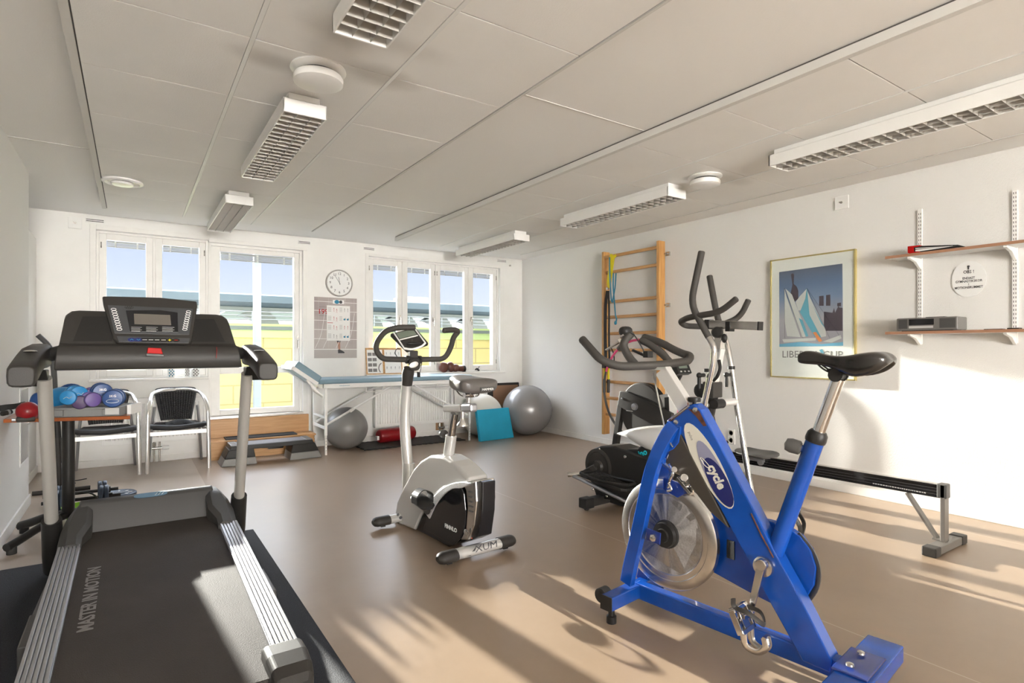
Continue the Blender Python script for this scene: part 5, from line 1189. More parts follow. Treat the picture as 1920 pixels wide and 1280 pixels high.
# chain guard
gp = [(1330, 962), (1380, 966), (1440, 976), (1470, 985), (1500, 1005), (1520, 1032), (1530, 1065), (1526, 1098), (1512, 1120), (1490, 1132), (1445, 1131), (1400, 1108), (1332, 1070)]
cg = build(MB().prism([g(a, b, .045) for a, b in gp], G.w*.035), 'chain_guard', 'blue_paint', sb, bevel=.004)
build(MB().tube(crom([g(a, b, .062) for a, b in ((1496, 1000), (1520, 1030), (1533, 1063), (1530, 1098), (1513, 1125))], 5), .020, 8, flat=.4), 'guard_rim', 'grey_plastic', cg)
p = g(1370, 1030, .0435); build(MB().box(p, (.004, .035, .075), Matrix.Rotation(math.atan2(-G.w.x*0, 1)*0, 3, 'Z')), 'guard_opening', 'rubber', cg)
# seat tube
a, b = g(1448, 1050, 0), g(1530, 822, 0)
build(MB().cyl(a, b, .031, 24), 'seat_tube', 'blue_paint', sb)
cl2 = build(MB().lathe([(.034, 0), (.036, .01), (.034, .03), (.026, .042)], b-(b-a).normalized()*.012, b-a, 24), 'tube_collar', 'black_plastic', sb)
tp_ = g(1572, 710, 0)
build(MB().cyl(b, tp_, .0215, 24), 'seat_post', 'chrome', sb)
kk = b-(b-a)*.10; k2 = g(1484, 835, -.02)
build(MB().cyl(kk, kk+(k2-kk)*.55, .014, 12), 'knob_boss', 'blue_paint', sb)
dk = (k2-kk).normalized(); m = MB().lathe([(.018, 0), (.026, .006), (.027, .035), (.022, .052), (.001, .058)], kk+(k2-kk)*.5, dk, 16); build(m, 'adjustment_knob', 'grey_plastic', sb)
# saddle
nose, rear = g(1497, 667, 0), g(1676, 674, 0)
L_ = rear-nose; d = L_.normalized(); upv = G.w.cross(d); upv = upv if upv.z > 0 else -upv
rings = []
for t_, hw_, zt2_, zb2_ in ((0, .010, -.002, -.018), (.015, .018, .010, -.028), (.08, .022, .022, -.032), (.2, .024, .020, -.032), (.33, .027, .010, -.034), (.46, .038, .006, -.052), (.58, .058, .012, -.070), (.70, .074, .022, -.072), (.82, .080, .030, -.060), (.91, .078, .030, -.044), (.97, .066, .018, -.024), (1, .045, .0, -.014)):
    c = nose+L_*t_; ring = []
    for k in range(24):
        a_ = 2*pi*k/24; x_ = math.copysign(abs(math.cos(a_))**.75, math.cos(a_)); s_ = math.sin(a_)
        z_ = zt2_*abs(s_)**.7 if s_ > 0 else (zb2_*abs(s_)**.5 if abs(x_) > .45 else zb2_*.35)
        if s_ > 0: z_ += -.006*(1-abs(x_))*(t_ > .3)
        ring.append(c+G.w*x_*hw_+upv*z_)
    rings.append(ring)
sd2 = build(MB().loft(rings), 'saddle', mat('saddle_leather', (.020, .018, .016), .22, coat=.3, bump=.05, bscale=120), sb, sub=1, label='shiny black narrow saddle')
m = MB()
for s in (-1, 1): m.tube(crom([nose+L_*.18+G.w*s*.012-Z*.01, nose+L_*.34+G.w*s*.02-Z*.048, nose+L_*.52+G.w*s*.022-Z*.052, nose+L_*.86+G.w*s*.035-Z*.02], 5), .0035, 8)
build(m, 'saddle_rails', 'charcoal', sd2)
build(MB().cyl(tp_+Z*.012-G.w*.03, tp_+Z*.012+G.w*.03, .018, 14).cyl(tp_+Z*.014-G.w*.034, tp_+Z*.014-G.w*.026, .024, 14).cyl(tp_+Z*.014+G.w*.026, tp_+Z*.014+G.w*.034, .024, 14).beam(tp_+Z*.03-G.u*.03, tp_+Z*.03+G.u*.03, .05, .012), 'saddle_clamp', 'black_plastic', sb, bevel=.002)
# bottom bracket, crank, pedal with toe cage (left) and hidden right one
bbq = g(1436, 1060, -.045)
build(MB().lathe([(.034, 0), (.038, .01), (.036, .022), (.02, .028), (.001, .028)], g(1434, 1060, -hw), -G.w, 30), 'bottom_bracket', 'steel', sb, label='worn dark steel bearing ring')
pe = g(1407, 1148, -.095); bq = g(1428, 1058, -.085)
def crank(a_, b_, s):
    m = MB(); dd_ = (b_-a_).normalized(); m.beam(a_, b_, .014, .030, up=G.w.cross(dd_), w2=.012, h2=.022); m.cyl(a_-G.w*.012, a_+G.w*.012, .021, 18); m.cyl(b_-G.w*.010, b_+G.w*.010, .014, 14)
    return build(m, 'crank_arm', 'steel', sb, bevel=.003, label='worn steel crank arm')
crank(bq, pe, -1)
ctr = g(1436, 1060, 0); bq2 = ctr*2-bq; pe2 = ctr+(ctr-V((0, 0, 0)))*0+(ctr-(pe+G.w*.0)); pe2 = bq2-(pe-bq)
crank(bq2, pe2, 1)
def pedal(c, s, rot):
    R_ = Matrix.Rotation(rot, 3, G.w); u_ = R_@G.u; v_ = R_@Z; W_ = G.w
    m = MB().cyl(c+W_*s*-.0, c+W_*s*.085, .008, 10)
    cc = c+W_*s*.055
    for k in (-1, 1):
        m.beam(cc+u_*k*.038-W_*.048, cc+u_*k*.038+W_*.048, .016, .028, up=v_)
        for j in range(4): m.box(cc+u_*k*.036+W_*(-.033+.022*j)+v_*.012, (.008, .008, .008))
    m.beam(cc-W_*.045-u_*.042, cc-W_*.045+u_*.042, .014, .024, up=v_).beam(cc+W_*.045-u_*.042, cc+W_*.045+u_*.042, .014, .024, up=v_).beam(cc-u_*.040, cc+u_*.040, .044, .022, up=v_).box(cc+v_*.014, (.03, .03, .016)).box(cc-v_*.014+u_*.01, (.04, .03, .016))
    pd = build(m, 'pedal', 'chrome', sb, bevel=.002)
    t = MB()
    for k in (-1, 1):
        P = crom([cc-u_*.040+W_*k*.028+v_*.0, cc-u_*.085+W_*k*.026+v_*.012, cc-u_*.112+W_*k*.016-v_*.018, cc-u_*.100+W_*k*.012-v_*.055, cc-u_*.07+W_*k*.012-v_*.065], 5)
        t.tube(P, .006, 8, flat=2.2, up=u_)
    t.beam(cc-u_*.07-v_*.065-W_*.02, cc-u_*.07-v_*.065+W_*.02, .012, .010)
    build(t, 'toe_cage', 'steel', pd)
    P = crom([cc+u_*.03+W_*.045-v_*.005, cc+u_*.0-v_*.05+W_*.05, cc-u_*.03-v_*.075, cc+u_*.02-v_*.06-W_*.04, cc+u_*.05-v_*.02-W_*.05, cc+u_*.08-v_*.03-W_*.055], 5)
    build(MB().tube(P, .004, 6, flat=2.4, up=v_), 'toe_strap', 'charcoal', pd)
pedal(pe-G.w*.01, -1, math.radians(-115)); pedal(pe2+G.w*.01, 1, math.radians(-60))

# ================================================================== ROWING MACHINE
H = Fr((4.03, 1.40), (4.03, 3.9))
rw = empty('rowing_machine', (4.03, 2.6, 0), 'black rowing machine with a long glossy rail and round flywheel along the right wall', 'rowing machine')
h = H.px
m = MB(); ra, rb = V((4.03, 1.40, .345)), V((4.03, 3.45, .325))
m.beam(ra, rb, .038, .066).beam(ra+Z*.034, rb+Z*.034, .050, .010).beam(ra-Z*.034, rb-Z*.034, .050, .010)
rail = build(m, 'rail', 'screen_dark', rw, bevel=.003, label='glossy black rail')
build(MB().beam(ra+Z*.040, rb+Z*.040, .046, .003), 'rail_track', 'steel', rail)
m = MB()
for k in range(3): m.beam(ra+V((-.0195, .0, -.02+.018*k)), rb+V((-.0195, 0, -.02+.018*k)), .001, .0025)
build(m, 'rail_lines', 'grey_plastic', rail)
build(MB().marks(V((4.009, 1.62, .322)), -Y1, Z, .014, 5, .30), 'rail_lettering', 'alu_light', rail)
build(MB().box((4.03, 1.39, .350), (.062, .05, .085)), 'rail_cap', 'grey_plastic', rw, bevel=.006)
build(MB().beam((4.03, 1.385, .39), (4.03, 1.385, .05), .062, .024, up=Y1).beam((4.03, 1.58, .30), (4.03, 1.42, .055), .05, .014, up=Y1).beam((4.03, 1.44, .056), (4.03, 1.38, .056), .055, .012), 'rear_leg', 'grey_metal', rw, bevel=.003)
f = build(MB().beam((3.86, 1.385, .028), (4.22, 1.385, .028), .065, .045), 'rear_foot', 'grey_metal', rw, bevel=.004)
for x_ in (3.845, 4.235): build(MB().box((x_, 1.385, .028), (.075, .074, .054)), 'foot_cap', 'charcoal', f, bevel=.006)
# seat on rollers
sc = h(1419, 852, 0); m = MB(); rings = []
for t_, hw_, zz_ in ((-.13, .09, .0), (-.12, .13, .012), (-.05, .155, .020), (.04, .150, .010), (.11, .13, .018), (.14, .09, .030)):
    rings.append([V((sc.x+hw_*math.copysign(abs(math.cos(a))**.6, math.cos(a)), sc.y+t_, sc.z+zz_+.018*math.sin(a)-(.012*(1-abs(math.cos(a))) if math.sin(a) > 0 else 0))) for a in [2*pi*k/20 for k in range(20)]])
st2 = build(m.loft(rings), 'seat', 'grey_plastic', rw, sub=1)
m = MB().box((sc.x, sc.y, sc.z-.03), (.08, .16, .03))
for dy in (-.06, .06):
    for s in (-1, 1): m.cyl((sc.x+s*.03, sc.y+dy, sc.z-.045), (sc.x+s*.055, sc.y+dy, sc.z-.045), .022, 14)
build(m, 'seat_carriage', 'alu', st2, bevel=.002)
# foot rests
for s in (-1, 1):
    c = V((4.03+s*.12, 3.02, .36)); R = Matrix.Rotation(math.radians(50), 3, 'X')
    fo = build(MB().box(c, (.11, .30, .018), R), 'foot_plate', 'grey_plastic', rw, bevel=.006)
    build(MB().box(c+R@V((0, .10, .02)), (.10, .09, .03), R), 'heel_cup', 'black_plastic', fo, bevel=.008); build(MB().tube(crom([c+R@V((-.055, .02, 0)), c+R@V((-.05, .02, .05)), c+R@V((0, .02, .075)), c+R@V((.05, .02, .05)), c+R@V((.055, .02, 0))], 4), .012, 8, flat=.3), 'foot_strap', 'black_web', fo)
# front body with flywheel
fw_ = h(1208, 770, -.02)
hub_z = fw_.z
fly = build(MB().lathe([(.001, -.05), (.24, -.05), (.262, -.035), (.266, 0), (.262, .035), (.24, .05), (.001, .05)], fw_, X1, 56), 'flywheel_cage', mat('cage_black', (.008, .008, .008), .5, spec=.2), rw)
build(MB().lathe([(.255, -.052), (.268, -.040), (.268, -.030)], fw_, X1, 56), 'cage_rim', 'charcoal', fly)
build(MB().lathe([(.001, -.075), (.055, -.075), (.06, -.06), (.06, -.05)], fw_, X1, 24), 'damper_hub', 'charcoal', fly)
m = MB()


q = [(1157, 760), (1162, 733), (1176, 734), (1258, 775), (1262, 798), (1230, 800), (1162, 763)]
build(MB().prism([h(a, b, -.10) for a, b in q], X1*.045), 'main_arm', 'charcoal', rw, bevel=.006, label='dark grey angled arm')
build(MB().lathe([(.001, 0), (.030, 0), (.034, -.01), (.030, -.03), (.001, -.035)], h(1192, 762, -.105), X1, 20), 'arm_knob', 'alu', rw)
build(MB().lathe([(.001, 0), (.012, 0), (.01, -.01), (.001, -.012)], h(1167, 747, -.10), X1, 12), 'arm_bolt', 'alu', rw)
build(MB().beam(h(1166, 752, -.06), V((3.96, 4.13, .02)), .05, .06, up=Y1), 'front_leg', 'black_plastic', rw, bevel=.004)
build(MB().beam((3.80, 4.13, .028), (4.26, 4.13, .028), .06, .045), 'front_foot', 'charcoal', rw, bevel=.005)
build(MB().beam(V((4.03, 3.40, .31)), V((4.03, 3.95, .42)), .07, .12).beam(V((4.03, 3.42, .33)), V((4.03, 3.40, .02)), .05, .05, up=Y1).beam((3.86, 3.4, .02), (4.2, 3.4, .02), .05, .035), 'front_frame', 'black_plastic', rw, bevel=.004)
build(MB().prism([h(a, b, -.055) for a, b in ((1236, 740), (1252, 738), (1257, 800), (1236, 800))], X1*.11), 'chain_housing', 'silver_paint', rw, bevel=.004)
m = MB().prism([h(a, b, -.058) for a, b in ((1246, 745), (1254, 744), (1256, 790), (1248, 791))], -X1*.003)
build(m, 'housing_slot', 'black_plastic', rw)
build(MB().marks(h(1180, 770, -.102), -Y1, Z, .014, 6, .08), 'arm_lettering', 'alu_light', rw)
# monitor on its arm
ma = h(1256, 740, 0); mc = h(1277, 690, 0)
build(MB().beam(ma, h(1276, 702, 0), .03, .03).beam(h(1262, 712, 0), h(1278, 700, 0), .05, .02), 'monitor_arm', 'charcoal', rw, bevel=.003)
mo = build(MB().box(mc, (.18, .05, .12), Matrix.Rotation(math.radians(-25), 3, 'X')), 'monitor', 'black_plastic', rw, bevel=.006)
R = Matrix.Rotation(math.radians(-25), 3, 'X')
build(MB().box(mc+R@V((-.005, -.027, .015)), (.11, .004, .055), R), 'monitor_screen', 'lcd', mo)
m = MB()
for k in (-1, 0, 1): m.box(mc+R@V((.05*k, -.027, -.042)), (.018, .006, .012), R)
build(m, 'monitor_keys', 'alu_light', mo)
# pull handle resting at the front
build(MB().grip([h(1232, 793, -.30)-Z*.0, h(1232, 793, .25)], .014), 'pull_handle', 'foam_grip', rw) if False else build(MB().grip([V((3.82, 3.36, .50)), V((4.24, 3.36, .50))], .015), 'pull_handle', 'foam_grip', rw)
build(MB().cyl((4.03, 3.37, .50), (4.03, 3.75, .50), .006, 8), 'chain', 'steel', rw)

# ================================================================== CROSS TRAINER
K = Fr((3.05, 3.30), (3.12, 2.2))
k_ = K.px
ct = empty('elliptical_trainer', K.p(.5, 0, 0), 'black cross trainer with chrome swing arms and foam grips behind the blue bike', 'elliptical trainer')
uf2 = (onZ(1090, 948, .04)-K.a).dot(K.u)
ft = build(MB().beam(K.p(uf2, -.24, .055), K.p(uf2, .24, .055), .07, .06), 'rear_foot', 'charcoal', ct, bevel=.006)
for s in (-1, 1): build(MB().box(K.p(uf2, s*.25, .055), (.09, .085, .075), Matrix.Rotation(math.atan2(K.w.y, K.w.x), 3, 'Z')).lathe([(.02, 0), (.022, .02)], V((K.p(uf2, s*.25, 0).x, K.p(uf2, s*.25, 0).y, .0)), Z, 12), 'foot_cap', 'black_plastic', ft, bevel=.010, seg=3)
# housing
hp = [(1100, 872), (1103, 855), (1112, 841), (1125, 836), (1150, 836), (1222, 862), (1290, 890), (1290, 930), (1230, 945), (1180, 944), (1118, 934), (1110, 908), (1102, 895)]
hs2 = build(MB().prism([k_(a, b, -.10) for a, b in hp], K.w*.20), 'drive_housing', 'screen_dark' if False else 'black_plastic', ct, bevel=.014, seg=3, label='black drive housing')
for a, b in ((1124, 842), (1172, 856), (1101, 869), (1137, 930), (1111, 917)): build(MB().lathe([(.011, 0), (.009, -.004), (.001, -.005)], k_(a, b, -.10), K.w, 12), 'housing_screw', 'valve', hs2)
cc = k_(1122, 874, -.10)
build(MB().lathe([(.135, 0), (.135, -.006), (.11, -.008), (.105, -.002), (.05, -.002), (.04, -.02), (.001, -.022)], cc, K.w, 36), 'crank_disc', 'charcoal', ct)
ce = k_(1093, 888, -.16)
build(MB().beam(cc-K.w*.03, ce, .025, .045), 'crank_arm', 'charcoal', ct, bevel=.006)
pb0 = k_(1070, 889, -.20); pb1 = k_(1185, 945, -.22)
build(MB().tube([pb0, pb0+(pb1-pb0)*.5, pb1, k_(1330, 905, -.22)], .015, 12), 'pedal_bar', 'alu', ct)
build(MB().cyl(pb0-K.w*.03-K.u*0, ce+K.w*.02, .018, 14), 'bar_bearing', 'steel', ct)
# foot plate, left
def fplate(w0, pa, pb):
    a, b = k_(pa[0], pa[1], w0), k_(pb[0], pb[1], w0); d = (b-a).normalized(); n_ = K.w.cross(d); n_ = n_ if n_.z > 0 else -n_; L_ = (b-a).length
    P = [(0, -.05), (.04, -.075), (.5, -.085), (.93, -.07), (1, -.04), (1, .04), (.93, .07), (.5, .08), (.04, .07), (0, .05)]
    fp_ = build(MB().prism([a+d*L_*t+K.w*q_ for t, q_ in P], n_*.022), 'foot_plate', 'black_plastic', ct, bevel=.005)
    rim = [a+d*L_*t+K.w*q_+n_*(.028 if t < .9 else .05) for t, q_ in P]
    build(MB().tube(rim, .010, 8, closed=True), 'plate_rim', 'black_plastic', fp_)
    m = MB()
    for i in range(9):
        for j in range(6):
            m.box(a+d*L_*(.12+.085*i)+K.w*(-.055+.022*j+.006*(i % 2))+n_*.024, (.010, .010, .005), Matrix.Rotation(.78, 3, 'Z'))
    build(m, 'tread_studs', 'charcoal', fp_, kind='stuff')
fplate(-.20, (1098, 890), (1183, 921)); fplate(.22, (1165, 862), (1250, 890))
build(MB().tube([k_(1150, 850, .22), k_(1330, 900, .22)], .015, 12), 'pedal_bar', 'alu', ct)
# label fin: black shroud with turquoise letters and white pointed cover
build(MB().prism([k_(a, b, -.07) for a, b in ((1165, 842), (1195, 842), (1212, 830), (1224, 848), (1222, 857), (1205, 858))], K.w*.14), 'front_shroud', 'black_plastic', ct, bevel=.006)
sh_ = build(MB().prism([k_(a, b, -.055) for a, b in ((1190, 846), (1205, 832), (1232, 826), (1246, 850), (1216, 858))], K.w*.11), 'shroud_fin', 'black_plastic', ct, bevel=.006)
dI = (k_(1222, 838, -.06)-k_(1202, 846, -.06)).normalized()
build(MB().text('ino', k_(1205, 849, -.074), dI, K.w.cross(dI) if K.w.cross(dI).z > 0 else -K.w.cross(dI), .062, ext=.0005, bold=.002), 'shroud_lettering', 'turquoise', sh_)
rings = []
for t_, y0_2, y1_2, hw_ in ((1157, 812.8, 813.6, .002), (1165, 810.5, 816, .012), (1180, 807, 821, .035), (1200, 803, 832, .08), (1222, 800, 845, .10), (1245, 799, 852, .11), (1262, 800, 840, .11)):
    a, b = k_(t_, y0_2, 0), k_(t_, y1_2, 0); c = (a+b)/2; hh = (a-b).length/2
    rings.append([c+K.w*hw_*math.cos(q)+Z*hh*math.sin(q) for q in [2*pi*j/18 for j in range(18)]])
build(MB().loft(rings), 'pointed_cover', 'white', ct, label='white pointed plastic cover')
build(MB().tube(crom([k_(1158, 813, 0), k_(1190, 804, 0), k_(1225, 799.5, 0), k_(1262, 799, 0)], 5), .007, 8), 'cover_seam', 'silver_paint', ct)
# column from floor to handlebar
cb = k_(1322, 945, 0); cm_ = k_(1340, 735, 0); ctp = k_(1352, 612, 0)
cb = V((cb.x, cb.y, .05))
build(MB().tube([k_(1300, 900, 0), k_(1316, 830, 0), k_(1334, 738, 0)], .038, 12, flat=1.2), 'column', 'black_plastic', ct, label='black lower column')
build(MB().beam(k_(1332, 745, 0), k_(1349, 652, 0), .05, .055, up=K.u), 'column_post', 'alu_light', ct, bevel=.004, label='brushed metal upper column')
build(MB().beam(k_(1347, 660, 0), ctp, .05, .05, up=K.u), 'handlebar_post', 'steel', ct, bevel=.003)
build(MB().beam(K.p(uf2, 0, .06), K.p(1.25, 0, .055), .07, .07).beam(K.p(1.25, -.22, .04), K.p(1.25, .22, .04), .06, .05), 'base_frame', 'black_plastic', ct, bevel=.005)
build(MB().box(k_(1336, 730, 0), (.10, .08, .10)), 'column_collar', 'charcoal', ct, bevel=.006)
build(MB().tube(crom([k_(1348, 675, -.05), k_(1350, 690, -.06), k_(1345, 705, -.06), k_(1338, 713, -.04)], 4), .011, 8), 'column_lever', 'black_plastic', ct)
build(MB().lathe([(.001, 0), (.045, 0), (.047, .02), (.03, .03), (.001, .03)], k_(1316, 732, -.03), -K.w, 20), 'resistance_knob', 'black_plastic', ct)
# cross tube carrying the swing arms
build(MB().cyl(k_(1316, 759, -.0)-K.w*.19, k_(1348, 756, 0)+K.w*.19, .024, 16), 'cross_tube', 'alu_light', ct)
pv = k_(1346, 757, 0)
xt = MB()
build(MB().cyl(pv-K.w*.045, pv+K.w*.045, .031, 16), 'cross_tube_clamp', 'black_plastic', ct)
def arm(w_, pts_g, pts_c, nm):
    P = [k_(a, b, w_) for a, b in pts_g]; build(MB().grip(fillet(P, .08, 6), .021, 16), 'swing_grip', 'foam_grip', ct)
    P = [k_(a, b, w_) for a, b in pts_c]; build(MB().tube(fillet(P, .06, 5), .019, 16), 'swing_arm', 'chrome', ct, label='chrome swing arm')
arm(-.20, [(1316, 470), (1295, 570), (1330, 634)], [(1329, 632), (1339, 650), (1337, 680), (1313, 790), (1296, 870)], 'l')
arm(.20, [(1330, 516), (1342, 580), (1350, 612)], [(1350, 610), (1362, 640), (1372, 690), (1381, 757), (1413, 950)], 'r')
for a, b, w_ in ((1328, 694, -.20), (1371, 689, .20)): build(MB().cyl(k_(a, b-3, w_), k_(a, b+3, w_), .024, 16), 'arm_collar', 'black_plastic', ct)
for a, b, w_, s in ((1316, 703, -.20, -1), (1366, 702, .20, -1)):
    p = k_(a+4, b, w_); build(MB().cyl(p, p-K.w*.06, .012, 10).cyl(p-K.w*.05, p-K.w*.05-Z*.08, .011, 10).ball(p-K.w*.05, .018, 10), 'clamp_lever', 'black_plastic', ct)
# fixed handlebar loop and square post top
zh = ctp.z
q0 = k_(1312, 609, 0); q1 = k_(1424, 611, 0)
build(MB().beam(k_(1322, 607, 0), q1, .05, .05, up=Z), 'top_rail', 'steel', ct, bevel=.003, label='square chrome top rail')
build(MB().beam(q1, q1+(q1-q0).normalized()*.010, .053, .053), 'rail_end_cap', 'black_plastic', ct, bevel=.002)
for a, b in ((1330, 608), (1369, 612)): build(MB().beam(k_(a-5, b, 0), k_(a+4, b, 0), .056, .062), 'rail_clamp', 'black_plastic', ct, bevel=.003)
build(MB().lathe([(.001, 0), (.034, 0), (.036, .03), (.028, .045), (.001, .047)], k_(1346, 623, -.02), -K.w+K.u*.4, 20).ball(k_(1358, 634, -.02), (.02, .02, .03), 10), 'clamp_knob', 'black_plastic', ct)
P = fillet([k_(1318, 612, 0), k_(1285, 611, -.05), k_(1275, 603, -.12), k_(1290, 595, -.2), k_(1350, 585, -.2), k_(1382, 559, -.2)], .06, 6)
build(MB().grip(P, .019, 14), 'fixed_handlebar', 'foam_grip', ct)
P = fillet([k_(1322, 612, 0), k_(1350, 610, .1), k_(1380, 598, .2), k_(1392, 586, .2), k_(1404, 561, .2)], .06, 6)
build(MB().grip(P, .019, 14), 'fixed_handlebar', 'foam_grip', ct)
build(MB().tube(crom([k_(1337, 765, .02), k_(1340, 785, .03), k_(1347, 815, .02)], 4), .003, 6), 'sensor_cable', 'rubber', ct)

# ================================================================== TREATMENT TABLE
XA2, XB2, YN, YF = 1.80, 3.70, 6.47, 6.985
zt = .795
tt = empty('treatment_table', (2.75, 6.75, 0), 'long treatment table with a pale blue padded top and white frame under the window', 'treatment table')
build(MB().box(((XA2-.07+XB2)/2, (YN+YF)/2, zt+.031), (XB2-XA2+.07, YF-YN+.03, .056)), 'cushion', 'vinyl_blue', tt, bevel=.022, seg=4)
build(MB().bb((XA2-.02, YN, zt-.045), (XB2, YN+.03, zt+.004)).bb((XA2-.02, YF-.03, zt-.045), (XB2, YF, zt+.004)).bb((XA2-.02, YN, zt-.045), (XA2+.01, YF, zt+.004)).bb((XB2-.03, YN, zt-.045), (XB2, YF, zt+.004)), 'top_frame', 'white', tt, bevel=.003)
for x_ in (XA2+.01, XB2-.04):
    for y_ in (YN+.012, YF-.012):
        lg = build(MB().bb((x_-.014, y_-.014, .22), (x_+.014, y_+.014, zt-.04)), 'leg', 'white', tt, bevel=.002)
        m = MB().bb((x_-.0105, y_-.0105, 0), (x_+.0105, y_+.0105, .23)); build(m, 'leg_extension', 'alu_light', lg)
        m = MB()
        for k in range(5): m.cyl((x_, y_-.0112, .05+.035*k), (x_, y_-.0102, .05+.035*k), .004, 8)
        build(m, 'pin_hole', 'gap_dark', lg)
    build(MB().beam((x_, YN, .30), (x_, YF, .30), .022, .03).beam((x_, YN+.01, .42), (x_, YF-.01, .42), .02, .02), 'cross_bar', 'white', tt, bevel=.002)
for xs_, xe_ in ((XA2+.02, XA2+.80), (XB2-.05, XB2-.80)):
    for y_ in (YN+.05, YF-.05):
        build(MB().cyl((xs_, y_, .33), (xe_, y_, zt-.05), .013, 10), 'brace', 'white', tt)
    mx_ = (xs_*.62+xe_*.38); mz_ = .33*.62+(zt-.05)*.38
    build(MB().box((mx_, YN+.045, mz_), (.06, .03, .035), Matrix.Rotation(-.6 if xe_ > xs_ else .6, 3, 'Y')).cyl((mx_, YN+.02, mz_), (mx_, YN+.07, mz_), .014, 10), 'brace_clamp', 'alu_light', tt, bevel=.003)
for c_ in (2.38, 3.28):
    build(MB().tube(fillet([(c_-.10, YN-.01, zt-.045), (c_-.12, YN-.01, zt-.105), (c_+.08, YN-.01, zt-.105), (c_+.10, YN-.01, zt-.045)], .03), .005, 6), 'carry_handle', 'white', tt)
m = MB().marks(V((2.02, YN-.001, zt-.02)), X1, Z, .012, 7, .12); build(m, 'frame_lettering', 'teal_band', tt)
# raised head section
h0 = V((XA2-.08, (YN+YF)/2, zt+.015)); h1 = V((XA2-.34, (YN+YF)/2, zt+.20)); dh = (h1-h0).normalized(); nh = V((-dh.z, 0, dh.x)); nh = nh if nh.z > 0 else -nh
hp_ = build(MB().beam(h0+nh*.035, h1+nh*.035, YF-YN+.02, .10), 'head_cushion', 'vinyl_blue', tt, bevel=.022, seg=4)
m = MB().beam(h0-V((0, .26, 0))-nh*.01, h1-V((0, .26, 0))-nh*.01-dh*-.02, .03, .04).beam(h0+V((0, .26, 0))-nh*.01, h1+V((0, .26, 0))-nh*.01, .03, .04).beam(h1-V((0, .27, 0))-nh*.01, h1+V((0, .27, 0))-nh*.01, .03, .04)
build(m, 'head_frame', 'white', tt, bevel=.003)
m = MB().cyl(h0-V((.0, .27, 0))-Z*.03, h0-V((.0, .27, 0))-Z*.03+V((-.02, 0, -.0)), .02, 10).tube(crom([(XA2-.16, YN-.0, zt+.03), (XA2-.14, YN, zt-.05), (XA2-.08, YN, zt-.10), (XA2-.03, YN, zt-.14)], 4), .008, 8).beam((XA2-.20, YN, zt+.06), (XA2-.05, YN, zt-.12), .008, .022)
build(m, 'head_ratchet', 'alu_light', tt)

# ================================================================== BALLS, PADS, ROLL, MATS
def gymball(c, r, col, lab, nm='exercise_ball', plug=None):
    o = empty(nm, (c.x, c.y, 0), lab, 'exercise ball', 'exercise balls')
    rings = []
    pr = [(r*math.cos(a), r*math.sin(a)) for a in [-pi/2+pi*k/48 for k in range(49)]]
    P = []
    for i, (rr, zz) in enumerate(pr):
        gv = .0012 if (i % 4 == 0 and 10 < i < 38) else 0; P.append((max(rr-gv, 1e-4), zz*.97))
    ax_ = V((-.5, -.6, .25)).normalized() if plug is None else V(plug).normalized()
    zc = r*.985
    build(MB().lathe([(max(rr-(.0015 if i % 4 == 0 and 8 < i < 40 else 0), 1e-4), zz) for i, (rr, zz) in enumerate(pr)], (c.x, c.y, zc), ax_, 56), 'ball', col, o)
    build(MB().lathe([(.012, r*.999), (.012, r+.002), (.001, r+.003)], (c.x, c.y, zc), ax_, 12), 'plug', col, o)
    return o
p = onZ(648, 800, .27); b1 = onZ(648, 838, 0)
gymball(V((2.13, 6.76, 0)), .25, 'ball_grey', 'grey exercise ball under the left end of the treatment table')
bc = V((4.585, 6.48, 0)); gymball(bc, .347, 'ball_silver', 'big shiny silver exercise ball in the corner of the room', plug=(-.10, -.93, .1))
gymball(V((4.005, 6.745, 0)), .289, 'ball_white', 'off-white exercise ball behind the blue foam pad')
# black board in the corner with brown face
p = onY(949, 740, 7.0); p2 = onY(972, 722, 7.0)
r = empty('leaning_board', (4.50, 7.0, 0), 'black framed board with a brown face leaning in the corner behind the silver ball', 'board')
build(MB().prism([(4.30, 7.02, 0), (4.86, 7.02, 0), (4.86, 7.08, .69), (4.30, 7.08, .69)], (0, .02, 0)), 'frame', 'black_plastic', r, bevel=.01)
build(MB().prism([(4.385, 7.022, .06), (4.83, 7.022, .06), (4.83, 7.074, .655), (4.385, 7.074, .655)], (0, -.006, 0)), 'face', 'brown_card', r)
# blue balance pad leaning
a, b = onZ(901, 828, 0), onZ(964, 820, 0); t0, t1 = a+V((.0, .13, .385)), b+V((0, .13, .385))
t0 = a+(b-a)*-.05+V((0, .05, .405)); t1 = b+(b-a)*-.10+V((0, .05, .405))
nb_ = (b-a).normalized().cross((t0-a).normalized()); nb_ = nb_ if nb_.y > 0 else -nb_
build(MB().prism([a, b, t1, t0], nb_*.05), 'balance_pad', 'foam_blue', bevel=.008, seg=3, label='bright blue foam balance pad leaning against the balls', cat='foam pad')
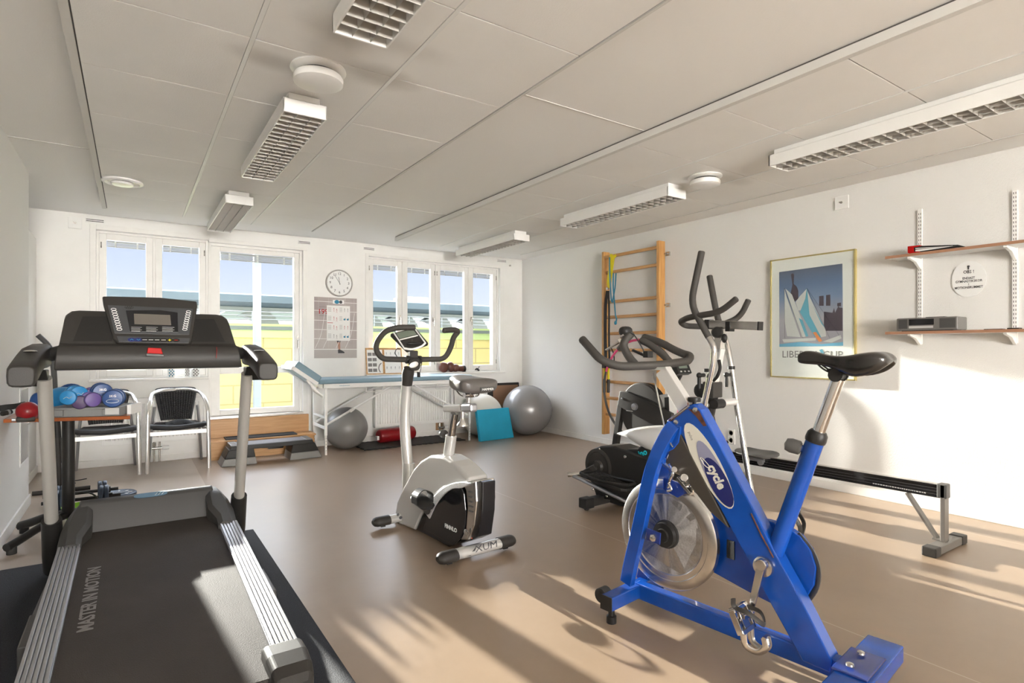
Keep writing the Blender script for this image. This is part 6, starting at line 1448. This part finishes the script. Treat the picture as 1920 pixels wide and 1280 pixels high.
# black puzzle mats and red roll
mz = [onZ(667, 826, 0), onZ(684, 846, 0), onZ(866, 824, 0), onZ(838, 811, 0)]
x0, x1 = onZ(684, 846, 0).x, onZ(866, 824, 0).x; y0, y1 = 6.48, 7.04
P = []
n = 34
for k in range(n+1): P.append(V((x0+(x1-x0)*k/n, y0+(.022 if k % 2 else 0), .012)))
for k in range(1, 8): P.append(V((x1-(.02 if k % 2 else 0), y0+(y1-y0)*k/8, .012)))
for k in range(n+1): P.append(V((x1-(x1-x0)*k/n, y1-(.022 if k % 2 else 0), .012)))
for k in range(1, 8): P.append(V((x0+(.02 if k % 2 else 0), y1-(y1-y0)*k/8, .012)))
build(MB().prism([V((p.x, p.y, .003)) for p in P], (0, 0, .012)), 'puzzle_mat', 'rubber', label='black jigsaw-edged foam mat on the floor under the treatment table', cat='mat')
a, b = V((onY(708, 820, 6.86).x, 6.84, .10)), V((onY(776, 810, 6.92).x, 6.93, .10)); dd_ = (b-a).normalized()
r = empty('bolster', (a+b)/2-Z*.085, 'dark red vinyl bolster lying on the black jigsaw mat', 'bolster')
build(MB().tube([a, a+dd_*.012, a+dd_*.03, b-dd_*.03, b-dd_*.012, b], .085, 28, rs=[.06, .078, .085, .085, .078, .06]), 'roll', 'dark_red', r, bevel=.003)
build(MB().tube([a+dd_*.02-Z*.083, b-dd_*.02-Z*.083], .003, 6), 'seam', 'dark_red', r); build(MB().box(a-dd_*.01-Z*.02, (.03, .05, .05)), 'end_tag', 'paper', r, bevel=.003)
# step platform
S0, S1 = onZ(408, 874, 0), onZ(606, 859, 0)
mat('step_grey', (.22, .215, .205), .45)
r = empty('step_platform', ((S0.x+S1.x)/2, 6.6, 0), 'grey and black aerobic step platform standing before the wooden door step', 'step platform')
xa, xb = onZ(408, 874, 0).x+.02, onZ(605, 857, 0).x; ya, yb_ = 6.40, 6.70
ztp = .20
def foot(xf0, xf1, s, nm):
    for zz0, zz1, col, ex in ((0, .075, 'step_grey', .03), (.075, .165, 'black_plastic', .015)):
        k0 = 1-zz0/.2; k1 = 1-zz1/.2; ins = .09
        if s < 0: q = [(xf0+ins*(1-k0), zz0), (xf1-.04*(1-k0), zz0), (xf1-.04*(1-k1), zz1), (xf0+ins*(1-k1), zz1)]
        else: q = [(xf0+.04*(1-k0), zz0), (xf1-ins*(1-k0), zz0), (xf1-ins*(1-k1), zz1), (xf0+.04*(1-k1), zz1)]
        build(MB().prism([(u, ya-.01*(1-zz0/.1), v) for u, v in q], (0, yb_-ya, 0)), 'riser' if zz0 == 0 else 'platform_leg', col, r, bevel=.006)
foot(xa, xa+.34, -1, 'a'); foot(xb-.34, xb, 1, 'b')
build(MB().prism([(xa+.08, ya-.0, .158), (xb-.08, ya, .158), (xb-.10, ya+.01, .20), (xa+.10, ya+.01, .20)], (0, yb_-ya-.01, 0)).prism([(xa+.55, ya+.005, .14), (xb-.55, ya+.005, .14), (xb-.35, ya+.005, .16), (xa+.35, ya+.005, .16)], (0, .25, 0)), 'platform', 'black_plastic', r, bevel=.008)
m = MB().bb((xa+.16, ya+.03, .200), (xb-.16, yb_-.03, .203)); build(m, 'top_surface', mat('step_top', (.13, .115, .12), .7, bump=.4, bscale=300), r)
for x_ in (xa+.13, xb-.13):
    m = MB().box((x_, (ya+yb_)/2, .2), (.07, .27, .012))
    for k in range(10): m.box((x_, ya+.035+.026*k, .207), (.055, .008, .005))
    build(m, 'end_grip', 'step_grey', r)
# corrugated mat on the wooden tread
m = MB(); xq0, xq1 = onY(421, 815, 6.95).x, onY(553, 809, 6.95).x
for k in range(7): m.box(((xq0+xq1)/2, 6.84+.028*k, zt2+.008+.004*(k % 2)), (xq1-xq0-.03*(k % 2), .026, .012))
m.bb((xq0, 6.83, zt2+.001), (xq1, 7.03, zt2+.012)); build(m, 'ribbed_mat', 'rubber', bevel=.003, label='black ribbed rubber mat on the lower tread of the wooden step', cat='mat')

# ================================================================== CHAIRS
def make_chair():
    r = empty('rattan_chair', (0, 0, 0), 'x', 'chair', 'rattan armchairs under the window')
    W2, Dp = .262, .54          # half width, front at y=-.27
    for s in (-1, 1):
        P = fillet([V((s*W2, -.25, 0)), V((s*(W2-.008), -.235, .60)), V((s*(W2-.03), -.15, .70)), V((s*(W2-.05), .12, .745)), V((s*.12, .25, .765)), V((0, .27, .765))], .10, 6)
        rings = []
        build(MB().tube(P, .0215, 12, flat=.8), 'arm_leg', mat_alu, r, label='bright aluminium front leg and armrest')
        build(MB().tube([V((s*(W2-.02), .30, 0)), V((s*(W2-.05), .20, .43)), V((s*(W2-.07), .17, .60))], .013, 10), 'leg', 'alu', r)
        build(MB().beam((s*(W2-.01), -.24, .385), (s*(W2-.045), .20, .385), .012, .035), 'side_rail', 'alu_light', r, bevel=.002)
    build(MB().beam((-W2+.01, -.235, .375), (W2-.01, -.235, .375), .016, .04), 'front_rail', 'alu_light', r, bevel=.002)
    # woven seat with a thick rolled front
    rings = []
    for y_, hw_, z_ in ((-.225, .215, .43), (-.15, .222, .438), (0, .215, .43), (.12, .20, .43), (.18, .18, .44)):
        rings.append([V((x_*hw_, y_, z_-.010*(1-x_*x_)+dz_)) for x_, dz_ in ((-1, .0), (-.5, .006), (0, .006), (.5, .006), (1, 0), (1, -.02), (0, -.022), (-1, -.02))])
    m = MB().loft(rings, sm=True)
    st_ = build(m, 'seat', 'rattan', r)
    build(MB().grip(crom([V((-.225, -.14, .44)), V((-.21, -.22, .44)), V((0, -.25, .425)), V((.21, -.22, .44)), V((.225, -.14, .44))], 5), .024, 12), 'rolled_edge', 'rattan', st_)
    # backrest: woven strips with gaps
    m = MB()
    def bp(u, v): w_ = .125+.055*v; return V((u*w_, .185+.085*v-.03*abs(u)**2, .46+.31*v))
    for k in range(15):
        u = -1+2*k/14; m.tube([bp(u, v) for v in (0, .25, .5, .75, 1)], .0060, 5)
    for k in range(26):
        v = (k+.5)/26; off = .004 if k % 2 else -.004
        m.tube([bp(u, v)+Y1*off*(1 if j % 2 else -1) for j, u in enumerate([-1+2*q/14 for q in range(15)])], .0056, 5)
    bk_ = build(m, 'backrest', 'rattan', r, kind=None)
    fr = crom([bp(-1, 0), bp(-1.02, .5), bp(-1, .93), bp(-.8, 1.02), bp(0, 1.03), bp(.8, 1.02), bp(1, .93), bp(1.02, .5), bp(1, 0)], 5)
    build(MB().tube(fr, .014, 8), 'back_edge', 'rattan', bk_)
    m = MB()
    for k in range(3): m.beam((-.20, -.1+.1*k, .41), (.20, -.1+.1*k, .41), .012, .008)
    build(m, 'seat_slats', 'alu', r)
    return r
mat_alu = 'alu_light'
mat('alu_bright', (.80, .79, .77), .25, metal=.75); mat_alu = 'alu_bright'
ch = make_chair(); ch.location = (.380, 6.70, 0); ch['label'] = 'black rattan and aluminium chair holding a dark cloth, nearer the glazed door'
clone(ch, (-.212, 6.71, 0), (0, 0, .02), 'black rattan and aluminium chair half hidden by the wooden table top')
rings = []
random.seed(3)
m = MB(); n, k2_ = 13, 9; vs = []
for i in range(n):
    for j in range(k2_):
        u, v = i/(n-1)-.5, j/(k2_-1)-.5; e_ = max(abs(u), abs(v))*2; vs.append(V((.40+u*.26+random.uniform(-.008, .008), 6.62+v*.20+random.uniform(-.01, .01), .438+.042*(1-e_**2)+random.uniform(0, .016)*(1-e_))))
m.add(vs, [(i*k2_+j, (i+1)*k2_+j, (i+1)*k2_+j+1, i*k2_+j+1) for i in range(n-1) for j in range(k2_-1)], True)
build(m, 'folded_cloth', 'cloth_black', label='crumpled black cloth lying on the seat of the right rattan chair', cat='cloth', solid=.006, sub=1)

# ================================================================== TABLE AT THE LEFT WALL
zt_b = .775; KS = .886
A_ = V((-.0115, 4.315, 0)); dA = V((-.645, .222, 0)).normalized(); nA = V((dA.y, -dA.x, 0)); nA = nA if nA.y > 0 else -nA
tb = empty('side_table', A_+dA*.37+nA*.3, 'narrow reddish-brown wooden table on a black column foot, loaded with hand weights', 'table')
L1 = .66
c0_, c1_ = A_, A_+dA*L1
build(MB().prism([c0_+V((0, 0, zt_b-.022)), V((-.645, c1_.y, zt_b-.022)), V((-.645, 4.98, zt_b-.022)), V((-.10, 4.98, zt_b-.022)), V((-.03, 4.90, zt_b-.022)), V((-.0125, 4.74, zt_b-.022))], (0, 0, .022)), 'table_top', 'cherry', tb, bevel=.003)
pc_ = V((-.345, 4.65, 0))
build(MB().cyl(pc_+Z*.12, pc_+Z*(zt_b-.022), .034, 24), 'column', 'black_plastic', tb)
build(MB().box(pc_+Z*(zt_b-.03), (.3, .08, .015)), 'top_plate', 'black_plastic', tb)
for e0 in (V((-.607, 4.36, 0)), V((-.61, 4.86, 0)), V((-.07, 4.50, 0)), V((-.14, 5.02, 0))):
    d = (e0-pc_).normalized(); L_ = (e0-pc_).length; P = [pc_+Z*.13, pc_+d*L_*.4+Z*.11, pc_+d*L_*.8+Z*.065, e0+Z*.045]
    build(MB().tube(crom(P, 5), .03, 10, flat=.8), 'foot_arm', 'black_plastic', tb)
    build(MB().cyl(e0-d*.03, e0-d*.03+Z*.04, .025, 12), 'foot_pad', 'rubber', tb)
# grey case lid with hand weights
zt3 = zt_b
def tp2(u, v, z=0): return V((-.0665, 4.346, zt3+z))+dA*u*KS+nA*v*KS    # u leftwards along the near edge, v away
cl3 = empty('plastic_tray', tp2(.2, .15), 'grey plastic case tray holding hand weights on the wooden table', 'tray')
m = MB(); Lx, Ly, hh_ = .46, .30, .058
def tb4(u0, u1, v0, v1, z0, z1): return [tp2(u0, v0, z0), tp2(u1, v0, z0), tp2(u1, v1, z0), tp2(u0, v1, z0)], V((0, 0, z1-z0))
for q in (tb4(0, Lx, 0, Ly, 0, .006), tb4(0, Lx, 0, .012, 0, hh_), tb4(0, Lx, Ly-.012, Ly, 0, hh_), tb4(0, .012, 0, Ly, 0, hh_), tb4(Lx-.012, Lx, 0, Ly, 0, hh_), tb4(-.006, Lx+.006, -.006, .014, hh_-.012, hh_)): m.prism(*q)
build(m, 'tray', 'alu' if False else mat('tray_grey', (.22, .22, .215), .45), cl3, bevel=.004)
m = MB()
for u in (.05, .34): m.prism(*tb4(u, u+.055, -.014, 0, .008, .046))
build(m, 'latch', 'tray_grey', cl3, bevel=.003)
build(MB().prism(*tb4(-.02+.02, .085, -.0155, -.012, .012, .052)), 'label_patch', 'alu_light', cl3)
def dumbbell(c, d, up_, hr, ln, col, lab, mark=None):
    d = V(d).normalized(); o = empty('hand_weight', c, lab, 'dumbbell', 'vinyl hand weights')
    b_ = MB(); b_.cyl(c-d*ln*.32, c+d*ln*.32, .016, 12); build(b_, 'handle', col, o)
    for s in (-1, 1):
        e_ = c+d*s*ln*.38
        hd = build(MB().lathe([(hr*.55, -ln*.14), (hr*.9, -ln*.12), (hr, -ln*.07), (hr, ln*.07), (hr*.9, ln*.12), (hr*.6, ln*.14), (.001, ln*.145)], e_, d*s, 24), 'weight_head', col, o)
        if s == mark or (mark == 0): pass
    return o
Zv = zt3
vw = (O-tp2(.2, .1, .08)).normalized(); vh = V((vw.x, vw.y, 0)).normalized(); lt = V((vh.y, -vh.x, 0))
def th(px, py, dpt): return atD(px, py, dpt*KS)
DW = [((128, 748), 3.93, .043, 'neo_light', 'light blue hand weight at the left front of the tray'),
      ((147, 741), 3.98, .046, 'neo_light', 'light blue hand weight lying on top beside the big blue ball'),
      ((192, 738), 4.00, .052, 'neo_dark', 'dark blue hand weight on top of the pile in the tray'),
      ((212, 750), 3.94, .052, 'neo_dark', 'dark blue hand weight at the right front of the tray'),
      ((174, 752), 3.94, .042, 'neo_purple', 'purple hand weight at the front middle of the tray'),
      ((150, 757), 3.97, .040, 'neo_plum', 'dull plum hand weight low between the light blue and purple ones'),
      ((174, 744), 4.09, .045, 'neo_purple', 'purple hand weight behind, under the top dark blue one')]
for k, ((px, py), dp, hr, col, lab) in enumerate(DW):
    c = th(px, py, dp); fwd = V((S_*.45-.0*C_, C_, 0)).normalized()
    ax_ = V((-vh.x, -vh.y, 0)); ax_ = Matrix.Rotation((-.2, .25, .1, -.15, .2, -.1, .1)[k], 3, 'Z')@ax_
    c.z = max(c.z, zt3+.008+hr)
    hr *= 1.06; c.z += .010
    o = dumbbell(c+ax_*.05, ax_, Z, hr, .133, col, lab)
    if col in ('neo_dark', 'neo_light'):
        fc2 = c+ax_*.05-ax_*(.133*.38+.133*.146)
        rr = V((ax_.y, -ax_.x, 0)); rr = rr if rr.x > 0 else -rr
        m = MB()
        if col == 'neo_dark': m.text('3KG' if k == 2 else '3KG', fc2+Z*.016, rr, Z, .020, ext=.001); m.tube([fc2+rr*.032*math.cos(a)+Z*(-.014+.011*math.sin(a)) for a in [2*pi*j/18 for j in range(18)]], .0012, 5, closed=True); m.text('iron', fc2-Z*.014, rr, Z, .014, ext=.001) if False else None
        else: m.tube(crom([fc2+rr*-.02-Z*.006, fc2+rr*-.005+Z*.004, fc2+rr*.01-Z*.004, fc2+rr*.022+Z*.008], 4), .0018, 5)
        mk = build(m, 'head_marking', 'alu_light', o)
# big blue ball and dark dome behind it, red ball, dark blue pad
p = th(118, 742, 4.30); build(MB().ball((p.x, p.y, zt3+.084), (.106, .10, .083), 32), 'balance_ball', 'neo_light', label='flattened light blue ball on the table, left of the tray weights', cat='ball')
p = th(137, 740, 4.52); build(MB().ball((p.x, 4.90, zt3+.093), (.088, .03, .092), 28), 'massage_dome', 'neo_dark', label='dark blue dome-shaped cushion behind the light blue ball', cat='cushion')
p = th(52, 752, 3.72); r = empty('toning_ball', (p.x, p.y, zt3), 'dark red ball with a short handle near the left table end', 'ball')
build(MB().ball((p.x, p.y, zt3+.060), .056, 24), 'ball', 'dark_red', r); build(MB().cyl((p.x+.04, p.y, zt3+.05), (p.x+.09, p.y, zt3+.045), .008, 8), 'handle', 'dark_red', r)
p = th(66, 738, 3.95); build(MB().ball((p.x+.02, p.y+.05, zt3+.077), (.054, .04, .076), 24, e=.8), 'toning_cushion', 'neo_dark', label='upright dark blue cushion behind the red ball', cat='cushion')
# skipping rope bundle and black grip
a = th(-5, 772, 3.6); r = empty('skipping_rope', (-.57, 4.60, zt3), 'bundle of black skipping ropes with silver-banded grips at the left end of the table', 'skipping rope')
m = MB()
for k in range(5):
    q = [th(-12, 771-2*k, 3.62), th(10, 768-2*k, 3.66), th(30, 764-1.5*k, 3.72), th(46, 758-k, 3.80)]; q = [V((max(p.x, -.640), p.y, max(p.z, zt3+.008))) for p in q]
    m.tube(crom(q, 4), .006, 6)
build(m, 'rope_strand', 'rubber', r)
a, b = th(2, 776, 3.60), th(22, 771, 3.66)
for p in (a, b): p.z = max(p.z, zt3+.02); p.x = max(p.x, -.63)
build(MB().grip([a, b], .014), 'rope_grip', 'black_plastic', r); build(MB().cyl(a+(b-a)*.55, a+(b-a)*.75, .0155, 12), 'grip_band', 'alu', r)
a, b = th(30, 775, 3.66), th(66, 772, 3.72); a.z = b.z = zt3+.018
r = build(MB().grip([a, b], .017), 'pull_grip', 'foam_grip', label='short black foam grip lying on the table in front of the red ball', cat='grip')
build(MB().cyl(a-(b-a)*.22, a-(b-a)*.02, .010, 10), 'grip_end', 'alu', r)
# papers at the right of the table
build(MB().prism([tp2(-.036, .10, 0), tp2(-.010, .10, 0), tp2(-.010, .30, 0), tp2(-.036, .30, 0)], (0, 0, .06)), 'paper_stack', 'paper', label='upright stack of white papers at the right end of the wooden table', cat='papers')

# ================================================================== FLOOR WEIGHTS BEHIND THE TREADMILL
def bar(c, d, rp, lab, z):
    d = V(d).normalized(); c = V((c.x, c.y, z)); o = empty('dumbbell', (c.x, c.y, 0), lab, 'dumbbell', 'adjustable plate dumbbells on the floor')
    build(MB().cyl(c-d*.235, c+d*.235, .0125, 12), 'bar', 'black_plastic', o)
    for s in (-1, 1):
        for k in range(2): build(MB().lathe([(.02, -.014), (rp*.93, -.014), (rp, -.008), (rp, .008), (rp*.93, .014), (.02, .014)], c+d*s*(.115+.032*k), d, 28), 'weight_plate', 'plate_blue', o)
        build(MB().cyl(c+d*s*.16, c+d*s*.185, .024, 12), 'collar', 'charcoal', o)
    return o
p = onZ(120, 952, 0); bar(V((-.31, 4.93+.34, 0)), (1, .02, 0), .085, 'plate dumbbell on the floor behind the table column, nearer the camera', .085)
bar(V((-.33, 5.55, 0)), (1, .05, 0), .075, 'plate dumbbell on the floor behind the table column, farther away', .075)
p = onZ(223, 930, 0); r = empty('weight_plate', (p.x, p.y, 0), 'single bluish weight disc lying flat on the floor behind the treadmill hood', 'weight plate')
build(MB().lathe([(.018, 0), (.118, 0), (.122, .006), (.122, .022), (.112, .028), (.10, .022), (.05, .022), (.045, .028), (.018, .028)], (p.x, p.y+.02, 0), Z, 40), 'disc', 'plate_blue', r)
for k in range(8): a = 2*pi*k/8; build(MB().box((p.x+.075*math.cos(a), p.y+.02+.075*math.sin(a), .023), (.03, .012, .002), Matrix.Rotation(a, 3, 'Z')), 'disc_mark', 'alu_light', r)
gbx, gby = -.36, 5.11
r = empty('bucket', (gbx+.02, gby, 0), 'bright green plastic tub on the floor beside the table column', 'tub')
build(MB().lathe([(.055, .0), (.07, .004), (.10, .06), (.108, .10), (.112, .10), (.104, .055), (.072, 0)], (-.30, 5.00, .0), Z, 30), 'tub', 'green_plastic', r)
build(MB().tube([V((-.30+.10*math.cos(a), 5.00, .10+.09*math.sin(a))) for a in [pi*k/14 for k in range(15)]], .006, 8), 'tub_handle', 'rubber', r)
# bent exercise frame behind the treadmill
r = empty('folded_exerciser', (-.62, 5.9, 0), 'dark tubular exercise frame standing behind the left treadmill handle', 'exercise frame')
def fy(px, py, Y=5.95): return onY(px, py, Y)
build(MB().tube(fillet([fy(71, 628), fy(95, 650), fy(101, 690), fy(104, 760)], .12, 6), .020, 10), 'curved_tube', 'grey_plastic', r)
build(MB().tube(fillet([fy(70, 654), fy(84, 650), fy(93, 662)], .04), .010, 8), 'hook_tube', 'black_plastic', r)
build(MB().cyl(fy(103, 745), fy(108, 820), .026, 12), 'joint_sleeve', 'black_plastic', r)
q = [fy(104, 820), fy(128, 820), fy(128, 868), fy(114, 868)]
build(MB().prism(q, (0, .03, 0)), 'side_panel', 'charcoal', r, bevel=.004)
e0 = fy(112, 860); build(MB().tube([fy(108, 820), V((e0.x, e0.y, .02))], .018, 10).tube([V((e0.x-.18, e0.y+.05, .02)), V((e0.x+.2, e0.y+.05, .02))], .018, 10), 'base_tube', 'charcoal', r)
p = onZ(100, 885, .0); m = MB(); random.seed(5)
pp4 = [V((-.62, 6.35, .006)), V((-.50, 6.42, .006)), V((-.42, 6.30, .012)), V((-.55, 6.22, .012)), V((-.60, 6.34, .016)), V((-.45, 6.38, .018)), V((-.35, 6.5, .006))]
build(m.tube(crom(pp4, 6), .004, 6), 'power_cable', 'rubber', label='loose dark cable coiled on the floor by the left wall end', cat='cable')

# ================================================================== THINGS ON THE SILLS
zs = w1s+.001
for px, hgt, rad, nm, lab, cl in ((321.5, .17, .036, 'spray_bottle', 'white bottle with a green checked label on the left window sill', 'neo_light'), (351, .15, .026, 'squeeze_bottle', 'narrow white bottle in the middle of the left window sill', 'ink_grey'), (367, .14, .040, 'plastic_canister', 'squat white bottle at the right end of the left window sill', 'paper')):
    x_ = onY(px, 700, YW-.03).x; r = empty(nm, (x_, YW-.03, zs), lab, 'bottle')
    build(MB().lathe([(rad*.9, 0), (rad, .008), (rad, hgt*.62), (rad*.45, hgt*.78), (rad*.42, hgt*.86)], (x_, YW-.03, zs), Z, 20), 'bottle', 'white', r)
    build(MB().lathe([(rad*.5, hgt*.86), (rad*.5, hgt), (.001, hgt*1.01)], (x_, YW-.03, zs), Z, 16), 'cap', 'white' if cl != 'ink_grey' else 'grey_plastic', r)
    m = MB()
    for i in range(4):
        for j in range(5):
            if (i+j) % 2 == 0:
                a = -pi/2+(i-1.5)*.36; c = V((x_+rad*1.01*math.cos(a), YW-.03+rad*1.01*math.sin(a), zs+.02+.016*j)); m.beam(c-Z*.007, c+Z*.007, .012*(rad/.036), .0012, up=V((math.cos(a), math.sin(a), 0)))
    build(m, 'bottle_label', 'teal_band' if cl == 'neo_light' else 'ink_grey', r, kind='stuff')
zs = w2s+.001; yy = YW-.045
r = empty('boxing_glove', (onY(842, 690, yy).x, yy, zs), 'pair of crumpled dark brown boxing gloves on the right window sill', 'boxing gloves')
for px, dz_, sz_, rot in ((832, .072, (.072, .05, .072), .2), (845, .075, (.055, .045, .072), -.3), (854, .06, (.055, .045, .055), .1)):
    p = onY(px, 690, yy); build(MB().ball((p.x, yy, zs+dz_), sz_, 18, Matrix.Rotation(rot, 3, 'Y'), e=.85), 'glove_body', 'boxing', r, sub=1)
a, b = V((onY(856, 690, yy).x, yy, zs+.05)), V((onY(871, 688, yy).x, yy, zs+.045))
build(MB().tube([a, (a+b)/2, b], .04, 16, rs=[.036, .038, .043]), 'glove_cuff', 'boxing', r); build(MB().tube([b-X1*.03, b+X1*.003], .044, 16), 'cuff_band', 'black_web', r)
p = onY(888, 692, yy); build(MB().box((p.x-.04, yy, zs+.006), (.20, .07, .010)).box((p.x-.03, yy+.0, zs+.016), (.16, .05, .008)), 'tool_pouch', 'paper', label='thin white and red packets on the window sill right of the brown gloves', cat='packets')
m = MB().tube(crom([(p.x+.02, yy-.01, zs+.02), (p.x+.05, yy, zs+.045), (p.x+.08, yy, zs+.03)], 4), .008, 6).ball((p.x+.07, yy, zs+.02), (.03, .02, .018), 10).tube(crom([(p.x+.07, yy, zs+.03), (p.x+.095, yy, zs+.075)], 3), .004, 6); build(m, 'strap_bundle', 'black_web', label='small tangle of black straps at the right end of the window sill', cat='straps')

# left cable to the exercise corner on the right floor
m = MB().tube(crom([onZ(1512, 978, .004), onZ(1528, 981, .004), onZ(1545, 980, .004)], 4), .004, 6)
